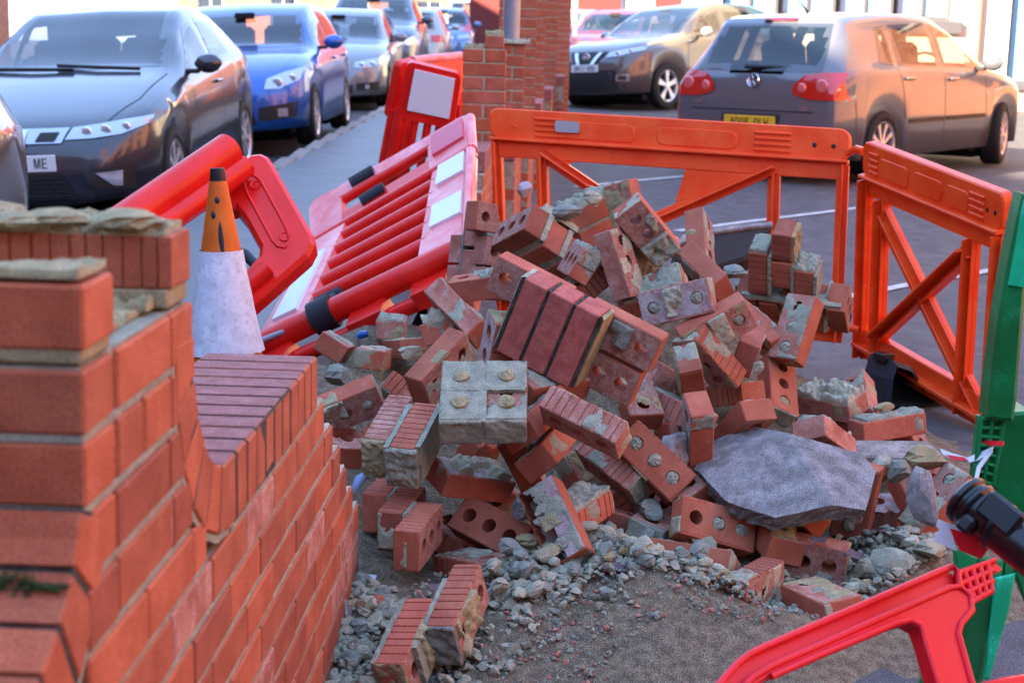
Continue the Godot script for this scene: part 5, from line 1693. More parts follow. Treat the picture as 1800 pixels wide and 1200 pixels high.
func plate(root: Node3D, p: Dictionary, front: bool, y: float, text: String, bg: Material, w := 0.52, shift := 0.0) -> void:
	var s := end_s(p, 0.0, y, front) + (0.012 if front else -0.012)
	var t := Transform3D(Basis(Vector3.UP, PI if front else 0.0), Vector3(0, y, -s))
	var mb := MB.new()
	mb.box(Transform3D.IDENTITY, Vector3(w, 0.111, 0.012), 0.004)
	var o := put("number_plate", mb, root, t, bg)
	if text:
		var tm := TextMesh.new()
		var f := SystemFont.new()
		f.font_names = PackedStringArray(["Droid Sans Mono"])
		f.font_weight = 700
		tm.font = f
		tm.text = text
		tm.font_size = 64
		tm.pixel_size = 0.00128
		tm.depth = 0.004
		tm.material = M.black
		var l := MeshInstance3D.new()
		l.mesh = tm
		l.name = "lettering"
		l.position = Vector3(shift, 0.0, 0.007)
		l.scale = Vector3(1.0, 1.15, 1.0)
		o.add_child(l, true)


# whether the body is open here for a window; m = the middle of a patch of the body
func opening(p: Dictionary, m: Vector3, dy: float, ds: float) -> bool:
	var s := -m.z
	var x := absf(m.x)
	for q in p.get("side", []):
		var s0: float = maxf(q[0][0][0], q[1][0][0]) + 0.01 + ds
		var s1: float = maxf(q[0][-1][0], q[1][-1][0]) - 0.01 - ds
		if s > s0 and s < s1 and x > 0.5:
			var lo := lerpf(q[0][0][1], q[0][-1][1], clampf((s - q[0][0][0]) / (q[0][-1][0] - q[0][0][0]), 0, 1))
			var t: float = (s - q[1][0][0]) / (q[1][-1][0] - q[1][0][0])
			var hi := lerpf(q[1][0][1], q[1][-1][1], clampf(t, 0, 1))
			if t > 1.0:
				hi = lerpf(q[1][-1][1], q[0][-1][1], clampf((s - q[1][-1][0]) / (q[0][-1][0] - q[1][-1][0]), 0, 1))
			if m.y > lo + 0.005 + dy and m.y < hi - 0.005 - dy:
				return true
	if p.has("ws"):
		var w: Array = p.ws
		if s > w[1] + 0.02 + ds and s < w[0] + 0.02 - ds:
			var t: float = (s - w[1]) / (w[0] - w[1])
			if x < lerpf(pl(p.rw, w[1]) * 0.90, pl(p.hw, w[0]) * 0.80, t) - 0.05 and m.y > pl(p.belt, s):
				return true
	if p.has("rs") and s < 0.3:
		var w: Array = p.rs
		if m.y > w[0] + 0.015 + dy and m.y < w[1] - 0.015 - dy:
			var t: float = (m.y - w[0]) / (w[1] - w[0])
			if x < lerpf(p.rsw[0], p.rsw[1], t) - 0.045:
				return true
	return false


func cabin(root: Node3D, p: Dictionary) -> void:
	var wb: float = p.wb
	var k: float = p.mir[1] / 1.03
	var w := pl(p.hw, wb / 2.0)
	var fl := MB.new()
	fl.box(T3(0, 0.50 * k, -(wb - 0.75) / 2.0), Vector3(w * 1.7, 0.3, wb - 0.3), 0.02)
	fl.box(T3(0, 0.84 * k, -(wb - 0.50)), Vector3(w * 1.62, 0.16, 0.46), 0.06)
	fl.box(T3(0, 0.76 * k, 0.32), Vector3(w * 1.4, 0.3, 0.36), 0.04)
	put("cabin_lining", fl, root, Transform3D.IDENTITY, M.lining)
	for sd in [-1.0, 1.0]:
		for row in 2:
			var s: float = wb - 1.45 if row == 0 else 0.30
			var st := MB.new()
			st.box(Transform3D(Basis(Vector3.RIGHT, 0.22), Vector3(sd * 0.36, 0.92 * k, -s)), Vector3(0.46, 0.62, 0.13), 0.05)
			st.box(T3(sd * 0.36, 0.66 * k, -(s + 0.28)), Vector3(0.48, 0.14, 0.5), 0.05)
			var seat := put("seat", st, root, Transform3D.IDENTITY, M.seat)
			var hr := MB.new()
			hr.box(Transform3D(Basis(Vector3.RIGHT, 0.15), Vector3(sd * 0.36, 1.28 * k, -(s - 0.09))), Vector3(0.25, 0.18, 0.10), 0.04)
			put("headrest", hr, seat, Transform3D.IDENTITY, M.headrest)
	var wm := MB.new()
	var path := PackedVector3Array()
	for i in 21:
		var a := TAU * i / 20.0
		path.append(Vector3(0.36 + 0.18 * cos(a), 0.96 * k + 0.16 * sin(a), -(wb - 0.92) - 0.07 * sin(a)))
	wm.tube(path, 0.014, 6)
	put("steering_wheel", wm, root, Transform3D.IDENTITY, M.headrest)
	var mi := MB.new()
	mi.box(T3(0, 1.33 * k, -(p.ws[1] + 0.16)), Vector3(0.22, 0.07, 0.03), 0.015)
	put("rear_view_mirror", mi, root, Transform3D.IDENTITY, M.lining)


func car(called: String, label: String, category: String, t: Transform3D, p: Dictionary, paint: Material, group := "") -> Node3D:
	var root := thing(called, label, category, t, group)
	var mb := MB.new()
	mb.sg = 0
	var s0: float = p.top[0][0]
	var s1: float = p.top[-1][0]
	var ss := []
	var n := 64
	for i in n + 1:
		ss.append(lerpf(s0, s1, float(i) / n))
	for a in [0.0, p.wb]:
		for k in 13:
			ss.append(a + p.arch * cos(PI * k / 12.0) * 0.999)
	for e in [0.004, 0.012, 0.025, 0.045]:
		ss.append(s0 + e)
		ss.append(s1 - e)
	ss.sort()
	var rings := []
	for s in ss:
		var q := section(p, s)
		var half := PackedVector3Array()
		for i in range(1, q.size() - 1):
			var parts := 3 if i >= 6 else 1
			for k in parts:
				var c := q[i].lerp(q[i + 1], float(k) / parts)
				half.append(Vector3(c.x, c.y, -s))
		var ring := half.duplicate()
		ring.append(Vector3(0, q[-1].y, -s))
		for i in range(half.size() - 1, -1, -1):
			ring.append(Vector3(-half[i].x, half[i].y, half[i].z))
		rings.append(ring)
	var rn: int = rings[0].size()
	for i in rings.size() - 1:
		var r0: PackedVector3Array = rings[i]
		var r1: PackedVector3Array = rings[i + 1]
		var cen := Vector3.ZERO
		for k in rn:
			cen += (r0[k] + r1[k]) / (2.0 * rn)
		for k in rn:
			var k2 := (k + 1) % rn
			var m := (r0[k] + r0[k2] + r1[k] + r1[k2]) / 4.0
			if k < rn - 1 and opening(p, m, absf(r0[k].y - r0[k2].y) * 0.5, absf(r0[k].z - r1[k].z) * 0.5):
				continue
			mb.quad(r0[k], r0[k2], r1[k2], r1[k], m - cen)
	for e in 2:
		var rr: PackedVector3Array = rings[0] if e == 0 else rings[-1]
		var cc := Vector3.ZERO
		for v in rr:
			cc += v / rn
		for k in rn:
			mb.tri(cc, rr[k], rr[(k + 1) % rn], Vector3(0, 0, 1 if e == 0 else -1))
	put("body", mb, root, Transform3D.IDENTITY, paint)
	cabin(root, p)
	# underside and dark wheel housings
	var ub := MB.new()
	ub.box(T3(0, p.sill + 0.02 + 0.14, -p.wb / 2.0), Vector3(pl(p.hw, p.wb / 2.0) * 1.5, 0.3, p.wb + 1.0))
	for a in [0.0, p.wb]:
		ub.box(T3(0, p.tyre + 0.04, -a), Vector3(pl(p.hw, a) * 1.62, p.arch * 1.55, p.arch * 1.7), 0.08)
	put("underbody", ub, root, Transform3D.IDENTITY, M.car_black)
	# glass
	if p.has("ws"):
		var w: Array = p.ws   # [s_base, s_top]
		var lower := []
		var upper := []
		for k in 9:
			var u := -1.0 + 2.0 * k / 8.0
			lower.append(Vector2(u * pl(p.hw, w[0]) * 0.80, w[0] + 0.10 * (1.0 - u * u)))
			upper.append(Vector2(u * pl(p.rw, w[1]) * 0.90, w[1]))
		put("windscreen", skin(p, "t", lower, upper, 0.006, 16, 12), root, Transform3D.IDENTITY, M.car_glass)
	if p.has("rs"):
		var w: Array = p.rs
		var lower := []
		var upper := []
		for k in 9:
			var u := -1.0 + 2.0 * k / 8.0
			lower.append(Vector2(u * p.rsw[0], w[0]))
			upper.append(Vector2(u * p.rsw[1], w[1]))
		put("rear_window", skin(p, "r", lower, upper, 0.006, 16, 10), root, Transform3D.IDENTITY, M.car_glass)
	for q in p.get("side", []):
		for k in ["s", "m"]:
			var lo := []
			var up := []
			for v in q[0]:
				lo.append(Vector2(v[0], v[1]))
			for v in q[1]:
				up.append(Vector2(v[0], v[1]))
			put("side_window", skin(p, k, lo, up, 0.005, 10, 6), root, Transform3D.IDENTITY, M.car_glass)
	for q in p.get("seams", []):
		for k in ["s", "m"]:
			var lo := []
			var up := []
			for v in q:
				lo.append(Vector2(v[0] - 0.004, v[1]))
				up.append(Vector2(v[0] + 0.004, v[1]))
			put("door_seam", skin(p, k, lo, up, 0.002, 10, 1), root, Transform3D.IDENTITY, M.car_black)
	for q in p.get("trim", []):
		for k in ["s", "m"]:
			put("side_trim", skin(p, k, [Vector2(q[0], q[2]), Vector2(q[1], q[2])], [Vector2(q[0], q[2] + q[3]), Vector2(q[1], q[2] + q[3])], 0.012, 12, 2), root, Transform3D.IDENTITY, M.car_black if q.size() < 5 else paint)
	for q in p.get("handles", []):
		for sd in [-1.0, 1.0]:
			var hm := MB.new()
			hm.box(T3(sd * (side_x(p, q[0], q[1]) + 0.018), q[1], -q[0]), Vector3(0.03, 0.028, 0.17), 0.01)
			put("door_handle", hm, root, Transform3D.IDENTITY, paint)
	for sd in [-1.0, 1.0]:
		var s: float = p.mir[0]
		var y: float = p.mir[1]
		var mm := MB.new()
		mm.sg = 0
		var mr := []
		for k in 7:
			var f := k / 6.0
			var rr := sqrt(maxf(0.02, 1.0 - pow(f * 2.0 - 1.0, 2.0) * 0.97))
			var ring := PackedVector3Array()
			for a in 12:
				ring.append(Vector3(sd * (side_x(p, s, y - 0.05) + 0.06 + 0.21 * f), y + 0.075 * rr * sin(TAU * a / 12.0), -s + 0.08 * rr * cos(TAU * a / 12.0) * (1.0 - 0.3 * f)))
			mr.append(ring)
		mm.loft(mr)
		put("mirror", mm, root, Transform3D.IDENTITY, p.get("mirror_paint", paint))
		var arm := MB.new()
		arm.box(T3(sd * (side_x(p, s, y - 0.06) + 0.03), y - 0.055, -s), Vector3(0.12, 0.035, 0.07), 0.01)
		put("mirror_arm", arm, root, Transform3D.IDENTITY, M.car_black)
	for a in [0.0, p.wb]:
		for sd in [-1.0, 1.0]:
			wheel(root, sd * (pl(p.hw, a) - 0.03), a, p.tyre, p.get("spokes", 5), p.get("alloy", M.alloy), p.get("steer", 0.0) if a > 0.0 else 0.0)
	return root


func mir2(a: Array) -> Array:
	var o := []
	for v in a:
		o.append(Vector2(-v.x, v.y))
	return o


func lamp_pair(root: Node3D, called: String, p: Dictionary, kind: String, lower: Array, upper: Array, m: Material, off := 0.008, bulbs: Array = [], bulb_m: Material = null) -> void:
	for sd in 2:
		var lo := lower if sd == 0 else mir2(lower)
		var up := upper if sd == 0 else mir2(upper)
		var o := put(called, skin(p, kind, lo, up, off, 12, 5), root, Transform3D.IDENTITY, m)
		for b in bulbs:
			var x: float = b[0] if sd == 0 else -b[0]
			var s := end_s(p, x, b[1], kind == "f")
			var bm := MB.new()
			bm.lathe(Transform3D(Basis(Vector3.RIGHT, -PI / 2.0 if kind == "f" else PI / 2.0), Vector3(x, b[1], -(s + (off + 0.002) * (1.0 if kind == "f" else -1.0)))), PackedVector2Array([Vector2(b[2], 0.0), Vector2(b[2] * 0.8, 0.012), Vector2(0.0, 0.018)]), 16)
			put("bulb", bm, o, Transform3D.IDENTITY, bulb_m)


func paint(c: Color, metal := 0.35, rough := 0.28) -> StandardMaterial3D:
	var m := flat(c, rough, metal)
	m.clearcoat_enabled = true
	m.clearcoat = 0.8
	m.clearcoat_roughness = 0.06
	return m


func hatch(wb: float, h: float, w: float) -> Dictionary:
	# a plain five-door hatchback, nose at +s
	var k := h / 1.47
	return {
		"wb": wb, "sill": 0.19, "tyre": 0.315, "arch": 0.365,
		"top": [[-0.78, 0.50 * k], [-0.74, 0.78 * k], [-0.66, 1.0 * k], [-0.30, 1.36 * k], [0.1, 1.45 * k], [0.9, 1.47 * k], [1.25, 1.42 * k], [1.6, 1.28 * k], [wb - 0.52, 1.0 * k], [wb + 0.1, 0.93 * k], [wb + 0.45, 0.84 * k], [wb + 0.68, 0.73 * k], [wb + 0.80, 0.60 * k], [wb + 0.84, 0.45 * k]],
		"belt": [[-0.78, 0.48 * k], [-0.66, 0.92 * k], [0.0, 0.98 * k], [1.2, 0.95 * k], [wb - 0.5, 0.90 * k], [wb + 0.4, 0.76 * k], [wb + 0.75, 0.56 * k]],
		"hw": [[-0.78, w * 0.70], [-0.72, w * 0.84], [-0.5, w * 0.95], [0.0, w], [wb, w], [wb + 0.35, w * 0.96], [wb + 0.62, w * 0.84], [wb + 0.78, w * 0.62], [wb + 0.84, w * 0.42]],
		"rw": [[-0.78, w * 0.75], [0.0, w * 0.70], [1.2, w * 0.71], [wb - 0.5, w * 0.80], [wb + 0.84, w * 0.7]],
		"ws": [wb - 0.58, 1.42], "rs": [0.99 * k, 1.36 * k], "rsw": [w * 0.66, w * 0.58],
		"side": [[[[1.08, 0.99 * k], [wb - 0.75, 0.965 * k]], [[1.04, 1.37 * k], [1.55, 1.26 * k]]], [[[0.12, 1.01 * k], [1.0, 0.99 * k]], [[0.22, 1.35 * k], [0.96, 1.37 * k]]]],
		"seams": [[[1.04, 0.27], [1.04, 0.96 * k]], [[wb - 0.45, 0.3], [wb - 0.5, 0.88 * k]], [[0.30, 0.62 * k], [0.14, 0.98 * k]]],
		"handles": [[1.16, 0.86 * k], [0.28, 0.88 * k]],
		"mir": [wb - 0.80, 1.03 * k],
	}


func build_cars() -> void:
	M.tyre = flat(Color(0.05, 0.05, 0.055), 0.85)
	M.wheel_dark = flat(Color(0.04, 0.04, 0.045), 0.6, 0.5)
	M.alloy = flat(Color(0.70, 0.70, 0.72), 0.32, 0.55)
	M.car_black = flat(Color(0.035, 0.035, 0.04), 0.6)
	M.car_glass = flat(Color(0.10, 0.15, 0.18, 0.42), 0.03, 0.0, 0.6)
	M.car_glass.transparency = BaseMaterial3D.TRANSPARENCY_ALPHA
	M.seat = flat(Color(0.07, 0.07, 0.08), 0.9)
	M.lining = flat(Color(0.05, 0.05, 0.055), 0.9)
	M.headrest = flat(Color(0.16, 0.16, 0.17), 0.9)
	M.lamp_clear = flat(Color(0.66, 0.69, 0.74), 0.1, 0.5, 0.9)
	M.lamp_bulb = flat(Color(0.86, 0.87, 0.9), 0.08, 0.7, 0.9)
	M.lamp_red = flat(Color(0.72, 0.03, 0.03), 0.12, 0.0, 0.9)
	M.lamp_pink = flat(Color(0.86, 0.42, 0.42), 0.12, 0.2, 0.9)
	M.chrome = flat(Color(0.80, 0.81, 0.83), 0.15, 0.9)
	M.plate_white = flat(Color(0.84, 0.84, 0.83), 0.5)
	M.plate_yellow = flat(Color(0.86, 0.66, 0.12), 0.5)
	# ---- grey hatchback seen from behind on the right ----
	var p := hatch(2.578, 1.48, 0.88)
	p.top = [[-0.86, 0.50], [-0.845, 0.70], [-0.80, 0.93], [-0.66, 1.10], [-0.50, 1.31], [-0.40, 1.42], [-0.2, 1.455], [0.6, 1.485], [1.1, 1.465], [1.5, 1.37], [1.95, 1.16], [2.3, 1.0], [2.75, 0.93], [3.1, 0.82], [3.27, 0.68], [3.33, 0.48]]
	p.belt = [[-0.86, 0.48], [-0.80, 0.86], [-0.2, 1.0], [0.5, 0.985], [1.6, 0.945], [2.3, 0.90], [2.9, 0.80], [3.3, 0.55]]
	p.hw = [[-0.865, 0.66], [-0.85, 0.74], [-0.78, 0.82], [-0.5, 0.868], [0.0, 0.88], [2.5, 0.88], [2.85, 0.85], [3.1, 0.76], [3.27, 0.58], [3.33, 0.40]]
	p.rw = [[-0.86, 0.62], [-0.4, 0.60], [0.6, 0.62], [1.5, 0.64], [2.3, 0.70], [3.3, 0.6]]
	p.ws = [2.25, 1.36]
	p.rs = [0.965, 1.375]
	p.rsw = [0.64, 0.55]
	p.side = [[[[1.20, 1.0], [1.98, 0.965]], [[1.14, 1.385], [1.55, 1.30]]], [[[0.28, 1.015], [1.10, 1.0]], [[0.32, 1.37], [1.06, 1.39]]], [[[-0.06, 1.04], [0.2, 1.02]], [[0.06, 1.34], [0.24, 1.365]]]]
	p.seams = [[[1.15, 0.27], [1.13, 0.97]], [[2.08, 0.3], [2.02, 0.93]], [[0.36, 0.55], [0.22, 0.99]], [[-0.52, 0.42], [-0.56, 0.72]]]
	p.handles = [[1.30, 0.88], [0.40, 0.90]]
	p.trim = [[0.42, 1.12, 0.50, 0.035], [1.18, 2.02, 0.50, 0.035]]
	p.mir = [1.93, 1.02]
	p.spokes = 9
	p.steer = 0.25
	var grey := paint(Color(0.37, 0.37, 0.39))
	var g := car("parked_car", "grey hatchback seen from behind with a yellow rear plate and red tail lamps", "car", Transform3D(Basis(Vector3(0.7616, 0.0000, 0.6480), Vector3(-0.0181, 0.9996, 0.0213), Vector3(-0.6478, -0.0280, 0.7613)), Vector3(2.600, 0.350, -14.360)), p, grey, "cars in the car park")
	lamp_pair(g, "tail_lamp", p, "r", [Vector2(0.40, 0.78), Vector2(0.55, 0.74), Vector2(0.70, 0.735), Vector2(0.855, 0.73)], [Vector2(0.40, 0.85), Vector2(0.50, 0.94), Vector2(0.66, 0.965), Vector2(0.80, 0.965)], M.lamp_red, 0.012, [[0.49, 0.83, 0.045], [0.68, 0.85, 0.06]], M.lamp_pink)
	plate(g, p, false, 0.525, "AO08 OLW", M.plate_yellow)
	put("high_brake_lamp", skin(p, "r", [Vector2(-0.17, 1.405), Vector2(0.17, 1.405)], [Vector2(-0.17, 1.425), Vector2(0.17, 1.425)], 0.03, 8, 2), g, Transform3D.IDENTITY, M.lamp_red)
	var bd := MB.new()
	var bs := end_s(p, 0.0, 0.90, false) - 0.006
	bd.lathe(Transform3D(Basis(Vector3.RIGHT, PI / 2.0 - 0.15), Vector3(0, 0.885, -bs)), PackedVector2Array([Vector2(0.0, 0.012), Vector2(0.050, 0.010), Vector2(0.058, 0.016), Vector2(0.064, 0.008), Vector2(0.064, -0.02)]), 26)
	var badge := put("badge", bd, g, Transform3D.IDENTITY, flat(Color(0.30, 0.31, 0.34), 0.25, 0.7))
	var vw := MB.new()
	for q in [[-0.018, 0.046, 0.0, 0.006], [0.018, 0.046, 0.0, 0.006], [-0.044, 0.022, -0.02, -0.044], [0.044, 0.022, 0.02, -0.044], [-0.02, -0.044, 0.0, -0.004], [0.02, -0.044, 0.0, -0.004]]:
		vw.tube(PackedVector3Array([Vector3(q[0], q[1], 0), Vector3(q[2], q[3], 0)]), 0.006, 6)
	vw.lathe(Transform3D(Basis(Vector3.RIGHT, PI / 2.0), Vector3.ZERO), PackedVector2Array([Vector2(0.050, 0.0), Vector2(0.057, 0.008), Vector2(0.062, 0.0)]), 26)
	put("emblem", vw, badge, Transform3D(Basis(Vector3.RIGHT, -0.15), Vector3(0, 0.885, -bs + 0.016)), M.chrome)
	var wp := MB.new()
	wp.tube(PackedVector3Array([Vector3(0.02, 0.985, 0.845), Vector3(0.20, 0.985, 0.80), Vector3(0.46, 0.985, 0.77)]), [0.022, 0.014, 0.010], 8)
	put("wiper", wp, g, T3(-0.12, 0.015, -0.035), M.car_black)
	put("boot_seam", skin(p, "r", [Vector2(-0.62, 0.622), Vector2(0.62, 0.622)], [Vector2(-0.62, 0.632), Vector2(0.62, 0.632)], 0.003, 16, 1), g, Transform3D.IDENTITY, M.car_black)
	put("plate_recess", skin(p, "r", [Vector2(-0.30, 0.45), Vector2(0.30, 0.45)], [Vector2(-0.30, 0.60), Vector2(0.30, 0.60)], 0.003, 10, 2), g, Transform3D.IDENTITY, flat(Color(0.16, 0.16, 0.18), 0.4))
	put("bumper_strip", skin(p, "r", [Vector2(-0.82, 0.30), Vector2(0.82, 0.30)], [Vector2(-0.80, 0.37), Vector2(0.80, 0.37)], 0.012, 16, 2), g, Transform3D.IDENTITY, M.car_black)
	for tx in [["TDI", 0.52, 0.655, 0.0012], ["GOLF", -0.55, 0.69, 0.0010]]:
		var tm := TextMesh.new()
		tm.text = tx[0]
		tm.font_size = 40
		tm.pixel_size = tx[3]
		tm.depth = 0.006
		tm.material = M.chrome
		var l := put("boot_lettering", tm, g, Transform3D(Basis(Vector3.UP, 0.12 * signf(tx[1])), Vector3(tx[1], tx[2], -end_s(p, tx[1], tx[2], false) + 0.006)))
	var ae := MB.new()
	ae.tube(PackedVector3Array([Vector3(0, 1.475, -0.05), Vector3(0, 1.62, 0.18)]), [0.012, 0.004], 6)
	put("aerial", ae, g, Transform3D.IDENTITY, M.car_black)
	# ---- dark grey hatchback, front left ----
	p = hatch(2.62, 1.46, 0.89)
	p.top = [[-0.74, 0.55], [-0.70, 0.95], [-0.45, 1.18], [0.0, 1.38], [0.7, 1.46], [1.05, 1.445], [1.5, 1.29], [2.1, 1.045], [2.6, 0.94], [3.05, 0.82], [3.36, 0.70], [3.46, 0.60], [3.50, 0.42]]
	p.belt = [[-0.74, 0.5], [-0.6, 0.98], [0.0, 1.03], [1.2, 0.97], [2.1, 0.91], [2.9, 0.79], [3.3, 0.66], [3.46, 0.5]]
	p.hw = [[-0.74, 0.66], [-0.6, 0.82], [0.0, 0.89], [2.62, 0.89], [3.0, 0.86], [3.25, 0.78], [3.42, 0.64], [3.50, 0.50]]
	p.rw = [[-0.74, 0.6], [0.3, 0.60], [1.1, 0.62], [2.1, 0.74], [3.5, 0.62]]
	p.ws = [2.08, 1.06]
	p.side = [[[[1.02, 1.0], [1.95, 0.955]], [[0.90, 1.36], [1.30, 1.30]]], [[[0.15, 1.06], [0.96, 1.005]], [[0.30, 1.33], [0.84, 1.365]]]]
	p.seams = [[[0.98, 0.27], [0.94, 0.98]], [[1.95, 0.3], [1.95, 0.93]], [[0.25, 0.6], [0.10, 1.02]]]
	p.handles = [[1.12, 0.86]]
	p.mir = [1.86, 1.03]
	p.spokes = 7
	p.rs = [1.06, 1.22]
	var dark := paint(Color(0.185, 0.19, 0.225), 0.4, 0.3)
	var c := car("parked_car", "dark grey hatchback at the kerb on the left, facing us with a mesh lower grille", "car", Transform3D(Basis(Vector3(-0.9980, -0.0599, -0.0204), Vector3(-0.0608, 0.9970, 0.0488), Vector3(0.0174, 0.0500, -0.9986)), Vector3(-3.260, 0.246, -13.916)), p, dark, "cars parked along the kerb")
	lamp_pair(c, "headlamp", p, "f", [Vector2(0.32, 0.625), Vector2(0.50, 0.628), Vector2(0.68, 0.645), Vector2(0.83, 0.70)], [Vector2(0.36, 0.70), Vector2(0.52, 0.715), Vector2(0.68, 0.735), Vector2(0.83, 0.745)], M.lamp_clear, 0.010, [[0.46, 0.668, 0.036], [0.58, 0.675, 0.036], [0.70, 0.69, 0.03]], M.lamp_bulb)
	put("grille_bar", skin(p, "f", [Vector2(-0.30, 0.605), Vector2(0.30, 0.605)], [Vector2(-0.34, 0.70), Vector2(0.34, 0.70)], 0.014, 14, 3), c, Transform3D.IDENTITY, M.lamp_clear)
	for sd in [-1.0, 1.0]:
		put("grille_slot", skin(p, "f", [Vector2(sd * 0.12, 0.62), Vector2(sd * 0.25, 0.62)], [Vector2(sd * 0.15, 0.675), Vector2(sd * 0.28, 0.675)], 0.022, 6, 2), c, Transform3D.IDENTITY, M.car_black)
		put("fog_lamp_surround", skin(p, "f", [Vector2(sd * 0.47, 0.30), Vector2(sd * 0.74, 0.27)], [Vector2(sd * 0.44, 0.425), Vector2(sd * 0.74, 0.44)], 0.004, 8, 3), c, Transform3D.IDENTITY, M.car_black)
		put("fog_lamp", skin(p, "f", [Vector2(sd * 0.62, 0.31), Vector2(sd * 0.67, 0.30)], [Vector2(sd * 0.52, 0.40), Vector2(sd * 0.68, 0.405)], 0.012, 6, 3), c, Transform3D.IDENTITY, M.lamp_bulb)
	put("emblem", skin(p, "f", [Vector2(-0.05, 0.62), Vector2(0.05, 0.62)], [Vector2(-0.06, 0.695), Vector2(0.06, 0.695)], 0.026, 4, 2), c, Transform3D.IDENTITY, M.chrome)
	var hm := MB.new()
	for q in [[-0.028, 0.63, -0.034, 0.688], [0.028, 0.63, 0.034, 0.688], [-0.03, 0.656, 0.03, 0.656]]:
		hm.tube(PackedVector3Array([Vector3(q[0], q[1], -3.535), Vector3(q[2], q[3], -3.50)]), 0.005, 6)
	put("emblem_letter", hm, c, T3(0, 0, 0.0), M.car_black)
	put("lower_grille", skin(p, "f", [Vector2(-0.40, 0.235), Vector2(0.40, 0.235)], [Vector2(-0.30, 0.40), Vector2(0.30, 0.40)], 0.006, 14, 3), c, Transform3D.IDENTITY, M.car_black)
	var mesh := MB.new()
	for i in 9:
		for j in 5:
			var x := -0.32 + 0.08 * i + (0.04 if j % 2 else 0.0)
			var y := 0.255 + 0.03 * j
			if absf(x) < 0.36 - 0.1 * (y - 0.235) / 0.165:
				mesh.box(T3(x, y, -(end_s(p, x, y, true) + 0.012)), Vector3(0.055, 0.006, 0.008), 0.001)
	var mg := put("grille_mesh", mesh, c, Transform3D.IDENTITY, flat(Color(0.09, 0.09, 0.1), 0.4))
	mg.set_meta("kind", "stuff")
	plate(c, p, true, 0.475, "ME", M.plate_white, 0.52, 0.16)
	put("splitter", skin(p, "f", [Vector2(-0.66, 0.20), Vector2(0.66, 0.20)], [Vector2(-0.68, 0.235), Vector2(0.68, 0.235)], 0.02, 14, 2), c, Transform3D.IDENTITY, M.car_black)
	for q in [[-0.55, 0.1], [-0.05, 0.62]]:
		var wpm := MB.new()
		wpm.tube(PackedVector3Array([Vector3(q[0], top_y(p, 2.24, absf(q[0])) + 0.02, -2.24), Vector3((q[0] + q[1]) / 2.0, top_y(p, 2.2, absf((q[0] + q[1]) / 2.0)) + 0.025, -2.2), Vector3(q[1], top_y(p, 2.12, absf(q[1])) + 0.022, -2.12)]), 0.014, 6)
		put("wiper", wpm, c, Transform3D.IDENTITY, M.car_black)
	put("bonnet_seam", skin(p, "t", [Vector2(0.55, 3.36), Vector2(0.70, 2.9), Vector2(0.74, 2.2)], [Vector2(0.557, 3.36), Vector2(0.707, 2.9), Vector2(0.747, 2.2)], 0.003, 20, 1), c, Transform3D.IDENTITY, M.car_black)
	put("bonnet_seam", skin(p, "t", [Vector2(-0.55, 3.36), Vector2(-0.70, 2.9), Vector2(-0.74, 2.2)], [Vector2(-0.557, 3.36), Vector2(-0.707, 2.9), Vector2(-0.747, 2.2)], 0.003, 20, 1), c, Transform3D.IDENTITY, M.car_black)
	# ---- blue hatchback behind it ----
	p = hatch(2.64, 1.47, 0.905)
	p.spokes = 8
	var blue := paint(Color(0.10, 0.32, 0.62), 0.35, 0.28)
	var bcar := car("parked_car", "bright blue hatchback parked second along the kerb on the left", "car", Transform3D(Basis(Vector3(-0.9985, -0.0550, -0.0075), Vector3(-0.0551, 0.9983, 0.0196), Vector3(0.0064, 0.0200, -0.9998)), Vector3(-2.908, 0.428, -18.689)), p, blue, "cars parked along the kerb")
	lamp_pair(bcar, "headlamp", p, "f", [Vector2(0.48, 0.60), Vector2(0.62, 0.60), Vector2(0.80, 0.68)], [Vector2(0.50, 0.70), Vector2(0.66, 0.76), Vector2(0.83, 0.80)], M.lamp_clear, 0.010, [[0.60, 0.66, 0.05], [0.73, 0.70, 0.04]], M.lamp_bulb)
	for sd in [-1.0, 1.0]:
		put("fog_lamp_surround", skin(p, "f", [Vector2(sd * 0.42, 0.29), Vector2(sd * 0.76, 0.32)], [Vector2(sd * 0.42, 0.42), Vector2(sd * 0.78, 0.47)], 0.004, 8, 3), bcar, Transform3D.IDENTITY, M.car_black)
		put("fog_lamp", skin(p, "f", [Vector2(sd * 0.60, 0.33), Vector2(sd * 0.69, 0.33)], [Vector2(sd * 0.60, 0.41), Vector2(sd * 0.69, 0.41)], 0.012, 6, 3), bcar, Transform3D.IDENTITY, M.lamp_bulb)
	put("lower_grille", skin(p, "f", [Vector2(-0.4, 0.26), Vector2(0.4, 0.26)], [Vector2(-0.36, 0.40), Vector2(0.36, 0.40)], 0.005, 10, 3), bcar, Transform3D.IDENTITY, M.car_black)
	# ---- silver saloon third along the kerb ----
	p = hatch(2.70, 1.45, 0.90)
	p.spokes = 10
	var silver := paint(Color(0.46, 0.47, 0.49), 0.4, 0.3)
	var scar := car("parked_car", "silver grey saloon parked third along the kerb, facing us", "car", Transform3D(Basis(Vector3(-0.9998, -0.0200, 0.0090), Vector3(-0.0197, 0.9994, 0.0282), Vector3(-0.0096, 0.0280, -0.9996)), Vector3(-2.816, 0.661, -26.069)), p, silver, "cars parked along the kerb")
	lamp_pair(scar, "headlamp", p, "f", [Vector2(0.42, 0.60), Vector2(0.60, 0.60), Vector2(0.82, 0.66)], [Vector2(0.42, 0.68), Vector2(0.62, 0.72), Vector2(0.83, 0.75)], M.lamp_clear, 0.010, [[0.52, 0.645, 0.04], [0.66, 0.66, 0.04]], M.lamp_bulb)
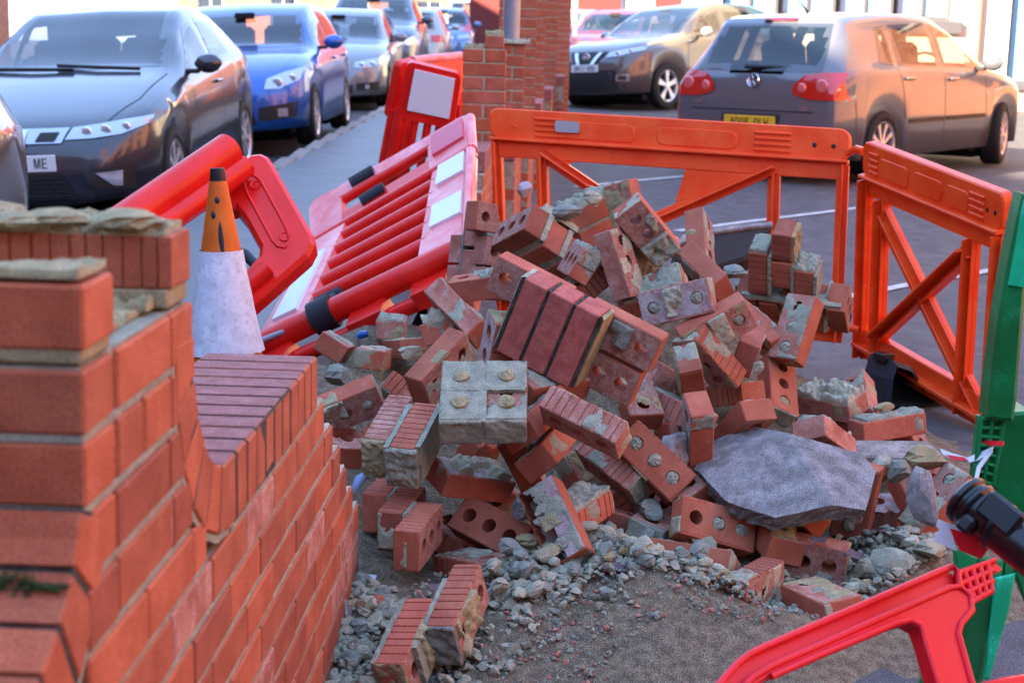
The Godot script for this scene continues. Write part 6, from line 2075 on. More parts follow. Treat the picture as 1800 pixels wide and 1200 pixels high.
	for sd in [-1.0, 1.0]:
		put("fog_lamp_surround", skin(p, "f", [Vector2(sd * 0.45, 0.28), Vector2(sd * 0.76, 0.28)], [Vector2(sd * 0.45, 0.38), Vector2(sd * 0.76, 0.40)], 0.004, 8, 3), scar, Transform3D.IDENTITY, M.car_black)
		put("fog_lamp", skin(p, "f", [Vector2(sd * 0.57, 0.30), Vector2(sd * 0.63, 0.30)], [Vector2(sd * 0.57, 0.36), Vector2(sd * 0.63, 0.36)], 0.012, 4, 3), scar, Transform3D.IDENTITY, M.lamp_bulb)
	put("lower_grille", skin(p, "f", [Vector2(-0.4, 0.24), Vector2(0.4, 0.24)], [Vector2(-0.4, 0.36), Vector2(0.4, 0.36)], 0.005, 10, 3), scar, Transform3D.IDENTITY, M.car_black)
	put("grille", skin(p, "f", [Vector2(-0.26, 0.56), Vector2(0.26, 0.56)], [Vector2(-0.28, 0.68), Vector2(0.28, 0.68)], 0.008, 10, 3), scar, Transform3D.IDENTITY, M.car_black)
	# ---- farther cars along the kerb ----
	var far := [
		["parked_car", "tall slate blue people carrier behind the silver saloon", "car", Transform3D(Basis(Vector3(-0.9997, -0.0200, 0.0116), Vector3(-0.0200, 0.9998, 0.0002), Vector3(-0.0116, -0.0000, -0.9999)), Vector3(-2.620, 0.785, -29.800)), hatch(2.75, 1.72, 0.91), paint(Color(0.22, 0.27, 0.36)), true],
		["parked_car", "silver car facing away with a red tail lamp, beyond the people carrier", "car", Transform3D(Basis(Vector3(1.0000, 0.0000, -0.0100), Vector3(0.0003, 0.9996, 0.0300), Vector3(0.0100, -0.0300, 0.9995)), Vector3(-2.450, 1.005, -35.000)), hatch(2.6, 1.46, 0.88), paint(Color(0.60, 0.60, 0.61)), false],
		["parked_car", "small pale blue car partly hidden by the silver one facing away", "car", Transform3D(Basis(Vector3(-0.9998, 0.0000, 0.0216), Vector3(0.0000, 1.0000, -0.0000), Vector3(-0.0216, -0.0000, -0.9998)), Vector3(-2.150, 1.255, -44.500)), hatch(2.5, 1.50, 0.86), paint(Color(0.34, 0.46, 0.62)), true],
		["parked_car", "bright white car farthest up the kerb beside the brick pier", "car", Transform3D(Basis(Vector3(-0.9998, 0.0000, 0.0216), Vector3(0.0000, 1.0000, -0.0000), Vector3(-0.0216, -0.0000, -0.9998)), Vector3(-1.750, 1.525, -54.000)), hatch(2.7, 1.85, 0.93), paint(Color(0.80, 0.80, 0.80), 0.0), true],
		["parked_car", "dark plum car cut off by the picture's left edge", "car", Transform3D(Basis(Vector3(-0.9991, 0.0000, 0.0416), Vector3(0.0012, 0.9996, 0.0300), Vector3(-0.0416, 0.0300, -0.9987)), Vector3(-2.860, 0.065, -6.000)), hatch(2.5, 1.46, 0.87), paint(Color(0.10, 0.045, 0.07)), true],
		["parked_car", "red car parked behind the crossover at the car park's end", "car", Transform3D(Basis(Vector3(-0.8968, 0.0000, -0.4425), Vector3(0.0000, 1.0000, -0.0000), Vector3(0.4425, -0.0000, -0.8968)), Vector3(2.550, 0.945, -32.400)), hatch(2.5, 1.48, 0.86), paint(Color(0.62, 0.10, 0.10)), true],
		["parked_car", "pale car glimpsed between the brick wall and the crossover's bonnet", "car", Transform3D(Basis(Vector3(-0.8481, 0.0000, -0.5298), Vector3(0.0000, 1.0000, -0.0000), Vector3(0.5298, -0.0000, -0.8481)), Vector3(1.750, 1.155, -38.500)), hatch(2.5, 1.45, 0.86), paint(Color(0.62, 0.60, 0.62)), true],
	]
	for f in far:
		var q: Dictionary = f[4]
		var o := car(f[0], f[1], f[2], f[3], q, f[5], "cars in the car park" if (f[1] as String).contains("crossover") else "cars parked along the kerb")
		var k: float = q.mir[1] / 1.03
		lamp_pair(o, "headlamp", q, "f", [Vector2(0.44, 0.60 * k), Vector2(0.80, 0.66 * k)], [Vector2(0.44, 0.70 * k), Vector2(0.80, 0.76 * k)], M.lamp_clear, 0.010)
		lamp_pair(o, "tail_lamp", q, "r", [Vector2(0.50, 0.72 * k), Vector2(0.80, 0.72 * k)], [Vector2(0.50, 0.86 * k), Vector2(0.76, 0.88 * k)], M.lamp_red, 0.010)
	# ---- crossover in the car park ----
	p = hatch(2.646, 1.59, 0.90)
	p.tyre = 0.345
	p.arch = 0.40
	p.sill = 0.24
	p.top = [[-0.80, 0.55], [-0.76, 0.95], [-0.6, 1.2], [-0.3, 1.48], [0.3, 1.58], [1.0, 1.595], [1.35, 1.54], [1.8, 1.35], [2.25, 1.12], [2.8, 1.05], [3.2, 0.97], [3.42, 0.86], [3.52, 0.70], [3.56, 0.5]]
	p.belt = [[-0.8, 0.5], [-0.6, 1.05], [0.0, 1.12], [1.2, 1.06], [2.2, 1.01], [3.0, 0.92], [3.4, 0.76], [3.54, 0.55]]
	p.hw = [[-0.80, 0.66], [-0.7, 0.80], [0.0, 0.90], [2.65, 0.90], [3.05, 0.88], [3.3, 0.80], [3.48, 0.66], [3.56, 0.48]]
	p.ws = [2.18, 1.38]
	p.side = [[[[1.12, 1.10], [2.0, 1.07]], [[1.06, 1.48], [1.55, 1.39]]], [[[0.16, 1.13], [1.04, 1.10]], [[0.30, 1.45], [1.0, 1.485]]]]
	p.mir = [1.82, 1.13]
	p.mirror_paint = flat(Color(0.62, 0.62, 0.64), 0.2, 0.6)
	p.spokes = 5
	var qcar := car("parked_car", "grey brown crossover with a chrome V grille and two tone five spoke wheels", "car", Transform3D(Basis(Vector3(-0.7385, -0.0440, -0.6729), Vector3(-0.0561, 0.9984, -0.0037), Vector3(0.6720, 0.0350, -0.7398)), Vector3(3.389, 0.740, -25.987)), p, paint(Color(0.33, 0.30, 0.29)), "cars in the car park")
	lamp_pair(qcar, "headlamp", p, "f", [Vector2(0.36, 0.78), Vector2(0.60, 0.80), Vector2(0.85, 0.88)], [Vector2(0.40, 0.86), Vector2(0.62, 0.90), Vector2(0.86, 0.95)], M.lamp_clear, 0.012, [[0.55, 0.835, 0.04], [0.70, 0.865, 0.035]], M.lamp_bulb)
	put("grille", skin(p, "f", [Vector2(-0.20, 0.68), Vector2(0.20, 0.68)], [Vector2(-0.36, 0.87), Vector2(0.36, 0.87)], 0.008, 12, 4), qcar, Transform3D.IDENTITY, M.car_black)
	for sd in [-1.0, 1.0]:
		put("grille_chrome", skin(p, "f", [Vector2(sd * 0.10, 0.69), Vector2(sd * 0.16, 0.69)], [Vector2(sd * 0.20, 0.86), Vector2(sd * 0.27, 0.86)], 0.022, 4, 4), qcar, Transform3D.IDENTITY, M.chrome)
		put("fog_lamp_surround", skin(p, "f", [Vector2(sd * 0.58, 0.43), Vector2(sd * 0.74, 0.43)], [Vector2(sd * 0.58, 0.53), Vector2(sd * 0.74, 0.53)], 0.012, 6, 3), qcar, Transform3D.IDENTITY, M.chrome)
		put("fog_lamp", skin(p, "f", [Vector2(sd * 0.61, 0.45), Vector2(sd * 0.71, 0.45)], [Vector2(sd * 0.61, 0.51), Vector2(sd * 0.71, 0.51)], 0.018, 4, 3), qcar, Transform3D.IDENTITY, M.car_black)
	put("lower_bumper", skin(p, "f", [Vector2(-0.72, 0.28), Vector2(0.72, 0.28)], [Vector2(-0.56, 0.60), Vector2(0.56, 0.60)], 0.006, 16, 4), qcar, Transform3D.IDENTITY, M.car_black)
	plate(qcar, p, true, 0.63, "DN17 KRW", M.plate_white)
	var eb := MB.new()
	eb.lathe(Transform3D(Basis(Vector3.RIGHT, -PI / 2.0), Vector3(0, 0.79, -end_s(p, 0, 0.79, true) - 0.02)), PackedVector2Array([Vector2(0.0, 0.0), Vector2(0.045, 0.002), Vector2(0.05, 0.012), Vector2(0.062, 0.012), Vector2(0.066, 0.0)]), 24)
	eb.box(T3(0, 0.79, -end_s(p, 0, 0.79, true) - 0.03), Vector3(0.16, 0.02, 0.012), 0.003)
	put("emblem", eb, qcar, Transform3D.IDENTITY, M.chrome)


# a sheet spanned by four corners; x runs 0..1 from left to right, y 0..1 from top to bottom, w metres towards the camera
func sheet(tl: Vector3, tr: Vector3, br: Vector3, bl: Vector3) -> Callable:
	var n := (tr - tl).cross(bl - tl).normalized()
	if n.dot(Vector3(0, 1.3, 0) - tl) < 0.0:
		n = -n
	return func(x: float, y: float, w: float) -> Vector3:
		return tl.lerp(tr, x).lerp(bl.lerp(br, x), y) + n * w


func round_rect(x0: float, y0: float, x1: float, y1: float, rx: float, ry: float, seg := 4) -> PackedVector2Array:
	var o := PackedVector2Array()
	for c in [[x1 - rx, y0 + ry, -90.0], [x1 - rx, y1 - ry, 0.0], [x0 + rx, y1 - ry, 90.0], [x0 + rx, y0 + ry, 180.0]]:
		for k in seg + 1:
			var a := deg_to_rad(c[2] + 90.0 * k / seg)
			o.append(Vector2(c[0] + rx * cos(a), c[1] + ry * sin(a)))
	return o


# a frame of plates: the outline with an opening, as four overlapping-free strips
func plate_on(root: Node3D, called: String, f: Callable, poly: PackedVector2Array, w0: float, w1: float, m: Material, parent: Node3D = null) -> MeshInstance3D:
	var mb := MB.new()
	mb.prism(poly, f, w0, w1)
	return put(called, mb, parent if parent else root, Transform3D.IDENTITY, m)


func bar_on(root: Node3D, called: String, f: Callable, x0: float, y0: float, x1: float, y1: float, r: float, m: Material, w := 0.0, n := 6) -> MeshInstance3D:
	var mb := MB.new()
	var path := PackedVector3Array()
	for i in n + 1:
		path.append(f.call(lerpf(x0, x1, float(i) / n), lerpf(y0, y1, float(i) / n), w))
	mb.tube(path, r, 12)
	return put(called, mb, root, Transform3D.IDENTITY, m)


# an I-section strut of the orange barriers: a thin web with a ridge along it
func strut(root: Node3D, called: String, f: Callable, a: Vector2, b: Vector2, width: float, asp: float, m: Material, ridge := 0.05) -> void:
	var d := Vector2((b.x - a.x) * asp, b.y - a.y).normalized()
	var s := Vector2(-d.y / asp, d.x) * width * 0.5
	var mb := MB.new()
	mb.prism(PackedVector2Array([a - s, b - s, b + s, a + s]), f, -0.012, 0.010, 0.004)
	var s2 := s * 0.16
	mb.prism(PackedVector2Array([a - s2, b - s2, b + s2, a + s2]), f, 0.009, ridge, 0.003)
	var s3 := s * 0.9
	mb.prism(PackedVector2Array([a - s, b - s, b - s3 * 0.94, a - s3 * 0.94]), f, 0.0095, ridge * 0.55, 0.002)
	put(called, mb, root, Transform3D.IDENTITY, m)


func orange_barrier(label: String, tl: Vector3, tr: Vector3, br: Vector3, bl: Vector3, kind: int) -> Node3D:
	var root := thing("orange_barrier", label, "barrier", Transform3D.IDENTITY, "orange plastic barriers round the breach")
	var f := sheet(tl, tr, br, bl)
	var asp := tl.distance_to(tr) / tl.distance_to(bl)
	var rail := MB.new()
	rail.prism(round_rect(0.0, 0.0, 1.0, 0.15, 0.03, 0.05), f, -0.02, 0.02, 0.006)
	rail.prism(PackedVector2Array([Vector2(0.004, 0.145), Vector2(0.996, 0.145), Vector2(0.996, 0.160), Vector2(0.004, 0.160)]), f, -0.035, 0.042, 0.004)
	rail.prism(PackedVector2Array([Vector2(0.006, 0.161), Vector2(0.994, 0.161), Vector2(0.994, 0.238), Vector2(0.006, 0.238)]), f, -0.012, 0.012, 0.003)
	var rl := put("top_rail", rail, root, Transform3D.IDENTITY, M.orange)
	for x in [[0.20, 0.42], [0.48, 0.70]] if kind == 0 else [[0.14, 0.36], [0.40, 0.60], [0.63, 0.78]]:
		var pn2 := MB.new()
		pn2.prism(round_rect(x[0], 0.045, x[1], 0.13, 0.02, 0.03), f, 0.0185, 0.0245, 0.003)
		put("raised_panel", pn2, rl, Transform3D.IDENTITY, M.orange)
	for x in [[0.135, 0.215], [0.745, 0.845]] if kind == 0 else [[0.06, 0.13], [0.79, 0.89]]:
		for k in 4:
			var rb := MB.new()
			rb.prism(round_rect(x[0], 0.035 + k * 0.027, x[1], 0.048 + k * 0.027, 0.005, 0.005, 2), f, 0.0185, 0.028, 0.003)
			put("grip_rib", rb, rl, Transform3D.IDENTITY, M.orange)
	for x in ([0.07, 0.30, 0.60, 0.90, 0.95]):
		var st := MB.new()
		st.prism(round_rect(x, 0.075, x + 0.012, 0.095, 0.004, 0.008, 3), f, 0.0186, 0.0235, 0.002)
		put("stud", st, rl, Transform3D.IDENTITY, M.orange if x < 0.8 else M.black)
	var w := 0.038 * 1.5 / maxf(asp, 0.9)
	strut(root, "post", f, Vector2(0.018, 0.17), Vector2(0.018, 1.0), 0.058, asp, M.orange)
	strut(root, "post", f, Vector2(0.982, 0.17), Vector2(0.982, 1.0), 0.058, asp, M.orange)
	strut(root, "post", f, Vector2(0.15, 0.23), Vector2(0.15, 0.98), 0.06, asp, M.orange)
	strut(root, "post", f, Vector2(0.80, 0.23), Vector2(0.80, 0.98), 0.06, asp, M.orange)
	if kind == 0:
		strut(root, "diagonal", f, Vector2(0.15, 0.21), Vector2(0.53, 0.60), 0.065, asp, M.orange)
		strut(root, "diagonal", f, Vector2(0.80, 0.20), Vector2(0.44, 0.52), 0.065, asp, M.orange)
		for q in [[0.17, 0.232, 0.25, 0.232, 0.19, 0.28], [0.56, 0.232, 0.76, 0.232, 0.53, 0.40]]:
			var gs := MB.new()
			gs.prism(PackedVector2Array([Vector2(q[0], q[1]), Vector2(q[2], q[3]), Vector2(q[4], q[5])]), f, -0.010, 0.008)
			put("gusset", gs, root, Transform3D.IDENTITY, M.orange)
	else:
		strut(root, "diagonal", f, Vector2(0.10, 0.26), Vector2(0.93, 0.95), 0.10, asp, M.orange, 0.03)
		strut(root, "diagonal", f, Vector2(0.80, 0.27), Vector2(0.17, 0.84), 0.075, asp, M.orange, 0.075)
	var bot := MB.new()
	bot.prism(round_rect(0.0, 0.86, 1.0, 1.0, 0.02, 0.03), f, -0.02, 0.014, 0.004)
	bot.prism(PackedVector2Array([Vector2(0.0, 0.925), Vector2(1.0, 0.925), Vector2(1.0, 0.945), Vector2(0.0, 0.945)]), f, 0.0135, 0.05, 0.003)
	put("bottom_rail", bot, root, Transform3D.IDENTITY, M.orange)
	return root


func build_barriers() -> void:
	# orange pair
	var o1 := orange_barrier("orange plastic barrier behind the heap with a silver sticker on its rail", Vector3(-0.120, 1.120, -6.450), Vector3(1.295, 1.086, -6.050), Vector3(1.291, 0.262, -5.950), Vector3(-0.065, 0.291, -6.350), 0)
	var sk := MB.new()
	sk.prism(round_rect(0.195, 0.045, 0.265, 0.10, 0.008, 0.012, 3), sheet(Vector3(-0.120, 1.120, -6.450), Vector3(1.295, 1.086, -6.050), Vector3(1.291, 0.262, -5.950), Vector3(-0.065, 0.291, -6.350)), 0.02, 0.034)
	put("sticker", sk, o1, Transform3D.IDENTITY, flat(Color(0.66, 0.66, 0.68), 0.3, 0.4))
	var hg := MB.new()
	hg.tube(PackedVector3Array([Vector3(1.282, 0.998, -6.020), Vector3(1.303, 1.014, -5.980), Vector3(1.318, 1.009, -5.920)]), 0.016, 8)
	put("hinge", hg, o1, Transform3D.IDENTITY, M.orange)
	var hg2 := MB.new()
	hg2.tube(PackedVector3Array([Vector3(1.267, 0.318, -5.970), Vector3(1.302, 0.327, -5.950), Vector3(1.343, 0.318, -5.930)]), 0.016, 8)
	put("hinge", hg2, o1, Transform3D.IDENTITY, M.orange)
	orange_barrier("scuffed orange plastic barrier with crossed braces standing on a black foot", Vector3(1.322, 1.054, -5.89), Vector3(1.631, 0.924, -5.13), Vector3(1.70, 0.066, -5.31), Vector3(1.393, 0.196, -6.07), 1)
	var ft := thing("rubber_block", "black rubber foot under the orange barrier's left post", "rubber foot", Transform3D(Basis(Vector3.UP, 0.42), Vector3(1.460, 0.077, -5.684)), "")
	var fm := MB.new()
	var prof := PackedVector2Array([Vector2(-0.11, 0.0), Vector2(0.30, 0.0), Vector2(0.30, 0.03), Vector2(0.08, 0.06), Vector2(0.0, 0.16), Vector2(-0.09, 0.19), Vector2(-0.11, 0.12)])
	fm.prism(prof, func(x: float, y: float, w: float) -> Vector3: return Vector3(x, y, w), -0.075, 0.075, 0.018)
	put("block", fm, ft, Transform3D.IDENTITY, M.dark_rubber)
	var fs := MB.new()
	fs.box(T3(-0.085, 0.19, 0.0), Vector3(0.05, 0.03, 0.07), 0.003)
	put("socket", fs, ft, Transform3D.IDENTITY, M.black)
	var fp := MB.new()
	fp.box(Transform3D(Basis(Vector3.BACK, -0.22), Vector3(0.20, 0.056, 0.0)), Vector3(0.17, 0.012, 0.12), 0.004)
	put("ramp_pad", fp, ft, Transform3D.IDENTITY, flat(Color(0.17, 0.20, 0.27), 0.6))

	# big red barrier lying against the wall stub
	var rc := thing("red_barrier", "big red barrier toppled on its side with white stripes and a black clip", "barrier", Transform3D.IDENTITY, "red plastic street barriers")
	var f := sheet(Vector3(-0.182, 0.942, -6.550), Vector3(-0.870, 0.509, -6.750), Vector3(-0.952, 0.235, -5.720), Vector3(-0.161, 0.643, -5.620))
	var plates := [[0.0, 0.235], [0.785, 1.0]]
	plate_on(rc, "striped_end", f, round_rect(0.0, 0.0, 0.235, 1.0, 0.05, 0.06), -0.03, 0.02, M.red_faded)
	plate_on(rc, "white_end", f, round_rect(0.785, 0.0, 1.0, 1.0, 0.04, 0.05), -0.03, 0.02, M.red_faded)
	for k in 2:
		plate_on(rc, "white_stripe", f, PackedVector2Array([Vector2(0.035, 0.05 + k * 0.44), Vector2(0.19, 0.05 + k * 0.44), Vector2(0.19, 0.27 + k * 0.44), Vector2(0.035, 0.27 + k * 0.44)]), 0.019, 0.034, M.white)
	plate_on(rc, "white_panel", f, PackedVector2Array([Vector2(0.83, 0.30), Vector2(0.95, 0.30), Vector2(0.95, 0.88), Vector2(0.83, 0.88)]), 0.019, 0.034, M.white)
	bar_on(rc, "side_rail", f, 0.02, 0.02, 0.98, 0.02, 0.030, M.red)
	bar_on(rc, "side_rail", f, 0.02, 0.975, 1.0, 0.985, 0.050, M.red, -0.01)
	bar_on(rc, "end_rail", f, 0.012, 0.03, 0.012, 0.97, 0.022, M.red_faded, 0.01)
	for k in 5:
		bar_on(rc, "slat", f, 0.215, 0.14 + k * 0.155, 0.81, 0.14 + k * 0.155, 0.034, M.red, -0.012)
	bar_on(rc, "back_rail", f, 0.1, 1.08, 0.95, 1.06, 0.03, M.red, -0.09)
	for q in [[0.42, 1.01], [0.13, 1.0], [0.86, 1.03]]:
		plate_on(rc, "foot_block", f, PackedVector2Array([Vector2(q[0], q[1] - 0.02), Vector2(q[0] + 0.16, q[1] - 0.02), Vector2(q[0] + 0.16, q[1] + 0.13), Vector2(q[0], q[1] + 0.13)]), -0.10, -0.03, M.red)
	var cl := MB.new()
	var cp: Vector3 = f.call(0.70, 0.975, -0.01)
	var ax: Vector3 = (f.call(0.72, 0.975, 0.0) - f.call(0.68, 0.975, 0.0)).normalized()
	var upv: Vector3 = (f.call(0.7, 0.9, 0.0) - f.call(0.7, 1.0, 0.0)).normalized()
	var nv := ax.cross(upv).normalized()
	cl.tube(PackedVector3Array([cp - ax * 0.045, cp + ax * 0.045]), 0.066, 14)
	cl.box(Transform3D(Basis(ax, upv, ax.cross(upv)), cp + upv * 0.075), Vector3(0.085, 0.09, 0.06), 0.008)
	cl.tube(PackedVector3Array([cp + upv * 0.135 - ax * 0.055, cp + upv * 0.135 + ax * 0.055]), 0.034, 12)
	put("clip", cl, rc, Transform3D.IDENTITY, M.dark_rubber)
	var tb := MB.new()
	tb.tube(PackedVector3Array([Vector3(-0.810, 0.310, -5.700), Vector3(-0.892, 0.278, -5.680), Vector3(-0.974, 0.245, -5.660)]), 0.012, 8)
	put("metal_strip", tb, rc, Transform3D.IDENTITY, M.grey_metal)

	# the slimmer one behind it
	var r1 := thing("red_barrier", "slim faded red barrier with a long slot, lying behind the big toppled one", "barrier", Transform3D.IDENTITY, "red plastic street barriers")
	f = sheet(Vector3(-0.213, 1.062, -7.150), Vector3(-0.955, 0.622, -7.200), Vector3(-0.898, 0.458, -6.850), Vector3(-0.189, 0.925, -6.780))
	plate_on(r1, "pink_end", f, round_rect(0.0, 0.0, 0.26, 1.0, 0.05, 0.2), -0.03, 0.02, M.red_faded)
	plate_on(r1, "pale_end", f, round_rect(0.80, 0.0, 1.0, 1.0, 0.06, 0.2), -0.03, 0.02, M.red_faded)
	plate_on(r1, "pink_panel", f, PackedVector2Array([Vector2(0.04, 0.14), Vector2(0.23, 0.14), Vector2(0.23, 0.66), Vector2(0.04, 0.66)]), 0.019, 0.034, flat(Color(0.80, 0.28, 0.36), 0.45))
	plate_on(r1, "upper_rail", f, PackedVector2Array([Vector2(0.24, 0.0), Vector2(0.82, 0.0), Vector2(0.82, 0.26), Vector2(0.24, 0.26)]), -0.03, 0.018, M.red_faded)
	plate_on(r1, "lower_rail", f, PackedVector2Array([Vector2(0.24, 0.66), Vector2(0.82, 0.66), Vector2(0.82, 1.0), Vector2(0.24, 1.0)]), -0.03, 0.018, M.red)
	bar_on(r1, "slot_lip", f, 0.25, 0.27, 0.81, 0.27, 0.022, M.red)
	bar_on(r1, "edge_rail", f, 0.0, 0.985, 1.0, 0.985, 0.032, M.red)
	bar_on(r1, "edge_rail", f, 0.01, 0.05, 0.01, 0.95, 0.024, M.red_faded)
	for q in [[0.66, 0.14], [0.60, 0.72]]:
		var c2 := MB.new()
		var c0: Vector3 = f.call(q[0], q[1], 0.02)
		var a2: Vector3 = (f.call(q[0] + 0.02, q[1], 0.0) - f.call(q[0] - 0.02, q[1], 0.0)).normalized()
		c2.tube(PackedVector3Array([c0 - a2 * 0.06, c0 + a2 * 0.06]), 0.033, 10)
		put("clip", c2, r1, Transform3D.IDENTITY, M.dark_rubber)

	# the one standing by the snapped pier, folded shut
	var rd := thing("red_barrier", "upright folded red barrier with a blank white board beside the snapped pier", "barrier", Transform3D.IDENTITY, "red plastic street barriers")
	f = sheet(Vector3(-0.593, 1.305, -8.300), Vector3(-0.303, 1.244, -8.300), Vector3(-0.437, 0.267, -8.550), Vector3(-0.798, 0.304, -8.550))
	plate_on(rd, "board", f, round_rect(0.0, 0.0, 1.0, 0.30, 0.12, 0.04), -0.03, 0.03, M.red)
	plate_on(rd, "white_board", f, PackedVector2Array([Vector2(0.17, 0.03), Vector2(0.90, 0.03), Vector2(0.90, 0.245), Vector2(0.17, 0.245)]), 0.029, 0.042, M.white)
	bar_on(rd, "side_rail", f, 0.07, 0.25, 0.07, 1.0, 0.034, M.red)
	bar_on(rd, "side_rail", f, 0.93, 0.25, 0.93, 1.0, 0.034, M.red)
	for x in [0.33, 0.55, 0.75]:
		bar_on(rd, "slat", f, x, 0.28, x, 0.95, 0.022, M.red)
	plate_on(rd, "foot", f, PackedVector2Array([Vector2(0.0, 0.92), Vector2(1.0, 0.92), Vector2(1.0, 1.0), Vector2(0.0, 1.0)]), -0.05, 0.03, M.red)
	var f2 := sheet(Vector3(-0.633, 1.283, -8.360), Vector3(-0.537, 1.310, -8.460), Vector3(-0.682, 0.286, -8.600), Vector3(-0.841, 0.288, -8.600))
	plate_on(rd, "second_leaf", f2, round_rect(0.0, 0.0, 0.9, 0.30, 0.2, 0.03), -0.05, 0.0, M.red)
	bar_on(rd, "second_leaf_rail", f2, 0.16, 0.25, 0.16, 1.0, 0.034, M.red)
	bar_on(rd, "second_leaf_rail", f2, 0.55, 0.25, 0.55, 1.0, 0.034, M.red)
	var re := thing("red_barrier", "red barrier whose top edge shows behind the upright folded one", "barrier", Transform3D.IDENTITY, "red plastic street barriers")
	f = sheet(Vector3(-0.606, 1.308, -8.750), Vector3(-0.344, 1.347, -9.350), Vector3(-0.336, 0.202, -9.400), Vector3(-0.698, 0.262, -8.800))
	plate_on(re, "board", f, round_rect(0.0, 0.0, 1.0, 0.26, 0.05, 0.03), -0.03, 0.02, M.red)
	bar_on(re, "top_edge", f, 0.02, 0.01, 0.98, 0.01, 0.028, M.red_faded)
	bar_on(re, "side_rail", f, 0.05, 0.2, 0.05, 1.0, 0.03, M.red)
	bar_on(re, "side_rail", f, 0.95, 0.2, 0.95, 1.0, 0.03, M.red)

	# the tipped one by the cone
	var ra := thing("red_barrier", "glossy red barrier tipped on edge behind the traffic cone, with a looped end", "barrier", Transform3D.IDENTITY, "red plastic street barriers")
	var rail_a := Vector3(-0.981, 0.989, -5.300)
	var rail_b := Vector3(-1.398, 0.658, -4.750)
	for q in [[0.0, 0.0, 0.058], [0.055, -0.055, 0.040], [0.02, -0.10, 0.030]]:
		var tm := MB.new()
		tm.tube(PackedVector3Array([rail_a + Vector3(q[0], q[1], 0.0), rail_a.lerp(rail_b, 0.5) + Vector3(q[0], q[1], 0.0), rail_b + Vector3(q[0], q[1], 0.0)]), q[2], 14)
		put("rail", tm, ra, Transform3D.IDENTITY, M.red)
	var pl3 := Transform3D(Basis(Vector3(0.7034, -0.5103, 0.4948), Vector3(0.7059, 0.5832, -0.4019), Vector3(-0.0835, 0.6320, 0.7705)), Vector3(-0.961, 0.913, -5.350))
	var em := MB.new()
	em.prism(PackedVector2Array([Vector2(-0.0721, -0.0466), Vector2(-0.0740, 0.0002), Vector2(-0.0441, 0.0178), Vector2(-0.0091, 0.0048), Vector2(-0.0252, 0.0358), Vector2(-0.0287, 0.0758), Vector2(-0.0070, 0.1041), Vector2(0.0243, 0.1120), Vector2(0.0682, 0.1030), Vector2(0.3893, 0.0131), Vector2(0.4220, -0.0085), Vector2(0.4425, -0.0516), Vector2(0.4568, -0.3137), Vector2(0.4080, -0.3021), Vector2(0.3387, -0.2720), Vector2(0.3185, -0.1668), Vector2(0.2949, -0.1429), Vector2(0.1678, -0.1086), Vector2(0.1091, -0.1022), Vector2(0.0940, -0.1324), Vector2(0.1018, -0.2030)]), func(x: float, y: float, w: float) -> Vector3: return Vector3(x, y, w), -0.07, 0.0, 0.014)
	put("looped_end", em, ra, pl3, M.red)
	var cap_path := PackedVector2Array([Vector2(0.0500, -0.0161), Vector2(0.0411, 0.0075), Vector2(0.0545, 0.0256), Vector2(0.0860, 0.0289), Vector2(0.3015, -0.0321), Vector2(0.3509, -0.0565), Vector2(0.3635, -0.0871), Vector2(0.3415, -0.1012), Vector2(0.3078, -0.0979), Vector2(0.0986, -0.0386), Vector2(0.0500, -0.0161)])
	var lip := PackedVector3Array()
	for v in cap_path:
		lip.append(Vector3(v.x, v.y, 0.0))
	var lm := MB.new()
	lm.tube(lip, 0.006, 6)
	put("recess_lip", lm, ra, pl3, M.red)
	for c in PackedVector2Array([Vector2(0.0925, 0.0032), Vector2(0.3310, -0.0603)]):
		var dm := MB.new()
		dm.lathe(Transform3D(Basis(Vector3.RIGHT, PI / 2.0), Vector3(c.x, c.y, 0.001)), PackedVector2Array([Vector2(0.020, 0.0), Vector2(0.017, 0.005), Vector2(0.013, 0.001), Vector2(0.0, 0.0)]), 16)
		put("dimple", dm, ra, pl3, M.red)
	var lb := MB.new()
	lb.tube(PackedVector3Array([Vector3(-0.813, 0.619, -5.060), Vector3(-0.934, 0.511, -5.000), Vector3(-1.055, 0.403, -4.950)]), 0.03, 12)
	put("lower_rail", lb, ra, Transform3D.IDENTITY, M.red)
	# black cable and hose on the pavement beside it
	var cb := MB.new()
	cb.tube(PackedVector3Array([Vector3(-1.109, 0.559, -6.000), Vector3(-1.044, 0.549, -5.950), Vector3(-0.988, 0.504, -5.900), Vector3(-0.940, 0.402, -5.850)]), 0.02, 8)
	tag(put("black_hose", cb, null, Transform3D.IDENTITY, M.dark_rubber), "black hose curled on the pavement inside the tipped barrier's loop", "hose")

	# cone
	var cone := thing("traffic_cone", "scuffed orange traffic cone with a peeling white sleeve behind the wall", "cone", Transform3D(Basis(Vector3(0, 0, 1), 0.035), Vector3(-0.833, 0.250, -4.450)))
	var H := 0.735
	var cs := MB.new()
	cs.lathe(Transform3D.IDENTITY, PackedVector2Array([Vector2(0.134, 0.03), Vector2(0.026, H - 0.045), Vector2(0.023, H - 0.03)]), 28)
	put("body", cs, cone, Transform3D.IDENTITY, M.cone_orange)
	var ct := MB.new()
	ct.lathe(Transform3D.IDENTITY, PackedVector2Array([Vector2(0.0245, H - 0.038), Vector2(0.022, H - 0.012), Vector2(0.020, H), Vector2(0.012, H - 0.004), Vector2(0.0, H - 0.03)]), 20)
	put("black_tip", ct, cone, Transform3D.IDENTITY, M.black)
	var sl := MB.new()
	var rr := RandomNumberGenerator.new()
	rr.seed = 12
	var rings := []
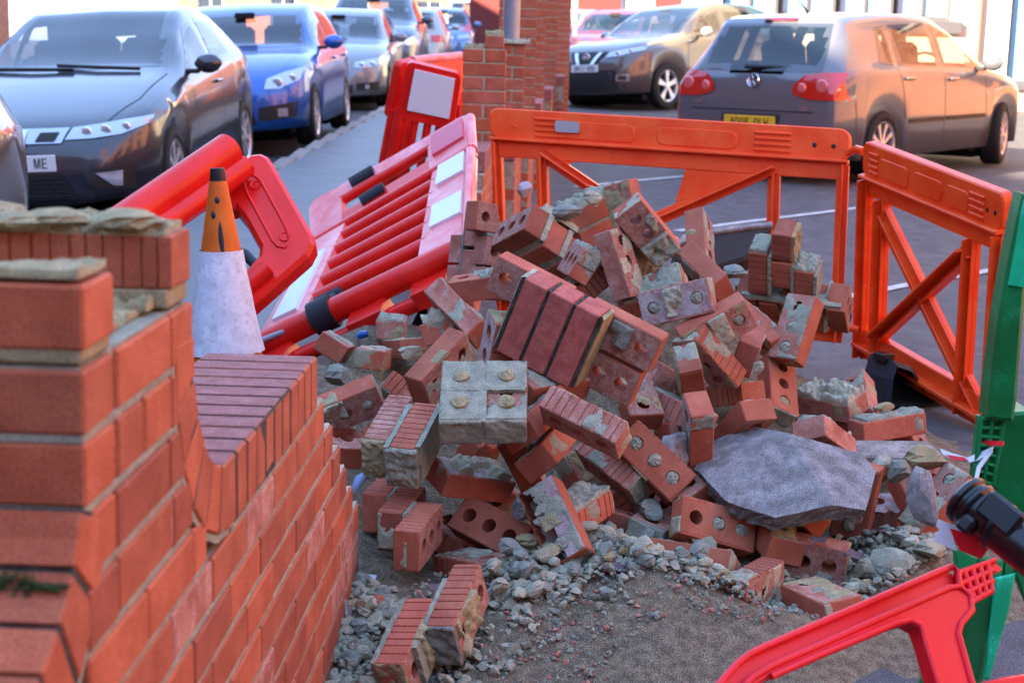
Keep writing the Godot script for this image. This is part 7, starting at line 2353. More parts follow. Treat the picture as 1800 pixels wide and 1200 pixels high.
	for k in 10:
		var ring := PackedVector3Array()
		for i in 28:
			var yy := lerpf(0.20, H - 0.235, k / 9.0)
			if k == 0: yy += rr.randf_range(-0.003, 0.003) + 0.004 * sin(i * 0.9)
			var rad := 0.1345 - (yy - 0.03) * (0.108 / (H - 0.075)) + 0.0045 + rr.randf_range(-0.0012, 0.0016)
			if k < 4 and (i == 25 or i == 26): rad += 0.008 * (4 - k) / 4.0
			ring.append(Vector3(rad * cos(TAU * i / 28.0), yy, rad * sin(TAU * i / 28.0)))
		rings.append(ring)
	sl.sg = 0
	sl.loft(rings, true, false, false)
	put("white_sleeve", sl, cone, Transform3D.IDENTITY, M.cone_white)
	var bm := MB.new()
	bm.box(T3(0, 0.015, 0), Vector3(0.40, 0.03, 0.40), 0.01)
	put("base", bm, cone, Transform3D.IDENTITY, M.black)
	for q in [[0.30, 0.56, 0.05, 0.018], [-0.2, 0.61, 0.012, 0.01], [0.1, 0.65, 0.01, 0.012]]:
		var scf := MB.new()
		var path := PackedVector3Array()
		for k in 5:
			var yy: float = q[1] - q[2] * 1.6 + q[2] * 2.2 * k / 4.0
			var rad := 0.134 - (yy - 0.03) * (0.108 / (H - 0.075)) - 0.0035
			path.append(Vector3(rad * sin(q[0] + k * -0.03), yy, rad * cos(q[0] + k * -0.03)))
		scf.tube(path, [0.003, 0.007, 0.0085, 0.007, 0.003], 6)
		put("scuff", scf, cone, Transform3D.IDENTITY, M.dark_rubber)

	# near red barrier, lower right
	var rf := thing("red_barrier", "nearest bright red barrier rail slanting across the lower right corner", "barrier", Transform3D(Basis(Vector3(0.7873, 0.1229, -0.6042), Vector3(-0.4854, 0.7278, -0.4845), Vector3(0.3802, 0.6747, 0.6326)), Vector3(0.353, 0.339, -2.350)), "red plastic street barriers")
	var flatmap := func(x: float, y: float, w: float) -> Vector3: return Vector3(x, y, w)
	var fm1 := MB.new()
	fm1.prism(PackedVector2Array([Vector2(0.0221, -0.0251), Vector2(0.0562, -0.0161), Vector2(0.1017, -0.0130), Vector2(0.5590, -0.0215), Vector2(0.5801, -0.0274), Vector2(0.5938, -0.0493), Vector2(0.5769, -0.0742), Vector2(0.5332, -0.0864), Vector2(0.5141, -0.0995), Vector2(0.4715, -0.1939), Vector2(0.4020, -0.1678), Vector2(0.4358, -0.0866), Vector2(0.4442, -0.0584), Vector2(0.4306, -0.0431), Vector2(0.4002, -0.0372), Vector2(0.2041, -0.0301), Vector2(0.0911, -0.0271), Vector2(0.0193, -0.0358)]), flatmap, -0.035, 0.0, 0.004)
	put("web", fm1, rf, Transform3D.IDENTITY, M.red_pink)
	var fm2 := MB.new()
	fm2.prism(PackedVector2Array([Vector2(-0.0263, -0.0108), Vector2(0.0072, 0.0021), Vector2(0.0454, 0.0138), Vector2(0.0740, 0.0185), Vector2(0.1065, 0.0197), Vector2(0.3401, 0.0156), Vector2(0.5728, 0.0116), Vector2(0.5966, 0.0101), Vector2(0.6018, -0.0018), Vector2(0.5811, -0.0291), Vector2(0.5580, -0.0226), Vector2(0.1010, -0.0139), Vector2(0.0550, -0.0177), Vector2(0.0138, -0.0298)]), flatmap, -0.05, -0.012, 0.004)
	put("channel", fm2, rf, Transform3D.IDENTITY, M.red_pink)
	for path in [PackedVector2Array([Vector2(-0.0263, -0.0108), Vector2(0.0072, 0.0021), Vector2(0.0454, 0.0138), Vector2(0.0740, 0.0185), Vector2(0.1065, 0.0197), Vector2(0.3401, 0.0156), Vector2(0.5728, 0.0116), Vector2(0.5966, 0.0101), Vector2(0.6018, -0.0018), Vector2(0.5811, -0.0291)]), PackedVector2Array([Vector2(0.0138, -0.0298), Vector2(0.0555, -0.0171), Vector2(0.1014, -0.0133), Vector2(0.3135, -0.0171), Vector2(0.5587, -0.0219), Vector2(0.5820, -0.0280), Vector2(0.5943, -0.0495), Vector2(0.5769, -0.0742), Vector2(0.5332, -0.0864), Vector2(0.5141, -0.0995), Vector2(0.4715, -0.1939)]), PackedVector2Array([Vector2(0.0906, -0.0277), Vector2(0.2038, -0.0304), Vector2(0.4000, -0.0375), Vector2(0.4303, -0.0434), Vector2(0.4439, -0.0587), Vector2(0.4358, -0.0866), Vector2(0.4020, -0.1678)])]:
		var tp := PackedVector3Array()
		for v in path:
			tp.append(Vector3(v.x, v.y, 0.0))
		var tmb := MB.new()
		tmb.tube(tp, 0.0065, 8)
		put("lip", tmb, rf, Transform3D.IDENTITY, M.red_pink)
	var g0 := PackedVector2Array([Vector2(0.6042, -0.0026), Vector2(0.7140, -0.0105), Vector2(0.5908, -0.0596), Vector2(0.6596, -0.0583)])
	for k in 5:
		var a := (g0[0] as Vector2).lerp(g0[1], k / 4.0 * 0.8)
		var b := (g0[2] as Vector2).lerp(g0[3], k / 4.0)
		var mb := MB.new()
		mb.tube(PackedVector3Array([Vector3(a.x, a.y, -0.01), Vector3(b.x, b.y, -0.01)]), 0.006, 6)
		put("tab_rib", mb, rf, Transform3D.IDENTITY, M.red_pink)
	for k in 4:
		var a := (g0[0] as Vector2).lerp(g0[2], k / 3.0)
		var b := (g0[1] as Vector2).lerp(g0[3], k / 3.0)
		var mb := MB.new()
		mb.tube(PackedVector3Array([Vector3(a.x, a.y, -0.01), Vector3(b.x, b.y, -0.01)]), 0.006, 6)
		put("tab_rib", mb, rf, Transform3D.IDENTITY, M.red_pink)
	var tabm := MB.new()
	tabm.prism(PackedVector2Array([Vector2(0.6036, -0.0033), Vector2(0.7134, -0.0112), Vector2(0.7219, -0.0305), Vector2(0.6729, -0.0313), Vector2(0.6592, -0.0572), Vector2(0.5922, -0.0588), Vector2(0.5824, -0.0409)]), flatmap, -0.03, -0.014)
	put("tab", tabm, rf, Transform3D.IDENTITY, M.red_pink)
	var lowm := MB.new()
	lowm.prism(PackedVector2Array([Vector2(0.4461, -0.1886), Vector2(0.4944, -0.1889), Vector2(0.5583, -0.2006), Vector2(0.6212, -0.2153), Vector2(0.5934, -0.2440)]), flatmap, -0.04, 0.0, 0.005)
	put("lower_rail", lowm, rf, Transform3D.IDENTITY, M.red_pink)

	# green barrier at the right edge
	var gr := thing("green_barrier", "translucent green barrier standing edge on at the right", "barrier", Transform3D(Basis(Vector3(0.9996, 0.0278, 0.0000), Vector3(-0.0278, 0.9996, 0.0000), Vector3(0.0000, 0.0000, 1.0000)), Vector3(0.928, 0.648, -2.920)))
	var gm := MB.new()
	gm.prism(PackedVector2Array([Vector2(0.0406, 0.4395), Vector2(0.0349, 0.4094), Vector2(0.0293, 0.3750), Vector2(0.0185, 0.2992), Vector2(0.0077, 0.2006), Vector2(0.0001, 0.1009), Vector2(-0.0036, 0.0056), Vector2(0.0221, -0.0023), Vector2(0.0484, -0.0023), Vector2(0.0524, 0.0450), Vector2(0.0538, 0.1343), Vector2(0.0571, 0.2664), Vector2(0.0645, 0.4341)]), flatmap, -0.06, 0.0, 0.008)
	put("upper_frame", gm, gr, Transform3D.IDENTITY, M.green)
	var gp := MB.new()
	gp.prism(PackedVector2Array([Vector2(0.0412, 0.4287), Vector2(0.0372, 0.4051), Vector2(0.0270, 0.3209), Vector2(0.0203, 0.2665), Vector2(0.0509, 0.2610), Vector2(0.0671, 0.3534), Vector2(0.0648, 0.4287)]), flatmap, 0.0005, 0.004)
	put("dusty_film", gp, gr, Transform3D.IDENTITY, M.green_pale)
	var gb := MB.new()
	gb.prism(PackedVector2Array([Vector2(0.0351, 0.0000), Vector2(0.0658, 0.0023), Vector2(0.0985, 0.0056), Vector2(0.1138, -0.2518), Vector2(0.0794, -0.2344), Vector2(0.0545, -0.1882), Vector2(0.0263, -0.1388)]), flatmap, -0.16, -0.06, 0.006)
	put("rear_leaf", gb, gr, Transform3D.IDENTITY, M.green)
	var lat := MB.new()
	lat.prism(PackedVector2Array([Vector2(-0.0122, 0.0023), Vector2(0.0351, 0.0000), Vector2(0.0205, -0.1342), Vector2(-0.0190, -0.1193)]), flatmap, -0.05, -0.03)
	put("lattice_back", lat, gr, Transform3D.IDENTITY, M.green)
	var la := PackedVector2Array([Vector2(-0.0099, 0.0000), Vector2(0.0341, -0.0011), Vector2(-0.0168, -0.1204), Vector2(0.0193, -0.1330)])
	for k in 8:
		var mb := MB.new()
		var a := (la[0] as Vector2).lerp(la[2], k / 7.0)
		var b := (la[1] as Vector2).lerp(la[3], k / 7.0)
		mb.tube(PackedVector3Array([Vector3(a.x, a.y, -0.02), Vector3(b.x, b.y, -0.02)]), 0.0045, 6)
		put("lattice_rib", mb, gr, Transform3D.IDENTITY, M.green)
	for k in 3:
		var mb := MB.new()
		var a := (la[0] as Vector2).lerp(la[1], k / 2.0)
		var b := (la[2] as Vector2).lerp(la[3], k / 2.0)
		mb.tube(PackedVector3Array([Vector3(a.x, a.y, -0.02), Vector3(b.x, b.y, -0.02)]), 0.005, 6)
		put("lattice_rib", mb, gr, Transform3D.IDENTITY, M.green)
	var g2 := Transform3D(Basis(Vector3(0.8218, 0.5697, 0.0000), Vector3(-0.5319, 0.7672, -0.3585), Vector3(-0.2043, 0.2946, 0.9335)), Vector3(0.874, 0.268, -2.820))
	var ginv := gr.transform.affine_inverse() * g2
	for q in [[PackedVector2Array([Vector2(0.0755, 0.1373), Vector2(0.1002, 0.0905), Vector2(0.0327, 0.0305), Vector2(-0.0136, -0.0168), Vector2(-0.1129, -0.0760), Vector2(-0.1384, -0.0611), Vector2(-0.0376, 0.0099), Vector2(0.0403, 0.0762)]), -0.05, -0.01], [PackedVector2Array([Vector2(0.1032, 0.0950), Vector2(0.1401, 0.0599), Vector2(0.0883, -0.0029), Vector2(0.0290, -0.0545), Vector2(-0.0335, -0.1224), Vector2(-0.1129, -0.0760), Vector2(-0.0118, -0.0179), Vector2(0.0345, 0.0294)]), -0.08, -0.04], [PackedVector2Array([Vector2(0.1929, 0.1354), Vector2(0.2237, 0.1101), Vector2(0.1310, -0.0285), Vector2(0.1430, 0.0268), Vector2(0.1056, 0.0118)]), -0.09, -0.05]]:
		var mb := MB.new()
		mb.prism(q[0], flatmap, q[1], q[2], 0.006)
		put("lower_frame", mb, gr, ginv, M.green)
	var pm := MB.new()
	pm.prism(PackedVector2Array([Vector2(0.1056, 0.0419), Vector2(0.1439, 0.0300), Vector2(0.0999, -0.0173), Vector2(-0.0098, -0.1130), Vector2(-0.0206, -0.1066), Vector2(0.0583, -0.0161)]), flatmap, -0.035, -0.02, 0.004)
	put("pale_flange", pm, gr, ginv, M.green_pale)
	# black coupling that ties the red and green barriers together
	var cpl := thing("coupling", "ribbed black plastic coupling between the near red barrier and the green one", "coupling", Transform3D.IDENTITY)
	var ca := Vector3(0.796, 0.579, -2.620)
	var cbv := Vector3(0.900, 0.505, -2.500)
	var dy := (cbv - ca).normalized()
	var dx := dy.cross(Vector3.BACK).normalized()
	var ctf := Transform3D(Basis(dx, dy, dx.cross(dy)), ca)
	var L := ca.distance_to(cbv)
	var c1 := MB.new()
	c1.lathe(ctf, PackedVector2Array([Vector2(0.0, 0.0), Vector2(0.040, 0.0), Vector2(0.046, 0.006), Vector2(0.046, 0.014), Vector2(0.041, 0.018), Vector2(0.041, 0.024), Vector2(0.046, 0.028), Vector2(0.046, 0.034), Vector2(0.040, 0.040), Vector2(0.040, 0.075), Vector2(0.045, 0.080), Vector2(0.045, 0.088), Vector2(0.040, 0.092), Vector2(0.040, L), Vector2(0.0, L)]), 22)
	put("sleeve", c1, cpl, Transform3D.IDENTITY, M.black_shiny)
	var c2 := MB.new()
	c2.box(Transform3D(ctf.basis, ctf * Vector3(0.03, 0.05, 0.03)), Vector3(0.03, 0.03, 0.03), 0.006)
	c2.box(Transform3D(ctf.basis, ctf * Vector3(-0.02, 0.085, 0.036)), Vector3(0.05, 0.075, 0.02), 0.006)
	put("latch", c2, cpl, Transform3D.IDENTITY, M.black_shiny)
	# tape
	var tp1 := thing("barrier_tape", "end of red and white striped tape stuck to the black coupling", "tape", Transform3D(Basis(Vector3(0.9811, -0.0582, 0.1843), Vector3(0.0779, 0.9917, -0.1018), Vector3(-0.1769, 0.1143, 0.9776)), Vector3(0.749, 0.518, -2.620)), "red and white tape")
	var t1 := MB.new()
	t1.prism(PackedVector2Array([Vector2(0.0067, 0.0195), Vector2(0.0268, 0.0138), Vector2(0.0455, -0.0323), Vector2(0.0010, -0.0191), Vector2(0.0084, -0.0122), Vector2(0.0025, -0.0072), Vector2(0.0117, -0.0000), Vector2(0.0046, 0.0068)]), flatmap, 0.0, 0.002)
	put("white_part", t1, tp1, Transform3D.IDENTITY, M.white)
	var t2 := MB.new()
	t2.prism(PackedVector2Array([Vector2(0.0278, 0.0061), Vector2(0.0731, 0.0000), Vector2(0.1051, -0.0044), Vector2(0.0874, -0.0407), Vector2(0.0490, -0.0306)]), flatmap, 0.0005, 0.0025)
	put("pink_part", t2, tp1, Transform3D.IDENTITY, M.red_pink)
	var t3 := MB.new()
	t3.prism(PackedVector2Array([Vector2(0.0268, 0.0138), Vector2(0.0721, 0.0084), Vector2(0.1086, 0.0027), Vector2(0.1051, -0.0044), Vector2(0.0731, 0.0000), Vector2(0.0278, 0.0061)]), flatmap, 0.0, 0.002)
	put("white_edge", t3, tp1, Transform3D.IDENTITY, M.white)
	var tp2 := thing("barrier_tape", "twisted red and white tape tied round the green barrier's lattice", "tape", Transform3D(Basis(Vector3(0.4486, 0.2902, 0.8453), Vector3(0.3922, 0.7859, -0.4780), Vector3(-0.8031, 0.5460, 0.2388)), Vector3(0.876, 0.557, -3.050)), "red and white tape")
	for q in [[PackedVector2Array([Vector2(-0.0011, 0.0013), Vector2(0.0417, -0.0128), Vector2(0.0904, -0.0259), Vector2(0.0918, -0.0358), Vector2(0.0341, -0.0233), Vector2(0.0095, -0.0106)]), 0], [PackedVector2Array([Vector2(0.0248, -0.0166), Vector2(0.0846, -0.0265), Vector2(0.0975, -0.0352), Vector2(0.0565, -0.0317)]), 1], [PackedVector2Array([Vector2(0.0873, -0.0257), Vector2(0.1366, -0.0095), Vector2(0.1491, -0.0045), Vector2(0.1489, -0.0176), Vector2(0.1233, -0.0329), Vector2(0.0984, -0.0372)]), 0], [PackedVector2Array([Vector2(0.0836, 0.0166), Vector2(0.1229, 0.0087), Vector2(0.1780, 0.0021), Vector2(0.1792, -0.0077), Vector2(0.1400, -0.0039), Vector2(0.1034, 0.0057)]), 1], [PackedVector2Array([Vector2(0.1165, 0.0166), Vector2(0.1572, 0.0036), Vector2(0.1508, -0.0017), Vector2(0.1144, 0.0078)]), 0], [PackedVector2Array([Vector2(0.1438, -0.0100), Vector2(0.1520, -0.0154), Vector2(0.1350, -0.0531), Vector2(0.1389, -0.0845), Vector2(0.1302, -0.0807), Vector2(0.1238, -0.0476)]), 0]]:
		var mb := MB.new()
		var dz: float = 0.004 * q[1]
		mb.prism(q[0], flatmap, dz, dz + 0.002)
		put("white_strip" if q[1] == 0 else "red_strip", mb, tp2, Transform3D.IDENTITY, M.white if q[1] == 0 else M.red_pink)


func inside(poly: PackedVector2Array, r: RandomNumberGenerator) -> Vector2:
	var lo := Vector2(1e9, 1e9)
	var hi := -lo
	for p in poly:
		lo = lo.min(p)
		hi = hi.max(p)
	for i in 200:
		var q := Vector2(r.randf_range(lo.x, hi.x), r.randf_range(lo.y, hi.y))
		if Geometry2D.is_point_in_polygon(q, poly):
			return q
	return (lo + hi) / 2.0


func lump(label: String, category: String, called: String, at: Vector3, half: Vector3, seed_: int, m: Material, turn := 0.0, cuts := 6, tilt := 0.0) -> MeshInstance3D:
	var o := put(called, chunk_mesh(seed_, half, cuts), null, Transform3D(Basis(Vector3.UP, turn) * Basis(Vector3.RIGHT, tilt), at), m)
	tag(o, label, category)
	return o


func build_rubble() -> void:
	var r := RandomNumberGenerator.new()
	r.seed = 99
	var kinds := []
	for i in 14:
		var s := Vector3(1.0, r.randf_range(0.45, 0.8), r.randf_range(0.65, 1.0))
		kinds.append(chunk_mesh(400 + i, s, 5 + i % 5))
	var mats := [M.mortar, M.mortar, M.mortar_tan, M.mortar_grey, M.mortar_grey, M.mortar_pale]
	var centre := PackedVector2Array([Vector2(-0.285, -3.124), Vector2(-0.240, -3.328), Vector2(-0.012, -3.648), Vector2(0.160, -3.760), Vector2(0.368, -3.838), Vector2(0.505, -3.746), Vector2(0.638, -3.677), Vector2(0.719, -3.497), Vector2(0.546, -3.416), Vector2(0.366, -3.472), Vector2(0.226, -3.360), Vector2(0.095, -3.286), Vector2(-0.005, -3.099), Vector2(-0.147, -3.062)])
	var dense := PackedVector2Array([Vector2(-0.037, -3.515), Vector2(0.102, -3.735), Vector2(0.249, -3.808), Vector2(0.383, -3.840), Vector2(0.524, -3.788), Vector2(0.624, -3.676), Vector2(0.530, -3.502), Vector2(0.354, -3.489), Vector2(0.191, -3.460), Vector2(0.057, -3.349), Vector2(-0.021, -3.343)])
	var right := PackedVector2Array([Vector2(0.624, -3.676), Vector2(0.783, -3.850), Vector2(0.998, -4.090), Vector2(1.173, -4.225), Vector2(1.284, -4.161), Vector2(1.196, -3.903), Vector2(1.008, -3.685), Vector2(0.824, -3.487), Vector2(0.706, -3.427)])
	var left := PackedVector2Array([Vector2(-0.368, -3.061), Vector2(-0.392, -3.419), Vector2(-0.359, -3.546), Vector2(-0.266, -3.498), Vector2(-0.240, -3.328), Vector2(-0.280, -3.081)])
	var jobs := [[dense, 130, 0.018, 0.044, "lump of broken mortar in the thick rubble before the holed orange brick", "mortar lumps in the middle rubble"], [centre, 45, 0.010, 0.032, "small lump of mortar on the sandy ground in front of the heap", "mortar lumps on the sandy ground"], [right, 75, 0.015, 0.042, "lump of broken mortar in the rubble on the right under the tape", "mortar lumps on the right"], [left, 50, 0.013, 0.036, "lump of broken mortar in the dim corner at the wall's foot", "mortar lumps at the wall's foot"]]
	var n := 0
	for j in jobs:
		for i in j[1]:
			var p := inside(j[0], r)
			var f := r.randf()
			var s: float = lerpf(j[2], j[3], pow(f, 1.5))
			var y := gy(p.y) + maxf(0.0, heap(p.x, p.y)) + s * r.randf_range(0.25, 0.7) + (r.randf() * 0.03 if j[0] == dense else 0.0)
			var o := MeshInstance3D.new()
			o.mesh = kinds[n % kinds.size()]
			o.material_override = mats[r.randi() % mats.size()]
			o.name = numbered("mortar_lump")
			add_child(o, true)
			o.transform = Transform3D(Basis.from_euler(Vector3(r.randf_range(-0.5, 0.5), r.randf() * TAU, r.randf_range(-0.5, 0.5))).scaled(Vector3.ONE * s), Vector3(p.x, y, p.y))
			tag(o, j[4], "mortar lump", j[5])
			n += 1
	# crumbs nobody could count
	var spread := PackedVector2Array([Vector2(-0.366, -3.048), Vector2(-0.387, -3.489), Vector2(-0.253, -3.499), Vector2(-0.013, -3.706), Vector2(0.359, -3.902), Vector2(0.650, -3.757), Vector2(1.057, -4.142), Vector2(1.284, -4.161), Vector2(1.122, -3.793), Vector2(0.780, -3.399), Vector2(0.534, -3.332), Vector2(0.380, -3.338), Vector2(0.243, -3.203), Vector2(0.138, -3.038), Vector2(-0.122, -3.022)])
	for k in 3:
		var mm := MultiMesh.new()
		mm.transform_format = MultiMesh.TRANSFORM_3D
		mm.mesh = kinds[k * 3 + 1]
		mm.instance_count = 2600
		for i in mm.instance_count:
			var p := inside(spread if i % 3 else dense, r)
			var s := 0.0022 + 0.0085 * pow(r.randf(), 2.6)
			if k == 2: s *= 0.8
			var y := gy(p.y) + maxf(-0.001, heap(p.x, p.y)) + s * 0.3
			mm.set_instance_transform(i, Transform3D(Basis.from_euler(Vector3(r.randf() * 6.0, r.randf() * 6.0, 0)).scaled(Vector3.ONE * s), Vector3(p.x, y, p.y)))
		var o := MultiMeshInstance3D.new()
		o.multimesh = mm
		o.material_override = [M.mortar, M.mortar_grey, M.brick_dusty][k]
		o.name = ["mortar_crumbs", "grey_crumbs", "brick_crumbs"][k]
		add_child(o, true)
		tag(o, ["pale mortar crumbs strewn in front of the heap", "grey grit strewn in front of the heap", "tiny red brick crumbs strewn in front of the heap"][k], ["crumbs", "grit", "brick crumbs"][k], "", "stuff")
	var mid := MultiMesh.new()
	mid.transform_format = MultiMesh.TRANSFORM_3D
	mid.mesh = kinds[4]
	mid.instance_count = 2200
	for i in mid.instance_count:
		var p := inside([dense, dense, right, centre, left][i % 5], r)
		var s := 0.007 + 0.015 * pow(r.randf(), 1.5)
		mid.set_instance_transform(i, Transform3D(Basis.from_euler(Vector3(r.randf() * 6.0, r.randf() * 6.0, 0)).scaled(Vector3(1.0, r.randf_range(0.6, 1.1), r.randf_range(0.7, 1.2)) * s), Vector3(p.x, gy(p.y) + maxf(0.0, heap(p.x, p.y)) + s * r.randf_range(0.2, 0.9), p.y)))
	var mo := MultiMeshInstance3D.new()
	mo.multimesh = mid
	mo.material_override = M.mortar
	mo.name = "mortar_rubble"
	add_child(mo, true)
	tag(mo, "bed of small broken mortar under the larger lumps before the heap", "rubble", "", "stuff")
	# larger pieces
	lump("big domed lump of pale mortar beneath the striped tape", "mortar lump", "mortar_lump", Vector3(1.152, 0.260, -4.150), Vector3(0.062, 0.045, 0.05), 501, M.mortar_tan, 0.4, 7)
	lump("angular chunk of pebbly concrete right of the stone cap", "concrete", "concrete_chunk", Vector3(1.095, 0.211, -3.950), Vector3(0.052, 0.085, 0.055), 502, M.concrete, 0.6, 9, -0.7)
	lump("flat mortar cake with a round pat on it under the tape's end", "mortar lump", "mortar_lump", Vector3(0.953, 0.110, -3.700), Vector3(0.060, 0.022, 0.042), 503, M.mortar, -0.5, 5, 0.7)
	lump("clump of caked mortar left of the black coupling", "mortar lump", "mortar_lump", Vector3(1.069, 0.131, -3.750), Vector3(0.06, 0.035, 0.05), 504, M.mortar, 0.9, 8)
	lump("mortar lump between the stone cap and the concrete chunk", "mortar lump", "mortar_lump", Vector3(1.050, 0.248, -4.050), Vector3(0.04, 0.035, 0.035), 505, M.mortar_grey, 1.9, 7)
	lump("small lump of mortar above the flat slab behind the stone cap", "mortar lump", "mortar_lump", Vector3(1.039, 0.234, -4.200), Vector3(0.035, 0.025, 0.03), 515, M.mortar, 0.9, 6)
	lump("pale grey concrete lump right of the plugged orange brick", "concrete", "concrete_chunk", Vector3(0.442, 0.283, -4.050), Vector3(0.050, 0.06, 0.045), 506, M.concrete, 0.3, 8, 0.4)
	lump("reddish broken brick lump in the corner by the wall", "brick lump", "brick_lump", Vector3(-0.305, 0.055, -3.420), Vector3(0.044, 0.032, 0.036), 507, M.brick, 0.5, 8)
	lump("white foamy flake lying in the corner by the wall", "foam", "foam_flake", Vector3(-0.309, 0.071, -3.550), Vector3(0.046, 0.010, 0.028), 508, flat(Color(0.72, 0.74, 0.80), 0.95), 0.3, 6, 0.5)
	lump("rounded white lump touching the wall's foot", "concrete", "concrete_chunk", Vector3(-0.366, 0.067, -3.360), Vector3(0.019, 0.026, 0.019), 509, M.concrete, 0.3, 5)
	lump("mortar lump left of the front pair of ribbed bricks", "mortar lump", "mortar_lump", Vector3(-0.327, 0.045, -3.320), Vector3(0.040, 0.026, 0.03), 510, M.mortar_grey, 0.8, 8)
	lump("dark weathered stub of wood beside the white holed brick", "wood", "wood_stub", Vector3(0.028, 0.206, -3.750), Vector3(0.03, 0.03, 0.045), 511, M.stone, 0.3, 7, 0.3)
	lump("grey stone wedge behind the ribbed brick with the smeared end", "stone", "stone_wedge", Vector3(0.382, 0.148, -3.950), Vector3(0.045, 0.03, 0.04), 512, M.mortar_grey, 0.7, 8)
	lump("mortar lump under the diamond shaped brick end", "mortar lump", "mortar_lump", Vector3(-0.127, 0.557, -4.550), Vector3(0.042, 0.040, 0.035), 513, M.mortar_tan, 0.2, 9)
	lump("grey mortar lump beside the wall end's first step", "mortar lump", "mortar_lump", Vector3(-0.517, 0.377, -4.500), Vector3(0.05, 0.04, 0.045), 514, M.mortar_grey, 0.5, 8)
	lump("loose cake of mortar below the long clean pink brick", "mortar lump", "mortar_lump", Vector3(-0.299, 0.448, -4.500), Vector3(0.05, 0.025, 0.04), 516, M.mortar_pale, 0.5, 8)
	lump("pale mortar block at the crest of the heap", "mortar lump", "mortar_lump", Vector3(0.247, 0.877, -5.050), Vector3(0.04, 0.03, 0.035), 517, M.mortar_pale, 0.5, 9)
	lump("low crust of mortar along the heap's crest", "mortar lump", "mortar_lump", Vector3(0.164, 0.830, -5.000), Vector3(0.06, 0.032, 0.04), 518, M.mortar_grey, 0.2, 9)
	lump("grey mortar lump left of the ribbed chunk of wall", "mortar lump", "mortar_lump", Vector3(0.702, 0.663, -4.900), Vector3(0.045, 0.03, 0.04), 519, M.mortar_grey, 0.2, 9)
	lump("mortar chip stuck by the upright holed brick", "mortar lump", "mortar_lump", Vector3(0.707, 0.466, -4.350), Vector3(0.018, 0.024, 0.016), 520, M.mortar, 0.4, 6)
	lump("mortar lump behind the black foot's near bricks", "mortar lump", "mortar_lump", Vector3(1.176, 0.272, -4.750), Vector3(0.035, 0.02, 0.03), 521, M.mortar_tan, 0.4, 6)
	lump("slab edge of mortar left of the level pink brick's end", "mortar lump", "mortar_lump", Vector3(0.347, 0.119, -3.620), Vector3(0.028, 0.03, 0.02), 522, M.mortar, 0.4, 6)
	var sl := MB.new()
	var slp := Vector3(1.120, 0.192, -4.450)
	sl.box(Transform3D(Basis(Vector3.UP, 0.08) * Basis(Vector3.RIGHT, 0.05), slp), Vector3(0.30, 0.045, 0.16), 0.006)
	tag(put("paving_slab", sl, null, Transform3D.IDENTITY, M.kerb), "flat pale concrete slab behind the stone cap", "slab")
	build_stone_cap()
	build_coping_stone()


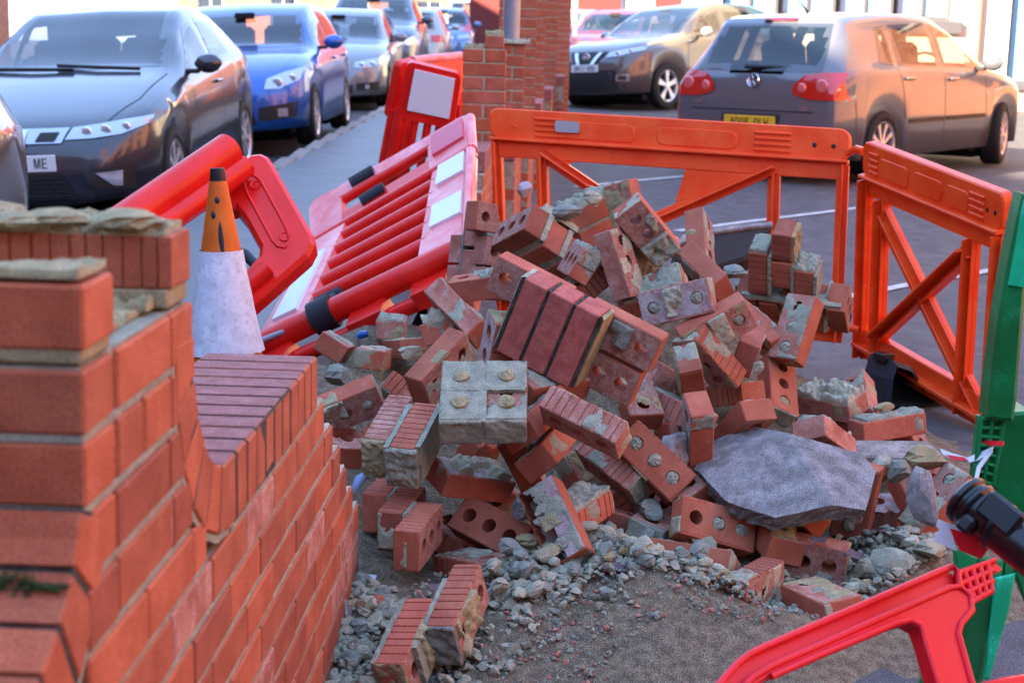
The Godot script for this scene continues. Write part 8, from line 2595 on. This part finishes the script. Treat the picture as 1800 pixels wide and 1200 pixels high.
func build_stone_cap() -> void:
	# a squat pyramid on an eight-sided slab, weathered, broken along its front edge
	var t := Transform3D(Basis(Vector3(0.9874, 0.0599, 0.1466), Vector3(0.1350, 0.1658, -0.9769), Vector3(-0.0828, 0.9843, 0.1556)), Vector3(0.495, 0.257, -4.020))
	var outline := PackedVector2Array([Vector2(0.0001, -0.0015), Vector2(0.0187, 0.0841), Vector2(0.0477, 0.2309), Vector2(0.0949, 0.2603), Vector2(0.1521, 0.2774), Vector2(0.1902, 0.2743), Vector2(0.3228, 0.1900), Vector2(0.4480, 0.0856), Vector2(0.4780, 0.0000), Vector2(0.4576, -0.1147), Vector2(0.4363, -0.2270), Vector2(0.3262, -0.2461), Vector2(0.2137, -0.2763), Vector2(0.1407, -0.2272), Vector2(0.0888, -0.1858), Vector2(0.0432, -0.0944)])
	var apex := PackedVector2Array([Vector2(0.2606, 0.1103)])
	var a := Vector3(apex[0].x, apex[0].y, 0.045)
	var f := FastNoiseLite.new()
	f.seed = 4
	f.frequency = 14.0
	var n := outline.size()
	var root := thing("pier_capstone", "large weathered grey stone pier cap with a low pyramid top lying on the bricks", "stone cap", t)
	var mb := MB.new()
	var dense := PackedVector2Array()
	for i in n:
		for k in 5:
			dense.append(outline[i].lerp(outline[(i + 1) % n], k / 5.0))
	var m := dense.size()
	var rings := []
	var rid := PackedVector2Array([Vector2(0.1648, 0.2742), Vector2(0.4450, 0.0856), Vector2(0.3567, -0.2486), Vector2(0.0268, -0.0366)])
	var c2 := Vector2(a.x, a.y)
	var height := func(p: Vector2) -> float:
		var q := p - c2
		for i in 4:
			var u: Vector2 = rid[i] - c2
			var w: Vector2 = rid[(i + 1) % 4] - c2
			var det := u.cross(w)
			var al := q.cross(w) / det
			var be := u.cross(q) / det
			if al >= -0.0001 and be >= -0.0001:
				return a.z * (1.0 - al - be)
		return 0.0
	for k in 12:
		var ring := PackedVector3Array()
		for i in m:
			var q := dense[i]
			var s := 1.0 - k / 12.0
			var xy := c2.lerp(q, s)
			ring.append(Vector3(xy.x, xy.y, height.call(xy) + f.get_noise_2d(xy.x * 3.0, xy.y * 3.0) * 0.003))
		rings.append(ring)
	for k in 11:
		for i in m:
			mb.quad(rings[k][i], rings[k][(i + 1) % m], rings[k + 1][(i + 1) % m], rings[k + 1][i], Vector3.BACK)
	for i in m:
		mb.tri(rings[11][i], rings[11][(i + 1) % m], a, Vector3.BACK)
	put("pyramid_top", mb, root, Transform3D.IDENTITY, M.stone)
	var sd := MB.new()
	var cen := Vector3.ZERO
	for v in dense:
		cen += Vector3(v.x, v.y, 0) / m
	var r := RandomNumberGenerator.new()
	r.seed = 8
	var prev: PackedVector3Array = rings[0]
	for k in 4:
		var ring := PackedVector3Array()
		for i in m:
			var p := Vector3(dense[i].x, dense[i].y, rings[0][i].z - 0.011 * (k + 1))
			p = cen + (p - cen) * Vector3(0.985 - 0.012 * k, 0.985 - 0.012 * k, 1.0)
			p += Vector3(r.randf_range(-0.004, 0.004), r.randf_range(-0.004, 0.004), r.randf_range(-0.003, 0.003))
			ring.append(p)
		for i in m:
			var j := (i + 1) % m
			sd.quad(prev[i], prev[j], ring[j], ring[i], (prev[i] + prev[j]) / 2.0 - cen)
		prev = ring
	for i in m:
		sd.tri(prev[i], prev[(i + 1) % m], cen - Vector3(0, 0, 0.07), Vector3.FORWARD)
	put("slab_edge", sd, root, Transform3D.IDENTITY, M.stone_edge)


func build_coping_stone() -> void:
	var t := Transform3D(Basis(Vector3(0.9517, 0.1844, -0.2457), Vector3(-0.3029, 0.6963, -0.6508), Vector3(0.0510, 0.6937, 0.7184)), Vector3(0.592, 0.670, -5.420))
	var flatmap := func(x: float, y: float, w: float) -> Vector3: return Vector3(x, y, w)
	var root := thing("curved_stone", "curved dark coping stone with a lichen white rim behind the heap's top", "stone", t)
	var mb := MB.new()
	mb.prism(PackedVector2Array([Vector2(-0.0299, -0.0236), Vector2(0.0024, 0.0304), Vector2(0.0488, 0.0453), Vector2(0.1246, 0.0454), Vector2(0.2100, 0.0408), Vector2(0.2950, 0.0336), Vector2(0.3513, 0.0202), Vector2(0.3278, -0.0058), Vector2(0.3006, -0.0411), Vector2(0.2041, -0.0876), Vector2(0.0805, -0.1012), Vector2(-0.0297, -0.0822)]), flatmap, -0.10, 0.0, 0.012)
	put("body", mb, root, Transform3D.IDENTITY, flat(Color(0.19, 0.165, 0.16), 0.9))
	var up := MB.new()
	up.prism(PackedVector2Array([Vector2(-0.0134, 0.0342), Vector2(0.0224, 0.0620), Vector2(0.1318, 0.0647), Vector2(0.2384, 0.0577), Vector2(0.3600, 0.0420), Vector2(0.3504, 0.0178), Vector2(0.2931, 0.0288), Vector2(0.2082, 0.0359), Vector2(0.1228, 0.0406), Vector2(0.0461, 0.0381), Vector2(-0.0010, 0.0209)]), flatmap, -0.16, 0.012, 0.005)
	put("rim", up, root, Transform3D.IDENTITY, M.concrete)


func build_details() -> void:
	var r := RandomNumberGenerator.new()
	r.seed = 21
	var leaf := func(at: Vector3, size: float, m: Material, label: String, turn: float, tilt: float) -> void:
		var mb := MB.new()
		mb.sg = 0
		var n := 22
		var rim := PackedVector3Array()
		var mid := PackedVector3Array()
		for i in n:
			var a := TAU * i / n
			var q := size * (0.62 + 0.38 * absf(cos(a * 2.5))) * r.randf_range(0.88, 1.1)
			rim.append(Vector3(q * cos(a), size * r.randf_range(-0.05, 0.28), q * sin(a) * 0.75))
			mid.append(Vector3(q * 0.5 * cos(a), size * r.randf_range(0.0, 0.14) * (1.0 if i % 2 else 0.3), q * 0.5 * sin(a) * 0.75))
		for i in n:
			var j := (i + 1) % n
			mb.quad(mid[i], mid[j], rim[j], rim[i], Vector3.UP)
			mb.tri(Vector3.ZERO, mid[i], mid[j], Vector3.UP)
		tag(put("dry_leaf", mb, null, Transform3D(Basis(Vector3.UP, turn) * Basis(Vector3.RIGHT, tilt), at), m), label, "leaf", "dry leaves")
	leaf.call(Vector3(0.253, 0.146, -3.500), 0.038, M.leaf, "curled dry brown leaf on the rubble below the white holed brick", 0.3, 0.5)
	leaf.call(Vector3(0.323, 0.151, -3.500), 0.024, M.leaf_pale, "pale dry leaf folded beside the brown curled one", 1.3, 0.8)
	leaf.call(Vector3(0.385, -0.002, -3.245) + Vector3(0, 0.012, 0), 0.026, M.leaf_pale, "pale dry leaf on the tarmac at the bottom middle", 0.7, 0.4)
	leaf.call(Vector3(0.419, -0.001, -3.269) + Vector3(0, 0.012, 0), 0.020, M.leaf, "small brown leaf touching the pale one at the bottom", 2.7, 0.6)
	leaf.call(Vector3(0.324, -0.001, -3.278) + Vector3(0, 0.01, 0), 0.024, M.leaf, "dark crumpled leaf left of the pale one at the bottom", 1.7, 0.3)
	leaf.call(Vector3(0.026, -0.003, -3.222) + Vector3(0, 0.015, 0), 0.034, M.leaf, "dark flat leaf right of the front ribbed bricks", 0.1, 0.2)
	leaf.call(Vector3(0.869, 0.116, -3.720), 0.03, M.leaf, "dark leaf caught in the rubble right of the split brick", 0.6, 0.3)
	leaf.call(Vector3(0.787, 0.141, -3.750), 0.026, M.leaf, "brown leaf tucked under the split brick", 0.2, 0.3)
	leaf.call(Vector3(-0.155, 0.109, -3.400), 0.03, M.leaf, "brown leaf in the shade left of the front ribbed bricks", 0.2, 0.2)
	var ck := MB.new()
	ck.tube(PackedVector3Array([Vector3(0.536, 0.007, -3.524) + Vector3(0, 0.014, 0), Vector3(0.607, 0.008, -3.543) + Vector3(0, 0.016, 0)]), 0.0032, 8)
	tag(put("white_stick", ck, null, Transform3D.IDENTITY, M.white), "thin white stick lying on the rubble", "stick")
	var bp := MB.new()
	bp.tube(PackedVector3Array([Vector3(-0.539, 0.351, -5.300), Vector3(-0.523, 0.360, -5.300), Vector3(-0.503, 0.364, -5.300)]), [0.009, 0.014, 0.012], 10)
	tag(put("blue_scrap", bp, null, Transform3D.IDENTITY, flat(Color(0.08, 0.32, 0.62), 0.25)), "small shiny blue plastic scrap beside the dusty brick end", "scrap")
	var gp := MB.new()
	gp.tube(PackedVector3Array([Vector3(-0.386, 0.238, -3.750), Vector3(-0.372, 0.268, -3.750), Vector3(-0.357, 0.272, -3.780)]), [0.010, 0.014, 0.010], 10)
	tag(put("grey_plastic_strip", gp, null, Transform3D.IDENTITY, flat(Color(0.45, 0.52, 0.66), 0.4)), "pale blue grey plastic strip poking out by the stepped wall end", "plastic")
	var bg := MB.new()
	bg.tube(PackedVector3Array([Vector3(-0.328, 0.371, -4.050), Vector3(-0.317, 0.377, -4.050), Vector3(-0.316, 0.384, -4.060)]), [0.006, 0.009, 0.007], 8)
	tag(put("dark_blue_scrap", bg, null, Transform3D.IDENTITY, flat(Color(0.10, 0.12, 0.32), 0.4)), "dark blue scrap under the one hole brick", "scrap")
	var wb := lump("crumpled white paper caught at the foot of the far wall", "paper", "paper_scrap", Vector3(0.039, 0.729, -7.200), Vector3(0.04, 0.045, 0.03), 530, flat(Color(0.6, 0.6, 0.64), 0.9), 0.3, 8)
	# dry grass stems
	var gs := MB.new()
	for i in 14:
		var b := Vector3(-0.447, 0.374, -4.700) + Vector3(r.randf_range(-0.05, 0.05), -0.05, r.randf_range(-0.02, 0.02))
		var tpp := b + Vector3(r.randf_range(-0.05, 0.05), r.randf_range(0.06, 0.12), r.randf_range(-0.03, 0.03))
		gs.tube(PackedVector3Array([b, b.lerp(tpp, 0.5) + Vector3(r.randf_range(-0.01, 0.01), 0, 0), tpp]), [0.0012, 0.001, 0.0005], 4)
	tag(put("dry_grass", gs, null, Transform3D.IDENTITY, M.twig), "few dry straw stems beside the mossy edged brick end", "grass", "", "stuff")
